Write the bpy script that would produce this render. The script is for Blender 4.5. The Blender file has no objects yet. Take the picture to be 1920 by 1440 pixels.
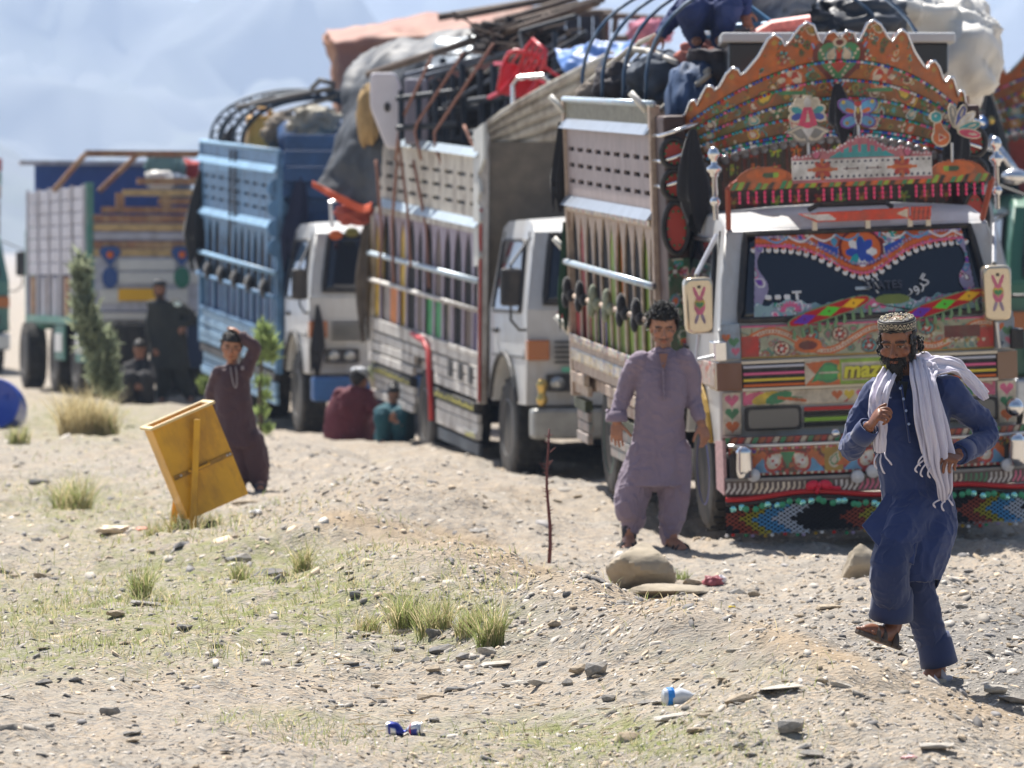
import bpy, bmesh, math, random
import numpy as np
from mathutils import Vector, Matrix, Euler
random.seed(7); RNG = np.random.default_rng(7)
PI = math.pi
SC = bpy.context.scene
COL = SC.collection
# ------------------------------------------------------------------ camera
FPX = 9000.0; CAMZ = 1.755; PITCH = math.atan(205.0/FPX)
cam_d = bpy.data.cameras.new('camera'); cam = bpy.data.objects.new('camera', cam_d); COL.objects.link(cam)
cam_d.sensor_width = 36.0; cam_d.lens = FPX/1920*36.0
cam_d.clip_start = 0.5; cam_d.clip_end = 60000
cam.location = (0, 0, CAMZ); cam.rotation_euler = (PI/2-PITCH, 0, 0)
cam_d.dof.use_dof = True; cam_d.dof.focus_distance = 21.6; cam_d.dof.aperture_fstop = 4.6
SC.camera = cam
# ------------------------------------------------------------------ sky and sun
SUN_EL = math.radians(59); SUN_AZ = math.radians(-24)      # azimuth from +Y, negative = to the left
w = bpy.data.worlds.new('World'); SC.world = w; w.use_nodes = True
nt = w.node_tree; bg = nt.nodes['Background']
sky = nt.nodes.new('ShaderNodeTexSky'); sky.sky_type = 'NISHITA'; sky.sun_disc = False
sky.sun_elevation = SUN_EL; sky.sun_rotation = SUN_AZ
sky.air_density = 1.0; sky.dust_density = 1.6; sky.ozone_density = 1.0
nt.links.new(sky.outputs[0], bg.inputs[0]); bg.inputs[1].default_value = 0.055
sd = bpy.data.lights.new('sun', 'SUN'); sd.energy = 5.0; sd.angle = math.radians(0.53); sd.color = (1.0, 0.955, 0.89)
so = bpy.data.objects.new('sun', sd); COL.objects.link(so)
sv = Vector((math.sin(SUN_AZ)*math.cos(SUN_EL), math.cos(SUN_AZ)*math.cos(SUN_EL), math.sin(SUN_EL)))
so.rotation_euler = sv.to_track_quat('Z', 'Y').to_euler(); so.location = (0, 0, 50)
SC.view_settings.view_transform = 'Standard'; SC.view_settings.look = 'None'
SC.view_settings.exposure = 0.97; SC.view_settings.gamma = 1.0
SC.view_settings.use_curve_mapping = False
SC.render.engine = 'CYCLES'
try:
    SC.cycles.use_denoising = True; SC.cycles.denoiser = 'OPENIMAGEDENOISE'
except Exception: pass
SC.cycles.max_bounces = 6; SC.cycles.diffuse_bounces = 3; SC.cycles.glossy_bounces = 3
SC.cycles.transmission_bounces = 4; SC.cycles.transparent_max_bounces = 8; SC.cycles.volume_bounces = 1
SC.cycles.sample_clamp_indirect = 6.0; SC.cycles.caustics_reflective = False; SC.cycles.caustics_refractive = False

def W(px, py, D):
    """pixel of the photograph (1920 x 1440) -> world point at distance y = D"""
    a = (px-960)/FPX; b = -(py-720)/FPX
    y = math.cos(PITCH)+math.sin(PITCH)*b; z = -math.sin(PITCH)+math.cos(PITCH)*b
    k = D/y
    return Vector((a*k, D, CAMZ+z*k))

# ------------------------------------------------------------------ numpy noise
_perm = RNG.permutation(4096)
def _h(i, j, k=0):
    i = np.asarray(i).astype(np.int64); j = np.asarray(j).astype(np.int64); k = np.asarray(k).astype(np.int64)
    return _perm[(_perm[(_perm[i & 4095]+j) & 4095]+k) & 4095]/4095.0
def vnoise(x, y, z=None):
    x = np.asarray(x, float); y = np.asarray(y, float)
    z = np.zeros_like(x) if z is None else np.asarray(z, float)
    xi, yi, zi = np.floor(x), np.floor(y), np.floor(z)
    fx, fy, fz = x-xi, y-yi, z-zi
    fx = fx*fx*(3-2*fx); fy = fy*fy*(3-2*fy); fz = fz*fz*(3-2*fz)
    def L(a, b, t): return a+(b-a)*t
    c = lambda dx, dy, dz: _h(xi+dx, yi+dy, zi+dz)
    return L(L(L(c(0,0,0), c(1,0,0), fx), L(c(0,1,0), c(1,1,0), fx), fy),
             L(L(c(0,0,1), c(1,0,1), fx), L(c(0,1,1), c(1,1,1), fx), fy), fz)*2-1
def fbm(x, y, z=None, o=4, g=0.5):
    s = 0; a = 1; f = 1
    for k in range(o):
        s = s+a*vnoise(np.asarray(x)*f+17.3*k, np.asarray(y)*f+9.1*k, None if z is None else np.asarray(z)*f+3.7*k); a *= g; f *= 2.03
    return s

# ------------------------------------------------------------------ materials
MATS = {}
def mat(name, color, rough=0.6, metal=0.0, var=0.0, vscale=8.0, bump=0.0, bscale=60.0, dirt=None, dscale=5.0, damt=0.5, coat=0.0, spec=0.5, sheen=0.0, emit=None, trans=0.0, sub=0.0):
    if name in MATS: return MATS[name]
    m = bpy.data.materials.new(name); m.use_nodes = True; MATS[name] = m
    t = m.node_tree; b = t.nodes['Principled BSDF']
    b.inputs['Base Color'].default_value = (*color, 1); b.inputs['Roughness'].default_value = rough
    b.inputs['Metallic'].default_value = metal
    b.inputs['Specular IOR Level'].default_value = spec
    if coat: b.inputs['Coat Weight'].default_value = coat; b.inputs['Coat Roughness'].default_value = 0.08
    if sheen: b.inputs['Sheen Weight'].default_value = sheen; b.inputs['Sheen Roughness'].default_value = 0.5
    if trans: b.inputs['Transmission Weight'].default_value = trans
    if sub:
        b.inputs['Subsurface Weight'].default_value = sub; b.inputs['Subsurface Radius'].default_value = (0.012, 0.004, 0.002)
    if emit:
        b.inputs['Emission Color'].default_value = (*color, 1); b.inputs['Emission Strength'].default_value = emit
    co = t.nodes.new('ShaderNodeTexCoord')
    src = None
    if var:
        n = t.nodes.new('ShaderNodeTexNoise'); n.inputs['Scale'].default_value = vscale; n.inputs['Detail'].default_value = 5
        t.links.new(co.outputs['Object'], n.inputs['Vector'])
        h = t.nodes.new('ShaderNodeHueSaturation'); h.inputs['Color'].default_value = (*color, 1)
        mr = t.nodes.new('ShaderNodeMapRange'); mr.inputs['From Min'].default_value = 0.3; mr.inputs['From Max'].default_value = 0.7
        mr.inputs['To Min'].default_value = 1-var; mr.inputs['To Max'].default_value = 1+var
        t.links.new(n.outputs['Fac'], mr.inputs['Value']); t.links.new(mr.outputs[0], h.inputs['Value'])
        src = h.outputs['Color']
    if dirt:
        n2 = t.nodes.new('ShaderNodeTexNoise'); n2.inputs['Scale'].default_value = dscale; n2.inputs['Detail'].default_value = 8; n2.inputs['Roughness'].default_value = 0.7
        mpg = t.nodes.new('ShaderNodeMapping'); mpg.inputs['Scale'].default_value = (1, 1, 0.35); t.links.new(co.outputs['Object'], mpg.inputs[0]); t.links.new(mpg.outputs[0], n2.inputs['Vector'])
        cr = t.nodes.new('ShaderNodeValToRGB'); cr.color_ramp.elements[0].position = 0.46; cr.color_ramp.elements[1].position = 0.68
        cr.color_ramp.elements[0].color = (0, 0, 0, 1); cr.color_ramp.elements[1].color = (damt, damt, damt, 1)
        t.links.new(n2.outputs['Fac'], cr.inputs['Fac'])
        mx = t.nodes.new('ShaderNodeMix'); mx.data_type = 'RGBA'
        t.links.new(cr.outputs[0], mx.inputs[0])
        if src: t.links.new(src, mx.inputs[6])
        else: mx.inputs[6].default_value = (*color, 1)
        mx.inputs[7].default_value = (*dirt, 1); src = mx.outputs[2]
    if src: t.links.new(src, b.inputs['Base Color'])
    if bump:
        n3 = t.nodes.new('ShaderNodeTexNoise'); n3.inputs['Scale'].default_value = bscale; n3.inputs['Detail'].default_value = 4
        t.links.new(co.outputs['Object'], n3.inputs['Vector'])
        bp = t.nodes.new('ShaderNodeBump'); bp.inputs['Strength'].default_value = bump; bp.inputs['Distance'].default_value = 0.01
        t.links.new(n3.outputs['Fac'], bp.inputs['Height']); t.links.new(bp.outputs[0], b.inputs['Normal'])
    return m
def mat_vcol(name, rough=0.5, coat=0.0, grime=0.0, var=0.12, bump=0.0, bscale=300.0, spec=0.5, metal=0.0):
    if name in MATS: return MATS[name]
    m = bpy.data.materials.new(name); m.use_nodes = True; MATS[name] = m
    t = m.node_tree; b = t.nodes['Principled BSDF']; b.inputs['Roughness'].default_value = rough
    b.inputs['Specular IOR Level'].default_value = spec; b.inputs['Metallic'].default_value = metal
    if coat: b.inputs['Coat Weight'].default_value = coat; b.inputs['Coat Roughness'].default_value = 0.1
    a = t.nodes.new('ShaderNodeAttribute'); a.attribute_name = 'Col'
    co = t.nodes.new('ShaderNodeTexCoord'); n = t.nodes.new('ShaderNodeTexNoise'); n.inputs['Scale'].default_value = 14; n.inputs['Detail'].default_value = 6
    t.links.new(co.outputs['Object'], n.inputs['Vector'])
    h = t.nodes.new('ShaderNodeHueSaturation'); mr = t.nodes.new('ShaderNodeMapRange')
    mr.inputs['From Min'].default_value = 0.3; mr.inputs['From Max'].default_value = 0.7; mr.inputs['To Min'].default_value = 1-var; mr.inputs['To Max'].default_value = 1+var*0.6
    t.links.new(n.outputs['Fac'], mr.inputs['Value']); t.links.new(mr.outputs[0], h.inputs['Value'])
    t.links.new(a.outputs['Color'], h.inputs['Color'])
    if grime:
        n2 = t.nodes.new('ShaderNodeTexNoise'); n2.inputs['Scale'].default_value = 9; n2.inputs['Detail'].default_value = 9; n2.inputs['Roughness'].default_value = 0.75
        t.links.new(co.outputs['Object'], n2.inputs['Vector']); cr = t.nodes.new('ShaderNodeValToRGB'); cr.color_ramp.elements[0].position = 0.42; cr.color_ramp.elements[1].position = 0.7
        cr.color_ramp.elements[0].color = (0.12*grime,)*3+(1,); cr.color_ramp.elements[1].color = (grime,)*3+(1,); t.links.new(n2.outputs['Fac'], cr.inputs['Fac'])
        mx = t.nodes.new('ShaderNodeMix'); mx.data_type = 'RGBA'; t.links.new(cr.outputs[0], mx.inputs[0]); t.links.new(h.outputs['Color'], mx.inputs[6]); mx.inputs[7].default_value = (0.15, 0.115, 0.08, 1); t.links.new(mx.outputs[2], b.inputs['Base Color'])
    else: t.links.new(h.outputs['Color'], b.inputs['Base Color'])
    if bump:
        n3 = t.nodes.new('ShaderNodeTexNoise'); n3.inputs['Scale'].default_value = bscale; n3.inputs['Detail'].default_value = 5
        t.links.new(co.outputs['Object'], n3.inputs['Vector'])
        bp = t.nodes.new('ShaderNodeBump'); bp.inputs['Strength'].default_value = bump; bp.inputs['Distance'].default_value = 0.005
        t.links.new(n3.outputs['Fac'], bp.inputs['Height']); t.links.new(bp.outputs[0], b.inputs['Normal'])
    return m
def srgb(r, g, b):
    f = lambda c: (c/255/12.92) if c/255 <= 0.04045 else ((c/255+0.055)/1.055)**2.4
    return (f(r), f(g), f(b))

# ------------------------------------------------------------------ objects
def link(name, data, parent=None):
    o = bpy.data.objects.new(name, data); COL.objects.link(o)
    if parent is not None: o.parent = parent
    return o
def tag(o, label=None, cat=None, group=None, kind=None):
    if label: o['label'] = label
    if cat: o['category'] = cat
    if group: o['group'] = group
    if kind: o['kind'] = kind
    return o
def thing(name, label, cat, loc=(0, 0, 0), rot=(0, 0, 0), group=None, scale=1.0):
    o = link(name, None); o.location = loc; o.rotation_euler = rot; o.empty_display_size = 0.1; o.scale = (scale,)*3
    return tag(o, label, cat, group)
def copy_tree(o, parent=None):
    c = o.copy(); COL.objects.link(c)
    if parent is not None: c.parent = parent
    for ch in list(o.children): copy_tree(ch, c)
    return c

class MB:
    """collects simple shapes; build() links them as ONE mesh object"""
    def __init__(s): s.v = []; s.f = []; s.m = []; s.mats = []; s.cur = 0
    def use(s, m):
        if m not in s.mats: s.mats.append(m)
        s.cur = s.mats.index(m); return s
    def add(s, vs, fs):
        n = len(s.v); s.v += [tuple(v) for v in vs]
        for f in fs: s.f.append(tuple(i+n for i in f)); s.m.append(s.cur)
        return s
    def box(s, c, d, R=None, taper=1.0):
        hx, hy, hz = d[0]/2, d[1]/2, d[2]/2
        P = [Vector((sx*hx*(taper if sz > 0 else 1), sy*hy*(taper if sz > 0 else 1), sz*hz)) for sz in (-1, 1) for sy in (-1, 1) for sx in (-1, 1)]
        if R is not None: P = [R @ p for p in P]
        c = Vector(c)
        return s.add([p+c for p in P], [(0,2,3,1), (4,5,7,6), (0,1,5,4), (2,6,7,3), (0,4,6,2), (1,3,7,5)])
    def lohi(s, lo, hi): return s.box([(a+b)/2 for a, b in zip(lo, hi)], [abs(b-a) for a, b in zip(lo, hi)])
    def bar(s, p, q, wx, wy, up=(0, 0, 1)):
        p, q = Vector(p), Vector(q); d = q-p; L = d.length
        if L < 1e-6: return s
        z = d/L; u = Vector(up)
        if abs(z.dot(u)) > 0.95: u = Vector((1, 0, 0)) if abs(z.x) < 0.9 else Vector((0, 1, 0))
        x = u.cross(z).normalized(); y = z.cross(x)
        return s.box((p+q)/2, (wx, wy, L), Matrix((x, y, z)).transposed())
    def tube(s, pts, r, n=8, closed=False, caps=True, flat=1.0):
        pts = [Vector(p) for p in pts]; N = len(pts)
        rs = r if isinstance(r, (list, tuple, np.ndarray)) else [r]*N
        T = []
        for i in range(N):
            a = pts[(i-1) % N] if closed or i > 0 else pts[i]
            b = pts[(i+1) % N] if closed or i < N-1 else pts[i]
            t = b-a; T.append(t.normalized() if t.length > 1e-9 else Vector((0, 0, 1)))
        u = Vector((0, 0, 1)) if abs(T[0].z) < 0.9 else Vector((1, 0, 0))
        X = (u-T[0]*u.dot(T[0])).normalized(); vs = []
        for i in range(N):
            X = X-T[i]*X.dot(T[i])
            X = X.normalized() if X.length > 1e-6 else Vector((1, 0, 0))
            Y = T[i].cross(X)
            for k in range(n):
                a = 2*PI*k/n
                vs.append(pts[i]+(X*math.cos(a)*flat+Y*math.sin(a))*rs[i])
        fs = []
        for i in range(N if closed else N-1):
            j = (i+1) % N
            for k in range(n):
                k2 = (k+1) % n; fs.append((i*n+k, i*n+k2, j*n+k2, j*n+k))
        if caps and not closed: fs += [tuple(range(n))[::-1], tuple((N-1)*n+k for k in range(n))]
        return s.add(vs, fs)
    def ell(s, c, r, R=None, nu=12, nv=8):
        c = Vector(c); r = (r,)*3 if not isinstance(r, (tuple, list, Vector)) else r
        vs = [Vector((0, 0, -r[2]))]
        for j in range(1, nv):
            a = -PI/2+PI*j/nv
            for i in range(nu):
                b = 2*PI*i/nu; vs.append(Vector((r[0]*math.cos(a)*math.cos(b), r[1]*math.cos(a)*math.sin(b), r[2]*math.sin(a))))
        vs.append(Vector((0, 0, r[2]))); top = len(vs)-1
        fs = [(0, 1+(i+1) % nu, 1+i) for i in range(nu)]
        for j in range(nv-2):
            for i in range(nu):
                a = 1+j*nu; i2 = (i+1) % nu; fs.append((a+i, a+i2, a+nu+i2, a+nu+i))
        a = 1+(nv-2)*nu
        fs += [(a+i, a+(i+1) % nu, top) for i in range(nu)]
        if R is not None: vs = [R @ v for v in vs]
        return s.add([v+c for v in vs], fs)
    def lathe(s, prof, c=(0, 0, 0), R=None, n=20):
        """prof: list of (radius, height) revolved round local Z"""
        c = Vector(c); vs = []; N = len(prof)
        for r, h in prof:
            for k in range(n):
                a = 2*PI*k/n; v = Vector((r*math.cos(a), r*math.sin(a), h)); vs.append((R @ v if R is not None else v)+c)
        fs = []
        for i in range(N-1):
            for k in range(n):
                k2 = (k+1) % n; fs.append((i*n+k, i*n+k2, (i+1)*n+k2, (i+1)*n+k))
        fs += [tuple(range(n))[::-1], tuple((N-1)*n+k for k in range(n))]
        return s.add(vs, fs)
    def prism(s, poly, o, ex, ey, t):
        """polygon (u,v) in the plane o + u*ex + v*ey, thickness t along ex x ey"""
        o, ex, ey = Vector(o), Vector(ex), Vector(ey); nz = ex.cross(ey).normalized()*t; n = len(poly)
        a = sum(poly[i][0]*poly[(i+1) % n][1]-poly[(i+1) % n][0]*poly[i][1] for i in range(n))
        if a < 0: poly = poly[::-1]
        vs = [o+ex*u+ey*v for u, v in poly]+[o+ex*u+ey*v+nz for u, v in poly]
        fs = [tuple(range(n))[::-1], tuple(range(n, 2*n))]+[(i, (i+1) % n, n+(i+1) % n, n+i) for i in range(n)]
        return s.add(vs, fs)
    def mesh(s, name):
        me = bpy.data.meshes.new(name); me.from_pydata(s.v, [], s.f)
        for m in s.mats: me.materials.append(m)
        if len(s.mats) > 1: me.polygons.foreach_set('material_index', s.m)
        me.update(); return me
    def build(s, name, m=None, parent=None, smooth=False, bevel=0.0, seg=2, auto=None):
        if m is not None and not s.mats: s.mats = [m]
        me = s.mesh(name); o = link(name, me, parent)
        if bevel:
            b = o.modifiers.new('bevel', 'BEVEL'); b.width = bevel; b.segments = seg; b.limit_method = 'ANGLE'; b.angle_limit = math.radians(35)
        if smooth: shade(me, auto)
        return o
def shade(me, auto=None):
    me.polygons.foreach_set('use_smooth', [True]*len(me.polygons))
    if auto is not None:
        try: me.set_sharp_from_angle(angle=math.radians(auto))
        except Exception: pass
def np_mesh(name, V, F, mats=(), col=None, smooth=False, mi=None):
    """V (n,3), F (m,k) arrays; col (n,3) vertex colours"""
    V = np.asarray(V, np.float32); F = np.asarray(F, np.int32); k = F.shape[1]
    me = bpy.data.meshes.new(name)
    me.vertices.add(len(V)); me.vertices.foreach_set('co', V.ravel())
    me.loops.add(F.size); me.loops.foreach_set('vertex_index', F.ravel())
    me.polygons.add(len(F)); me.polygons.foreach_set('loop_start', np.arange(0, F.size, k, dtype=np.int32))
    if smooth: me.polygons.foreach_set('use_smooth', np.ones(len(F), bool))
    for m in mats: me.materials.append(m)
    if mi is not None: me.polygons.foreach_set('material_index', np.asarray(mi, np.int32))
    if col is not None:
        a = me.color_attributes.new('Col', 'FLOAT_COLOR', 'POINT')
        a.data.foreach_set('color', np.concatenate([np.asarray(col, np.float32), np.ones((len(V), 1), np.float32)], 1).ravel())
    me.update(calc_edges=True); me.validate(); return me
def resample(pts, n):
    P = np.array([list(p) for p in pts], float); d = np.r_[0, np.cumsum(np.linalg.norm(np.diff(P, axis=0), axis=1))]
    t = np.linspace(0, d[-1], n); return np.stack([np.interp(t, d, P[:, k]) for k in range(P.shape[1])], 1)
def spline(pts, n):
    """Catmull-Rom through pts"""
    P = np.array([list(p) for p in pts], float); P = np.vstack([2*P[0]-P[1], P, 2*P[-1]-P[-2]]); out = []
    m = len(P)-3
    for t in np.linspace(0, m, n):
        i = min(int(t), m-1); u = t-i; a, b, c, d = P[i:i+4]
        out.append(0.5*((2*b)+(c-a)*u+(2*a-5*b+4*c-d)*u*u+(3*b-a-3*c+d)*u**3))
    return np.array(out)
# ================================================================== GROUND
CTRL = [ # (px, py, distance)
 # crest of the front berm
 (2060,1392,18.4),(1920,1345,18.9),(1700,1268,19.4),(1500,1190,20.2),(1300,1130,21.4),(1080,1085,23.0),(900,1012,25.5),(640,957,28.5),
 # ridge along the lorries
 (560,832,42),(760,868,37),(960,930,33.5),(1150,990,31.6),
 # trough behind it
 (1920,1330,20.9),(1765,1284,21.5),(1560,1216,23.2),(1400,1140,25.6),(1250,1106,26.6),(1040,1058,28.2),(860,985,31),
 # slope and yard in front of the first lorry
 (1900,1195,23.4),(1900,1090,26.6),(1640,1075,27.5),(1800,1040,30),(1350,1014,31.5),(1840,1000,31.9),(1180,1022,30.4),(1262,1034,30.2),
 (1200,1090,27),(1900,985,34),(1155,935,35.4),(1600,940,36),
 # ridge along the lorries
 (640,905,34),(800,925,31.5),
 # wheels of the lorries
 (785,858,46),(985,905,43.5),(1200,903,43.8),(590,818,54),(505,795,57.6),(760,812,55),(230,748,67),(80,752,66),(420,745,67.5),
 # left side and foreground
 (350,1012,30),(455,922,36),(488,922,36),(470,955,33.5),(520,950,33.5),(420,965,33),(120,905,38),(60,815,50),(120,1010,30.2),(500,1060,27),(200,1200,23),(700,1210,22.6),(850,1190,22.8),
 (960,1440,17.1),(100,1440,17.1),(1600,1440,17.3),(1300,1300,19.6),(1000,1250,21.2),(400,1330,19.4),(1900,1440,17.4),
 (1150,1150,21.5),(1500,1260,19.2),(1750,1330,18.5)]
_P = np.array([list(W(*c)) for c in CTRL])
for k_, c in enumerate(CTRL[:12]):
    q = W(*c); _P = np.vstack([_P, (q.x+0.2, q.y+(0.9 if k_ < 8 else 1.3), q.z-(0.34 if k_ < 8 else 0.24)), (q.x-0.1, q.y-0.4, q.z-0.015)])
for q in [(-14,20,0),(14,20,.1),(-18,45,0),(18,45,.15),(-14,75,0),(0,85,0),(14,75,.1),(0,10,0),(-8,10,0),(8,10,0),(9,30,.12),(9,22,.1),(-8,30,0.05)]: _P = np.vstack([_P, q])
def _k(r2): return np.where(r2 > 1e-12, 0.5*r2*np.log(r2+1e-12), 0.0)
_S = np.array([1.0, 0.55])     # ridges run mostly in depth direction
def _fit():
    X = _P[:, :2]*_S; n = len(X)
    K = _k(((X[:, None]-X[None])**2).sum(-1))+np.eye(n)*0.006
    Q = np.c_[np.ones(n), X]; A = np.block([[K, Q], [Q.T, np.zeros((3, 3))]])
    return X, np.linalg.solve(A, np.r_[_P[:, 2], 0, 0, 0])
_TX, _TW = _fit()
def smooth01(a, b, x): t = np.clip((x-a)/(b-a), 0, 1); return t*t*(3-2*t)
def ground_z(x, y, detail=True):
    x = np.atleast_1d(np.asarray(x, float)); y = np.atleast_1d(np.asarray(y, float)); z = np.empty_like(x)
    for i in range(0, len(x), 20000):
        q = np.c_[x[i:i+20000], y[i:i+20000]]*_S
        z[i:i+20000] = _k(((q[:, None]-_TX[None])**2).sum(-1)) @ _TW[:-3]+np.c_[np.ones(len(q)), q] @ _TW[-3:]
    f = (1-smooth01(9, 14, np.abs(x)))*(1-smooth01(70, 84, y))*smooth01(9, 14, y)
    z = np.clip(z, -0.5, 0.6)*f
    if detail:
        near = (1-smooth01(60, 90, y))*(1-0.9*sum(np.exp(-((x-q.x)**2+((y-q.y)*0.6)**2)/0.3**2) for q in FEET))
        z = z+(0.035*fbm(x*0.9, y*0.7, o=3)+0.030*fbm(x*2.6+3, y*2.6, o=3)+0.03*(0.5-np.abs(vnoise(x*2.1+0.8*y, y*1.1-0.5*x)))*(np.abs(x) < 9)+0.016*fbm(x*6, y*6, o=3))*near+0.012*fbm(x*15+5, y*15, o=3)*(1-smooth01(32, 48, y))
    z = z+smooth01(150, 2500, y)*12
    return z
FEET = [W(*c) for c in ((1180,1022,30.4),(1262,1034,30.2),(455,922,36),(488,922,36),(1765,1284,21.5),(1350,1014,31.5),(985,905,43.5),(350,1010,30),(660,835,51.5),(745,830,50.2))]
def gz(x, y): return float(ground_z([x], [y])[0])
def gpt(px, D):
    """point on the ground under pixel column px at distance D"""
    x = (px-960)/FPX*D; return Vector((x, D, gz(x, D)))
def ground_mesh():
    ys = np.r_[np.linspace(-60, 13, 20), 13.3*np.exp(np.linspace(0, math.log(75/13.3), 760)), 76*np.exp(np.linspace(0.01, math.log(6500/76), 110))]
    u = np.r_[-np.exp(np.linspace(math.log(3.0), math.log(0.145), 40)), np.linspace(-0.143, 0.143, 430), np.exp(np.linspace(math.log(0.145), math.log(3.0), 40))]
    Y, U = np.meshgrid(ys, u, indexing='ij'); X = U*np.maximum(np.abs(Y), 13.0)
    X = X.ravel(); Y = Y.ravel(); Z = ground_z(X, Y)
    n, m = len(ys), len(u); i = np.arange(n*m).reshape(n, m)
    F = np.stack([i[:-1, :-1], i[:-1, 1:], i[1:, 1:], i[1:, :-1]], -1).reshape(-1, 4)
    return np.c_[X, Y, Z], F
def ground_material():
    m = bpy.data.materials.new('dry_earth'); m.use_nodes = True; t = m.node_tree; b = t.nodes['Principled BSDF']
    N = t.nodes.new; Lk = t.links.new
    co = N('ShaderNodeTexCoord'); V = co.outputs['Object']
    def noise(s, d=6, r=0.6):
        n = N('ShaderNodeTexNoise'); n.inputs['Scale'].default_value = s; n.inputs['Detail'].default_value = d; n.inputs['Roughness'].default_value = r
        Lk(V, n.inputs['Vector']); return n.outputs['Fac']
    def ramp(src, p0, p1, c0=(0,0,0), c1=(1,1,1)):
        r = N('ShaderNodeValToRGB'); e = r.color_ramp.elements; e[0].position = p0; e[1].position = p1; e[0].color = (*c0, 1); e[1].color = (*c1, 1)
        Lk(src, r.inputs[0]); return r.outputs[0]
    def mix(f, a, c, mode='MIX'):
        x = N('ShaderNodeMix'); x.data_type = 'RGBA'; x.blend_type = mode
        for s, k in ((f, 0), (a, 6), (c, 7)):
            if isinstance(s, tuple): x.inputs[k].default_value = (*s, 1)
            elif isinstance(s, float): x.inputs[k].default_value = s
            else: Lk(s, x.inputs[k])
        return x.outputs[2]
    base = mix(ramp(noise(0.55), 0.38, 0.62), (0.425, 0.35, 0.268), (0.37, 0.34, 0.295))
    base = mix(ramp(noise(3.0), 0.4, 0.7), base, (0.455, 0.37, 0.278))
    base = mix(ramp(noise(14, 8, 0.75), 0.45, 0.72), base, (0.225, 0.2, 0.175))
    vo = N('ShaderNodeTexVoronoi'); vo.inputs['Scale'].default_value = 38; vo.inputs['Randomness'].default_value = 1
    mp = N('ShaderNodeMapping'); mp.inputs['Rotation'].default_value = (0, 0, 0.6); mp.inputs['Scale'].default_value = (1, 1.7, 1)
    Lk(V, mp.inputs[0]); Lk(mp.outputs[0], vo.inputs['Vector'])
    sp = N('ShaderNodeSeparateColor'); Lk(vo.outputs['Color'], sp.inputs[0])
    base = mix(mix(1.0, ramp(sp.outputs[0], 0.55, 0.6), ramp(vo.outputs['Distance'], 0.35, 0.25, (0,0,0), (1,1,1)), 'MULTIPLY'), base, mix(sp.outputs[1], (0.43, 0.385, 0.32), (0.21, 0.2, 0.19)))
    # sparse green film where grass grows
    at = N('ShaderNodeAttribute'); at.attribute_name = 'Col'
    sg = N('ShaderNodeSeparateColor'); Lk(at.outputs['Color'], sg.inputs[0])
    g = N('ShaderNodeMath'); g.operation = 'MULTIPLY'; Lk(sg.outputs[1], g.inputs[0]); Lk(ramp(noise(9, 6, 0.7), 0.4, 0.62), g.inputs[1])
    base = mix(g.outputs[0], base, (0.235, 0.245, 0.10))
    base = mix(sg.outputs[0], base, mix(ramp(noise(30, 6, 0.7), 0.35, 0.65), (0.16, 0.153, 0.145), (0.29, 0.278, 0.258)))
    base = mix(sg.outputs[2], base, mix(ramp(noise(7, 6, 0.65), 0.35, 0.7), (0.42, 0.315, 0.205), (0.34, 0.265, 0.185)))
    Lk(base, b.inputs['Base Color']); b.inputs['Roughness'].default_value = 0.95; b.inputs['Specular IOR Level'].default_value = 0.15
    a = N('ShaderNodeMath'); a.operation = 'ADD'; Lk(noise(22, 9, 0.75), a.inputs[0]); 
    sc = N('ShaderNodeMath'); sc.operation = 'MULTIPLY'; sc.inputs[1].default_value = 0.6; Lk(vo.outputs['Distance'], sc.inputs[0]); Lk(sc.outputs[0], a.inputs[1])
    bp = N('ShaderNodeBump'); bp.inputs['Strength'].default_value = 0.8; bp.inputs['Distance'].default_value = 0.02
    Lk(a.outputs[0], bp.inputs['Height']); Lk(bp.outputs[0], b.inputs['Normal'])
    return m
def proj(x, y, z):
    """world -> photograph pixels"""
    dz = z-CAMZ; f = y*math.cos(PITCH)-dz*math.sin(PITCH); up = y*math.sin(PITCH)+dz*math.cos(PITCH)
    return 960+FPX*x/f, 720-FPX*up/f
def grassy(x, y, z):
    px, py = proj(x, np.maximum(y, 5), z)
    def blob(cx, cy, rx, ry): return np.exp(-(((px-cx)/rx)**2+((py-cy)/ry)**2))
    g = blob(180, 1165, 420, 75)+blob(560, 1130, 260, 70)+blob(840, 1165, 160, 55)+blob(400, 1040, 240, 50)*0.9+blob(140, 950, 160, 50)*0.8
    g = g+blob(1120, 1385, 270, 45)*1.3+blob(560, 1345, 130, 18)*0.8+blob(150, 790, 180, 40)*0.9+blob(1400, 1260, 180, 40)*0.3+blob(1300, 1215, 150, 25)*.3+blob(60, 1240, 200, 30)*.7
    return np.clip(g, 0, 1)*((y > 10) & (y < 70))
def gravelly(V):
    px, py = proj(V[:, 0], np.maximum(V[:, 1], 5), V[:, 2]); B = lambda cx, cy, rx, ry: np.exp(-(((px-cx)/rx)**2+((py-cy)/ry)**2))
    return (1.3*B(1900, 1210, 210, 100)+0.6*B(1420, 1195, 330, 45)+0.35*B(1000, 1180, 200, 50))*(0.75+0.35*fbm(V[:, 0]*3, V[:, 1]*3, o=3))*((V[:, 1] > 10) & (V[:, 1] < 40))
def crest_soil(V):
    px, py = proj(V[:, 0], np.maximum(V[:, 1], 5), V[:, 2]); L = sorted([(c[0], c[1]) for c in CTRL[:8]]); cy = np.interp(px, [l[0] for l in L], [l[1] for l in L]); d = py-cy-8
    return np.exp(-(d/np.where(d > 0, 42, 12))**2)*np.clip(0.75+0.5*fbm(V[:, 0]*2, V[:, 1]*2, o=3), 0, 1)*(px > 600)*((V[:, 1] > 10) & (V[:, 1] < 40))
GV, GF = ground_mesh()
gg = grassy(GV[:, 0], GV[:, 1], GV[:, 2])
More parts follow.
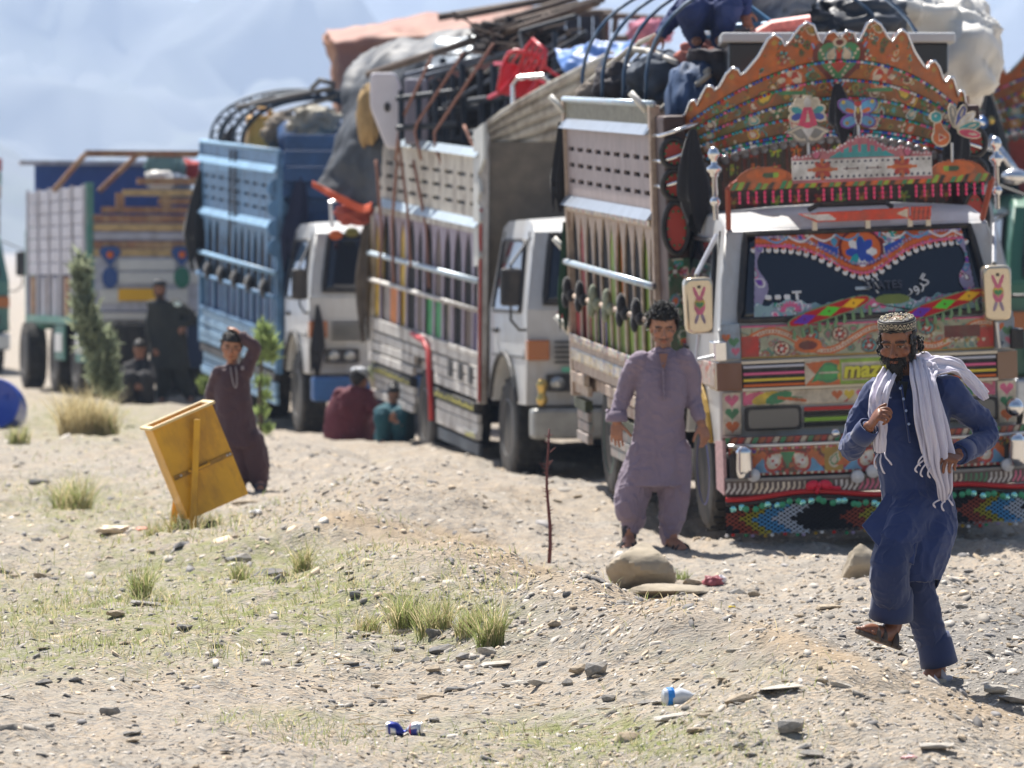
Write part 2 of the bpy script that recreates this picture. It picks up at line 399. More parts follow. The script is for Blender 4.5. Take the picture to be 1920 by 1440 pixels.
ground = link('ground', np_mesh('ground', GV, GF, [ground_material()], np.c_[np.clip(gravelly(GV), 0, 0.85), gg, np.clip(crest_soil(GV), 0, 0.85)], smooth=True)); ground['kind'] = 'structure'

# ================================================================== MOUNTAINS
def mountain(name, x0, x1, y0, ridge, depth, seed, col):
    """one massif: ridge = [(px, py)...] skyline, stands at distance y0"""
    n, m = 260, 70
    pxs = np.array([r[0] for r in ridge]); hs = np.array([W(r[0], r[1], y0).z for r in ridge])
    px = np.linspace(x0, x1, n); X = (px-960)/FPX*y0
    H = np.interp(px, pxs, hs)
    t = np.linspace(-1, 1, m)
    V = []
    for j, tt in enumerate(t):
        y = y0+tt*depth
        prof = np.clip(1-abs(tt), 0, 1)**0.8
        z = H*prof
        wx = X*0.004+seed; wy = y*0.004
        nz = (np.abs(fbm(wx*1.0, np.full(n, wy*1.0), o=5, g=0.55))-0.35)*0.5*H*prof**0.5
        z = z+nz*(0.45 if abs(tt) < 0.1 else 1)+fbm(wx*6, np.full(n, wy*6), o=3)*0.018*H
        V.append(np.c_[X+fbm(np.full(n, wy*2.0), wx*0.2)*depth*0.08, np.full(n, y), z-6])
    V = np.concatenate(V); i = np.arange(n*m).reshape(m, n)
    F = np.stack([i[:-1, :-1], i[:-1, 1:], i[1:, 1:], i[1:, :-1]], -1).reshape(-1, 4)
    o = link(name, np_mesh(name, V, F, [mat('mountain_rock', col, 0.95, var=0.25, vscale=0.01, dirt=(0.10, 0.12, 0.07), dscale=0.012, damt=0.8)], smooth=True)); o['kind'] = 'structure'
    return o
mountain('mountain', -900, 900, 3600, [(-900, 60), (-300, -20), (0, -20), (120, -10), (260, 10), (400, 48), (500, 64), (600, 40), (760, 120), (900, 200)], 900, 3.0, (0.12, 0.125, 0.115))
mountain('mountain', 250, 2900, 4800, [(250, 200), (420, 70), (520, 40), (640, -5), (780, -60), (900, -70), (1040, -40), (1200, 40), (1400, 95), (1600, 80), (1740, 25), (1900, -30), (2200, -80), (2500, -60), (2900, 10)], 1100, 9.0, (0.12, 0.125, 0.115))
mountain('hill', -800, 420, 2300, [(-800, 240), (-200, 300), (0, 270), (60, 300), (140, 350), (260, 390), (420, 430)], 500, 21.0, (0.14, 0.14, 0.12))
# ================================================================== HAZE
hz = MB().lohi((-7500, -70, -3), (7500, 6600, 420)).build('haze'); hz['kind'] = 'stuff'
hm = bpy.data.materials.new('haze_air'); hm.use_nodes = True; t = hm.node_tree; t.nodes.remove(t.nodes['Principled BSDF'])
pv = t.nodes.new('ShaderNodeVolumePrincipled'); pv.inputs['Color'].default_value = (0.52, 0.66, 0.91, 1); pv.inputs['Density'].default_value = 0.0003; pv.inputs['Anisotropy'].default_value = 0.15
t.links.new(pv.outputs[0], t.nodes['Material Output'].inputs['Volume']); hz.data.materials.append(hm)
# ================================================================== PAINTED PANELS
C = dict(cream=srgb(222,208,184), white=srgb(228,224,220), orange=srgb(214,104,38), dorange=srgb(176,84,32), red=srgb(190,44,36), maroon=srgb(104,28,30), pink=srgb(222,100,140), hot=srgb(230,60,110),
         teal=srgb(40,160,165), green=srgb(44,140,90), dgreen=srgb(36,84,52), lime=srgb(150,190,60), yellow=srgb(226,196,60), gold=srgb(176,140,50), blue=srgb(52,80,170), navy=srgb(30,38,80), purple=srgb(110,60,160),
         black=srgb(24,22,22), olive=srgb(104,100,42), brown=srgb(96,62,38), sky=srgb(90,160,205), grey=srgb(140,138,136), silver=srgb(190,192,198), lav=srgb(160,140,170))
class Canvas:
    def __init__(s, u0, u1, v0, v1, res, base):
        s.u0, s.v0 = u0, v0; s.nu = max(2, int(round((u1-u0)/res))+1); s.nv = max(2, int(round((v1-v0)/res))+1)
        s.du = (u1-u0)/(s.nu-1); s.dv = (v1-v0)/(s.nv-1)
        s.U, s.V = np.meshgrid(np.linspace(u0, u1, s.nu), np.linspace(v0, v1, s.nv))
        s.rgb = np.empty((s.nv, s.nu, 3)); s.rgb[:] = base; s.mask = np.ones((s.nv, s.nu), bool)
    def win(s, u0, u1, v0, v1):
        a = max(0, int((u0-s.u0)/s.du)); b = min(s.nu, int((u1-s.u0)/s.du)+2); c = max(0, int((v0-s.v0)/s.dv)); d = min(s.nv, int((v1-s.v0)/s.dv)+2)
        return slice(c, max(c, d)), slice(a, max(a, b))
    def put(s, w, m, col): s.rgb[w][m] = col
    def ell(s, u, v, ru, rv, col, rot=0.0):
        R = max(ru, rv); w = s.win(u-R, u+R, v-R, v+R); x = s.U[w]-u; y = s.V[w]-v; c, q = math.cos(rot), math.sin(rot)
        s.put(w, ((x*c+y*q)/ru)**2+((-x*q+y*c)/rv)**2 <= 1, col); return s
    def rect(s, u0, u1, v0, v1, col):
        w = s.win(u0, u1, v0, v1); s.put(w, (s.U[w] >= u0) & (s.U[w] <= u1) & (s.V[w] >= v0) & (s.V[w] <= v1), col); return s
    def inpoly(s, w, P):
        x, y = s.U[w], s.V[w]; m = np.zeros(x.shape, bool); n = len(P)
        for i in range(n):
            (x1, y1), (x2, y2) = P[i], P[(i+1) % n]
            if y1 == y2: continue
            m ^= ((y1 > y) != (y2 > y)) & (x < (x2-x1)*(y-y1)/(y2-y1)+x1)
        return m
    def poly(s, P, col):
        P = [tuple(p) for p in P]; a = np.array(P); w = s.win(a[:, 0].min(), a[:, 0].max(), a[:, 1].min(), a[:, 1].max())
        if s.U[w].size: s.put(w, s.inpoly(w, P), col)
        return s
    def stroke(s, P, wd, col):
        P = [tuple(p) for p in P]
        for (x1, y1), (x2, y2) in zip(P[:-1], P[1:]):
            w = s.win(min(x1, x2)-wd, max(x1, x2)+wd, min(y1, y2)-wd, max(y1, y2)+wd); x, y = s.U[w], s.V[w]
            if not x.size: continue
            L = (x2-x1)**2+(y2-y1)**2+1e-12; t = np.clip(((x-x1)*(x2-x1)+(y-y1)*(y2-y1))/L, 0, 1)
            s.put(w, (x-x1-t*(x2-x1))**2+(y-y1-t*(y2-y1))**2 <= (wd/2)**2, col)
        return s
    def dots(s, P, r, cols, step):
        Q = resample(P, max(2, int(np.linalg.norm(np.diff(np.array(P), axis=0), axis=1).sum()/step)))
        for i, (u, v) in enumerate(Q): s.ell(u, v, r, r, cols[i % len(cols)])
        return s
    def paisley(s, u, v, r, cols, rot=0.0, flip=1):
        c, q = math.cos(rot), math.sin(rot)
        for k, col in enumerate(cols):
            f = 1-k*0.24; P = []
            for t in np.linspace(0, 2*PI, 36, endpoint=False):
                rad = r*f*(1+0.0*t); x = rad*math.sin(t)*0.62; y = -rad*math.cos(t)*0.9
                if y > 0: x = x*(1-(y/(rad*0.9+1e-9))*0.75)+flip*0.55*rad*(y/(0.9*rad))**2
                x *= flip*flip
                P.append((u+x*c-y*q, v+x*q+y*c))
            s.poly(P, col)
        return s
    def flower(s, u, v, r, n, pc, cc, rot=0.0, oc=None):
        for k in range(n):
            a = rot+2*PI*k/n
            if oc is not None: s.ell(u+math.cos(a)*r*0.58, v+math.sin(a)*r*0.58, r*0.48, r*0.34, oc, a)
            s.ell(u+math.cos(a)*r*0.56, v+math.sin(a)*r*0.56, r*0.38, r*0.24, pc[k % len(pc)], a)
        s.ell(u, v, r*0.3, r*0.3, cc); return s
    def heart(s, u, v, r, col):
        P = [(u+r*0.062*16*math.sin(t)**3, v+r*0.062*(13*math.cos(t)-5*math.cos(2*t)-2*math.cos(3*t)-math.cos(4*t))) for t in np.linspace(0, 2*PI, 40)]
        return s.poly(P, col)
    def ornate(s, m, cols, seed, size=0.09):
        """fill the region m with paisleys, blossoms, rings and dots like hand painted lorry art"""
        r = random.Random(seed); vs = np.argwhere(m)
        if not len(vs): return s
        keep = s.rgb.copy(); area = len(vs)*s.du*s.dv
        for k in range(int(area/size**2*1.5)):
            j, i = vs[r.randrange(len(vs))]; u, v = s.U[j, i], s.V[j, i]; z = size*r.uniform(0.4, 0.85); cc = r.sample(cols, 4)
            t = r.random()
            if t < 0.36: s.paisley(u, v, z, cc[:3], r.uniform(0, 2*PI), r.choice([-1, 1]))
            elif t < 0.6: s.flower(u, v, z*0.8, r.choice([5, 6, 8]), [cc[0], cc[1]], cc[2], r.random())
            elif t < 0.8:
                a = r.uniform(0, 2*PI); P = [(u+math.cos(a+q*0.9)*q*z*0.9, v+math.sin(a+q*0.9)*q*z*0.9) for q in np.linspace(0.1, 1.6, 12)]
                s.stroke(P, z*0.28, cc[0]); s.dots(P, z*0.08, [cc[1]], z*0.25)
            else:
                s.ell(u, v, z*0.4, z*0.4, cc[0]); s.ell(u, v, z*0.28, z*0.28, cc[1]); s.ell(u, v, z*0.12, z*0.12, cc[2])
        s.rgb[~m] = keep[~m]; return s
    def build(s, name, f, m, parent=None, thick=0.0, smooth=True):
        """f(U,V) -> X,Y,Z arrays"""
        X, Y, Z = f(s.U, s.V); V = np.stack([X+0*s.U, Y+0*s.U, Z+0*s.U], -1).reshape(-1, 3)
        i = np.arange(s.nu*s.nv).reshape(s.nv, s.nu)
        F = np.stack([i[:-1, :-1], i[:-1, 1:], i[1:, 1:], i[1:, :-1]], -1).reshape(-1, 4)
        k = s.mask; km = (k[:-1, :-1] & k[:-1, 1:] & k[1:, 1:] & k[1:, :-1]).ravel(); F = F[km]
        used = np.unique(F); rm = np.full(len(V), -1); rm[used] = np.arange(len(used))
        o = link(name, np_mesh(name, V[used], rm[F], [m], s.rgb.reshape(-1, 3)[used], smooth=smooth), parent)
        if thick:
            md = o.modifiers.new('thick', 'SOLIDIFY'); md.thickness = thick; md.offset = -1
        return o
ART = lambda: mat_vcol('painted_art', 0.45, coat=0.15, var=0.25, grime=0.62, bump=0.5, bscale=55)
FLATART = lambda: mat_vcol('painted_board', 0.55, var=0.25)

# ================================================================== LORRY PIECES
RUB = lambda: mat('tyre_rubber', (0.028, 0.027, 0.026), 0.85, var=0.4, vscale=6, dirt=(0.16, 0.135, 0.105), dscale=5, damt=0.75)
BLACK = lambda: mat('black_paint', (0.018, 0.018, 0.02), 0.55, dirt=(0.12, 0.1, 0.08), dscale=7, damt=0.5)
CHROME = lambda: mat('chrome', (0.75, 0.75, 0.76), 0.18, 1.0)
STEEL = lambda: mat('dull_steel', (0.55, 0.56, 0.58), 0.38, 0.85, var=0.15)
GLASS = lambda: mat('dark_glass', (0.012, 0.016, 0.026), 0.06, spec=0.6, coat=0.4)
LAMP = lambda: mat('lamp_glass', (0.42, 0.43, 0.42), 0.12, 0.6)
AMBER = lambda: mat('amber_lens', (0.42, 0.12, 0.02), 0.2, coat=0.5)
REDLENS = lambda: mat('red_lens', (0.45, 0.015, 0.01), 0.2, coat=0.5)
WHITE = lambda: mat('white_lorry_paint', (0.54, 0.55, 0.555), 0.4, var=0.06, dirt=(0.36, 0.31, 0.25), dscale=4, damt=0.55, coat=0.3)
BLACKCLOTH = lambda: mat('black_cloth', (0.014, 0.014, 0.017), 0.9, sheen=0.3, bump=0.3, bscale=40)

WHEEL = {}
def wheel(parent, loc, side, hub, R=0.41, wd=0.24, dual=False):
    """side = -1: outer face to -x"""
    key = (hub.name, R, wd)
    if key not in WHEEL:
        ty = MB(); prof = [(R*0.56, -wd*0.5), (R*0.72, -wd*0.54), (R*0.9, -wd*0.5), (R*0.975, -wd*0.4), (R*0.985, 0), (R*0.975, wd*0.4), (R*0.9, wd*0.5), (R*0.72, wd*0.54), (R*0.56, wd*0.5)]
        RX = Matrix.Rotation(PI/2, 3, 'Y'); ty.lathe(prof, R=RX, n=36)
        for k in range(36):
            a = 2*PI*k/36; q = Matrix.Rotation(a, 3, 'X'); sgn = 1 if k % 2 else -1
            for x0 in (-0.3, 0.0, 0.3):
                ty.box(q @ Vector((x0*wd+sgn*0.05*wd, 0, R*0.985)), (wd*0.24, R*0.11, R*0.04), q)
        hb = MB(); hb.lathe([(0.03, -wd*0.30), (R*0.2, -wd*0.30), (R*0.22, -wd*0.22), (R*0.36, -wd*0.14), (R*0.46, -wd*0.3), (R*0.55, -wd*0.46), (R*0.58, -wd*0.5), (R*0.56, -wd*0.52), (R*0.56, wd*0.45), (0.03, wd*0.4)], R=RX, n=28)
        for k in range(6):
            a = 2*PI*k/6; hb.ell((-wd*0.24, math.cos(a)*R*0.28, math.sin(a)*R*0.28), (0.03, 0.018, 0.018), nu=6, nv=4)
        hb.use(hub) if False else None
        WHEEL[key] = (ty.mesh('tyre'), hb.mesh('rim')); 
        WHEEL[key][0].materials.append(RUB()); WHEEL[key][1].materials.append(hub)
        for me, an in ((WHEEL[key][0], 30), (WHEEL[key][1], 40)): shade(me, an)
    w = link('wheel', None, parent); w.empty_display_size = 0.1; w.location = loc
    if side > 0: w.rotation_euler = (0, 0, PI)
    link('tyre', WHEEL[key][0], w); link('rim', WHEEL[key][1], w)
    if dual:
        w2 = link('wheel', None, parent); w2.location = (loc[0]-side*wd*1.18, loc[1], loc[2]); w2.empty_display_size = 0.1
        link('tyre', WHEEL[key][0], w2)
    return w

def rounded(poly, r, n=4):
    out = []; N = len(poly)
    for i in range(N):
        p, a, b = Vector(poly[i]), Vector(poly[i-1]), Vector(poly[(i+1) % N]); da, db = (a-p), (b-p)
        q = min(r, da.length*0.45, db.length*0.45); s, e = p+da.normalized()*q, p+db.normalized()*q
        for t in np.linspace(0, 1, n+1): out.append(tuple(s*(1-t)**2+p*2*t*(1-t)+e*t*t))
    return out
ZW0, ZW1 = 1.40, 2.0         # wind screen
def front_y(z): return 0.0 if z <= ZW0 else (z-ZW0)/(ZW1-ZW0)*0.24
def half_w(z): return 0.975 if z <= 1.38 else 0.975-(z-1.38)/0.75*0.13
def cab(parent, paint, grille=True, bumper=None, lamp_z=(0.73, 0.87), plain=True):
    """cab-over cab; local x to the picture's right, y to the rear, z up; front face at y = 0"""
    bm = bmesh.new(); prof = [(0.02, 0.62), (0.0, 1.0), (0.0, 1.38), (0.24, 2.0), (0.36, 2.09), (0.62, 2.14), (1.4, 2.13), (1.54, 2.04), (1.56, 0.72), (1.46, 0.62)]
    for k in range(11):
        a = math.radians(20+140*k/10.0); prof.append((0.92+0.55*math.cos(a), 0.42+0.58*math.sin(a)))
    prof += [(0.36, 0.62)]
    vs = [bm.verts.new((-0.975, y, z)) for y, z in prof]; f = bm.faces.new(vs)
    r = bmesh.ops.extrude_face_region(bm, geom=[f]); nv = [e for e in r['geom'] if isinstance(e, bmesh.types.BMVert)]
    for v in nv: v.co.x = 0.975
    for zc in (1.38, 1.7, 2.0): bmesh.ops.bisect_plane(bm, geom=bm.verts[:]+bm.edges[:]+bm.faces[:], plane_co=(0, 0, zc), plane_no=(0, 0, 1))
    for xc in (-0.5, 0, 0.5): bmesh.ops.bisect_plane(bm, geom=bm.verts[:]+bm.edges[:]+bm.faces[:], plane_co=(xc, 0, 0), plane_no=(1, 0, 0))
    for v in bm.verts:
        k = half_w(v.co.z)/0.975; v.co.x *= k
        v.co.y += 0.05*(v.co.x/0.975)**2*(1 if v.co.y < 0.3 else 0)
        if v.co.z > 2.05: v.co.z -= 0.045*(v.co.x/0.9)**2
    bmesh.ops.recalc_face_normals(bm, faces=bm.faces[:])
    me = bpy.data.meshes.new('cab'); bm.to_mesh(me); bm.free(); me.materials.append(paint)
    o = link('cab', me, parent); b = o.modifiers.new('bevel', 'BEVEL'); b.width = 0.05; b.segments = 3; b.limit_method = 'ANGLE'; b.angle_limit = math.radians(42); shade(me, 40)
    def pane(name, pts, mt, off, par=o, gasket=True, r=0.05):
        P = [Vector(p) for p in pts]; c = sum(P, Vector())/len(P); ex = (P[1]-P[0]).normalized(); nz = ex.cross(P[-1]-P[0]).normalized(); ey = nz.cross(ex)
        poly = rounded([((p-P[0]).dot(ex), (p-P[0]).dot(ey)) for p in P], r)
        g = MB().prism(poly, P[0]+nz*off, ex, ey, 0.012).build(name, mt, par)
        if gasket: MB().tube([P[0]+ex*u+ey*v+nz*(off+0.012) for u, v in poly], 0.016, 5, closed=True).build('window_seal', BLACK(), g)
        return g
    y0 = lambda x, z: front_y(z)+0.05*(x/0.975)**2
    # wind screen: a slightly bowed sheet
    n = 16; V = []; F = []
    for j in range(9):
        z = ZW0+0.035+(ZW1-ZW0-0.055)*j/8
        for i in range(n+1):
            x = (half_w(z)-0.13)*(-1+2*i/n); V.append((x, y0(x, z)-0.012, z))
    i = np.arange(9*(n+1)).reshape(9, n+1); F = np.stack([i[:-1, :-1], i[:-1, 1:], i[1:, 1:], i[1:, :-1]], -1).reshape(-1, 4)
    ws = link('windscreen', np_mesh('windscreen', V, F, [GLASS()], smooth=True), o)
    md = ws.modifiers.new('thick', 'SOLIDIFY'); md.thickness = 0.01; md.offset = -1
    edge = [V[k] for k in list(i[0])+list(i[1:, -1])+list(i[-1, ::-1][1:])+list(i[1:-1, 0][::-1])]
    MB().tube(edge, 0.022, 6, closed=True).build('window_seal', BLACK(), ws)
    for s in (-1, 1):
        X = lambda z: s*(half_w(z)+0.004)
        q = [(X(1.36), 0.24, 1.36), (X(1.36), 1.34, 1.36), (X(1.93), 1.34, 1.93), (X(1.93), 0.5, 1.93)]
        if s > 0: q = [q[1], q[0], q[3], q[2]]
        q = [Vector(p) for p in q]
        if s < 0: q = [q[1], q[0], q[3], q[2]]
        pane('side_window', q[::-1] if False else q, GLASS(), 0.003 if True else 0)
        d = MB()
        for yy in (0.14, 1.42): d.bar((s*0.978, yy, 0.98 if yy < 1 else 0.7), (X(2.0)*1.001, yy+(0.3 if yy < 1 else 0), 2.0), 0.008, 0.012)
        d.bar((s*0.979, 0.14, 1.0), (s*0.979, 1.42, 1.0), 0.008, 0.012); d.build('door_gap', BLACK(), o)
        MB().box((s*0.99, 1.26, 1.2), (0.03, 0.16, 0.035)).build('door_handle', BLACK(), o, bevel=0.008)
        pts = [(s*0.99, 0.92+0.57*math.cos(a), 0.42+0.6*math.sin(a)) for a in np.linspace(math.radians(22), math.radians(158), 14)]
        MB().tube(pts, 0.022, 6).build('wheel_arch', BLACK(), o)
    if plain:
        for s in (-1, 1):
            MB().prism(rounded([(-0.17, -0.07), (0.17, -0.07), (0.17, 0.07), (-0.17, 0.07)], 0.02), (s*0.66, -0.012, 0.8), (1, 0, 0), (0, 0, 1), 0.02).build('lamp_bezel', BLACK(), o)
            for dx in (-0.08, 0.08): MB().ell((s*0.66+dx, -0.03, 0.8), (0.062, 0.03, 0.055), nu=14).build('headlight', LAMP(), o, smooth=True)
            MB().lohi((s*0.98, -0.016, 0.98), (s*0.80, 0.09, 1.14)).build('indicator', AMBER(), o, bevel=0.01)
        if grille:
            for k in range(5): MB().lohi((-0.76, -0.018, 0.955+0.04*k), (0.76, 0.004, 0.972+0.04*k)).build('grille_slat', BLACK(), o, bevel=0.003)
    bp = MB().lohi((-0.97, -0.2, 0.36), (0.97, 0.0, 0.6)).build('bumper', bumper or STEEL(), parent, bevel=0.03)
    for s in (-1, 1): MB().bar((s*0.5, -0.01, 1.42), (s*0.08, 0.02, 1.5), 0.012, 0.012).build('wiper', BLACK(), o)
    return o
def mirror(parent, s, y=0.02, z=1.62, m=None, h=0.36, wd=0.19, out=0.2):
    a = MB().tube([(s*0.93, 0.1, 1.22), (s*(0.97+out*0.5), y, 1.22), (s*(0.97+out), y, 1.3), (s*(0.97+out), y, z-h/2), (s*(0.97+out), y, z+h/2+0.03), (s*0.9, 0.28, 1.95)], 0.012, 6).build('mirror_arm', BLACK(), parent)
    return MB().box((s*(0.97+out), y, z), (wd, 0.075, h)).build('mirror', m or BLACK(), a, bevel=0.03, seg=3)

def chassis(parent, yr, ye, hw, zr):
    m = MB()
    for s in (-1, 1): m.lohi((s*0.36, 0.3, 0.5), (s*0.46, ye, 0.68))
    for y in np.linspace(1.0, ye-0.1, 6): m.lohi((-0.4, y-0.05, 0.52), (0.4, y+0.05, 0.64))
    m.tube([(-0.75, 0.92, 0.42), (0.75, 0.92, 0.42)], 0.06, 8); m.tube([(-0.8, yr, zr), (0.8, yr, zr)], 0.08, 8); m.ell((0, yr, zr), (0.2, 0.2, 0.2))
    m.lohi((-0.35, 0.25, 0.42), (0.35, 1.3, 0.75))
    return m.build('chassis', BLACK(), parent)

def cargo_side(body, s, x, y0, y1, P):
    """one painted side of a cargo body: planks, pillars, rails and the slotted board above.  P: materials and colours"""
    L = y1-y0; np_ = P.get('n', 11); dy = L/np_; t = 0.045
    rj = random.Random(int(y1*100)+int(x*37))
    def part(mb, name, m, **k):
        o = mb.build(name, m, body, **k)
        if name in ('plank', 'pillar', 'inner_board', 'skirt_board', 'ledge'): o.location = (s*rj.uniform(-0.006, 0.008), 0, rj.uniform(-0.007, 0.007)); o.rotation_euler = (rj.uniform(-0.003, 0.003), 0, rj.uniform(-0.003, 0.003))
        return o
    X = lambda d: s*(x+d)
    # corner posts
    for y in (y0, y1): part(MB().lohi((X(-0.04), y-0.045, 0.58), (X(0.035), y+0.045, 2.82)), 'corner_post', P['frame'], bevel=0.01)
    # planks under the pillars, cut for the wheel
    yw, rw = P['yr'], P.get('arch', 0.50)
    zz = np.linspace(0.60, 0.96, 5)
    for k in range(4):
        segs = [(y0+0.05, y1-0.05)] if k > 1 or not P.get('cut', True) else [(y0+0.05, yw-rw), (yw+rw, y1-0.05)]
        for a, b in segs:
            if b-a > 0.05: part(MB().lohi((X(-0.02), a, zz[k]+0.005), (X(0.02+0.004*(k % 2)), b, zz[k+1]-0.006)), 'plank', P['plank'], bevel=0.006)
    # skirt boxes in front of and behind the wheel
    if P.get('skirt'):
        for a, b in ((y0+0.1, yw-rw-0.08), (yw+rw+0.05, y1-0.1)):
            if b-a < 0.2: continue
            part(MB().lohi((X(-0.03), a, 0.50), (X(0.03), b, 0.575)), 'trim_strip', P['strip'])
            for k in range(3): part(MB().lohi((X(-0.03), a, 0.26+0.078*k), (X(0.012), b, 0.33+0.078*k)), 'skirt_board', P['skirt'], bevel=0.005)
    # sill and header
    part(MB().lohi((X(-0.03), y0, 0.955), (X(0.03), y1, 1.0)), 'sill', P['frame'], bevel=0.006)
    # pillars
    q_ = P.get('pw', 1.0); prof = [(0.032*q_, 1.0), (0.032*q_, 1.33), (0.03*q_, 1.45), (0.036*q_, 1.6), (0.04*q_, 1.68), (max(0.05*q_, dy*0.13), 1.76), (max(0.06*q_, dy*0.19), 1.82), (dy*0.27, 1.88), (dy*0.38, 1.94), (dy*0.5, 1.985)]
    for k in range(np_+1):
        yc = y0+dy*k; lo = -1 if k > 0 else 0; hi = 1 if k < np_ else 0
        poly = [(yc+lo*w_, z) for w_, z in prof][::-1]+[(yc+hi*w_, z) for w_, z in prof]
        if lo == 0: poly = [(yc, 1.985), (yc, 1.0)]+[(yc+w_, z) for w_, z in prof]
        if hi == 0: poly = [(yc, 1.0), (yc, 1.985)]+[(yc-w_, z) for w_, z in prof][::-1]
        part(MB().prism(poly, (X(0.0), 0, 0), (0, 1, 0), (0, 0, 1), -0.016*s), 'pillar', P['pillar'](k) if callable(P['pillar']) else P['pillar'])
    part(MB().lohi((X(-0.02), y0, 1.985), (X(0.035), y1, 2.06)), 'header', P['frame'], bevel=0.006)
    # boards between the pillars; near-black ones paint in the shade of openings
    for k in range(np_):
        for z0, z1, f in ((1.0, 1.36, P['low']), (1.36, 1.98, P['high'])):
            mm = f(k)
            if mm is not None: part(MB().lohi((X(-0.05), y0+dy*k+0.005, z0), (X(-0.022), y0+dy*(k+1)-0.005, z1-0.004)), 'inner_board', mm)
    # rails
    part(MB().tube([(X(0.05), y0-0.05, 1.60), (X(0.05), y1+0.05, 1.60)], 0.026, 8), 'side_rail', P['rail'], smooth=True)
    part(MB().tube([(X(0.045), y0-0.02, 1.355), (X(0.045), y1+0.06, 1.355)], 0.022, 8), 'side_rail', P['frame'], smooth=True)
    # ledge, slotted board, ledge, top band
    for z in (2.075, 2.655): part(MB().add([(X(0.02), y0-0.02, z-0.03), (X(0.075), y0-0.02, z-0.035), (X(0.02), y0-0.02, z+0.035), (X(0.02), y1+0.02, z-0.03), (X(0.075), y1+0.02, z-0.035), (X(0.02), y1+0.02, z+0.035)], [(0,1,2), (3,5,4), (0,3,4,1), (1,4,5,2), (0,2,5,3)]), 'ledge', P['ledge'])
    sb = MB(); slots = [2.22, 2.34, 2.46]; zs = [2.09]
    for z in slots: zs += [z-0.016, z+0.016]
    zs.append(2.62)
    for a in range(0, len(zs), 2): sb.lohi((X(-0.012), y0+0.045, zs[a]), (X(0.012), y1-0.045, zs[a+1]))
    for z in slots:
        ns = 9; ds = (L-0.09)/ns
        for q in range(ns+1):
            c = y0+0.045+ds*q; sb.lohi((X(-0.012), max(c-ds*0.18, y0+0.045), z-0.016), (X(0.012), min(c+ds*0.18, y1-0.045), z+0.016))
    part(sb, 'slotted_board', P['board'])
    part(MB().lohi((X(-0.02), y0+0.05, 2.1), (X(-0.03), y1-0.05, 2.62)), 'backing', BLACK())
    if P.get('top', True):
        part(MB().lohi((X(-0.015), y0+0.045, 2.69), (X(0.015), y1-0.045, 2.81)), 'top_band', P['band'])
        part(MB().tube([(X(0.01), y0-0.06, 2.83), (X(0.01), y1+0.06, 2.83)], 0.024, 8), 'top_rail', P['rail'], smooth=True)

def cargo_body(parent, y0, y1, hw, P, rake=0.0, front=True):
    b = link('cargo_body', None, parent); b.empty_display_size = 0.1; b.location = (0, y0, 0); b.rotation_euler = (rake, 0, 0)
    y1 -= y0; P = dict(P); P['yr'] = P['yr']-y0; y0 = 0.0
    cargo_side(b, -1, hw, y0, y1, P)
    # far side, floor, tail board and front board: plain planks
    MB().lohi((-hw+0.05, 0, 0.66), (hw-0.05, y1, 0.74)).build('floor', P['frame'], b)
    for k in range(6): MB().lohi((hw-0.03, 0, 0.6+0.37*k), (hw+0.02, y1, 0.96+0.37*k)).build('plank', P['plank'], b)
    for k in range(6): MB().lohi((-hw+0.05, y1-0.05, 0.6+0.37*k), (hw-0.04, y1, 0.96+0.37*k)).build('plank', P['plank'], b)
    MB().lohi((-hw+0.05, 0.02, 0.74), (hw-0.04, 0.05, 2.75)).build('front_board', P['front'], b)
    return b
def cloth(name, P, nu, nv, m, parent=None, thick=0.004, wr=0.03, wf=3.0, seed=0.0, smooth=True, col=None, rows=None):
    """sheet through the control grid P[rows][cols] of points, wrinkled"""
    A = np.array([[list(p) for p in r] for r in P], float)
    B = np.array([spline(r, nu) for r in A]) if A.shape[1] > 1 else A
    G = np.array([spline(B[:, i], nv) for i in range(nu)]).transpose(1, 0, 2)
    du = np.gradient(G, axis=1); dv = np.gradient(G, axis=0); N = np.cross(du, dv); N /= np.linalg.norm(N, axis=-1, keepdims=True)+1e-9
    uu, vv = np.meshgrid(np.linspace(0, 1, nu), np.linspace(0, 1, nv))
    f = fbm(G[..., 0]*wf+seed, G[..., 1]*wf, G[..., 2]*wf, o=4)
    G = G+N*(wr*f)[..., None]
    i = np.arange(nu*nv).reshape(nv, nu); F = np.stack([i[:-1, :-1], i[:-1, 1:], i[1:, 1:], i[1:, :-1]], -1).reshape(-1, 4)
    o = link(name, np_mesh(name, G.reshape(-1, 3), F, m if isinstance(m, (list, tuple)) else [m], smooth=smooth, col=None if col is None else col(uu, vv).reshape(-1, 3)), parent)
    if thick:
        md = o.modifiers.new('thick', 'SOLIDIFY'); md.thickness = thick; md.offset = 0
    return o
def tassel(parent, top, h, wd, m=None, seed=0):
    """a dark cloth tied at the top and hanging in folds"""
    m = m or BLACKCLOTH(); n = 22; V = []; zz = np.linspace(0, 1, 14); r = random.Random(seed); ph = r.random()*6
    for t in zz:
        rad = wd*(0.18+0.82*min(1, t*1.5)**0.8)*(1-0.35*max(0, t-0.7)/0.3)
        for k in range(n):
            a = 2*PI*k/n; q = rad*0.5*(1+0.28*math.sin(5*a+ph+t*2)+0.12*math.sin(9*a))
            V.append((top[0]+q*math.cos(a)+wd*0.15*math.sin(t*3+ph), top[1]+q*0.6*math.sin(a), top[2]-t*h*(1-0.12*math.sin(3*a+ph)*(t > 0.8))))
    F = [(i*n+k, i*n+(k+1) % n, (i+1)*n+(k+1) % n, (i+1)*n+k) for i in range(13) for k in range(n)]
    return link('cloth_tassel', np_mesh('cloth_tassel', V, F, [m], smooth=True), parent)
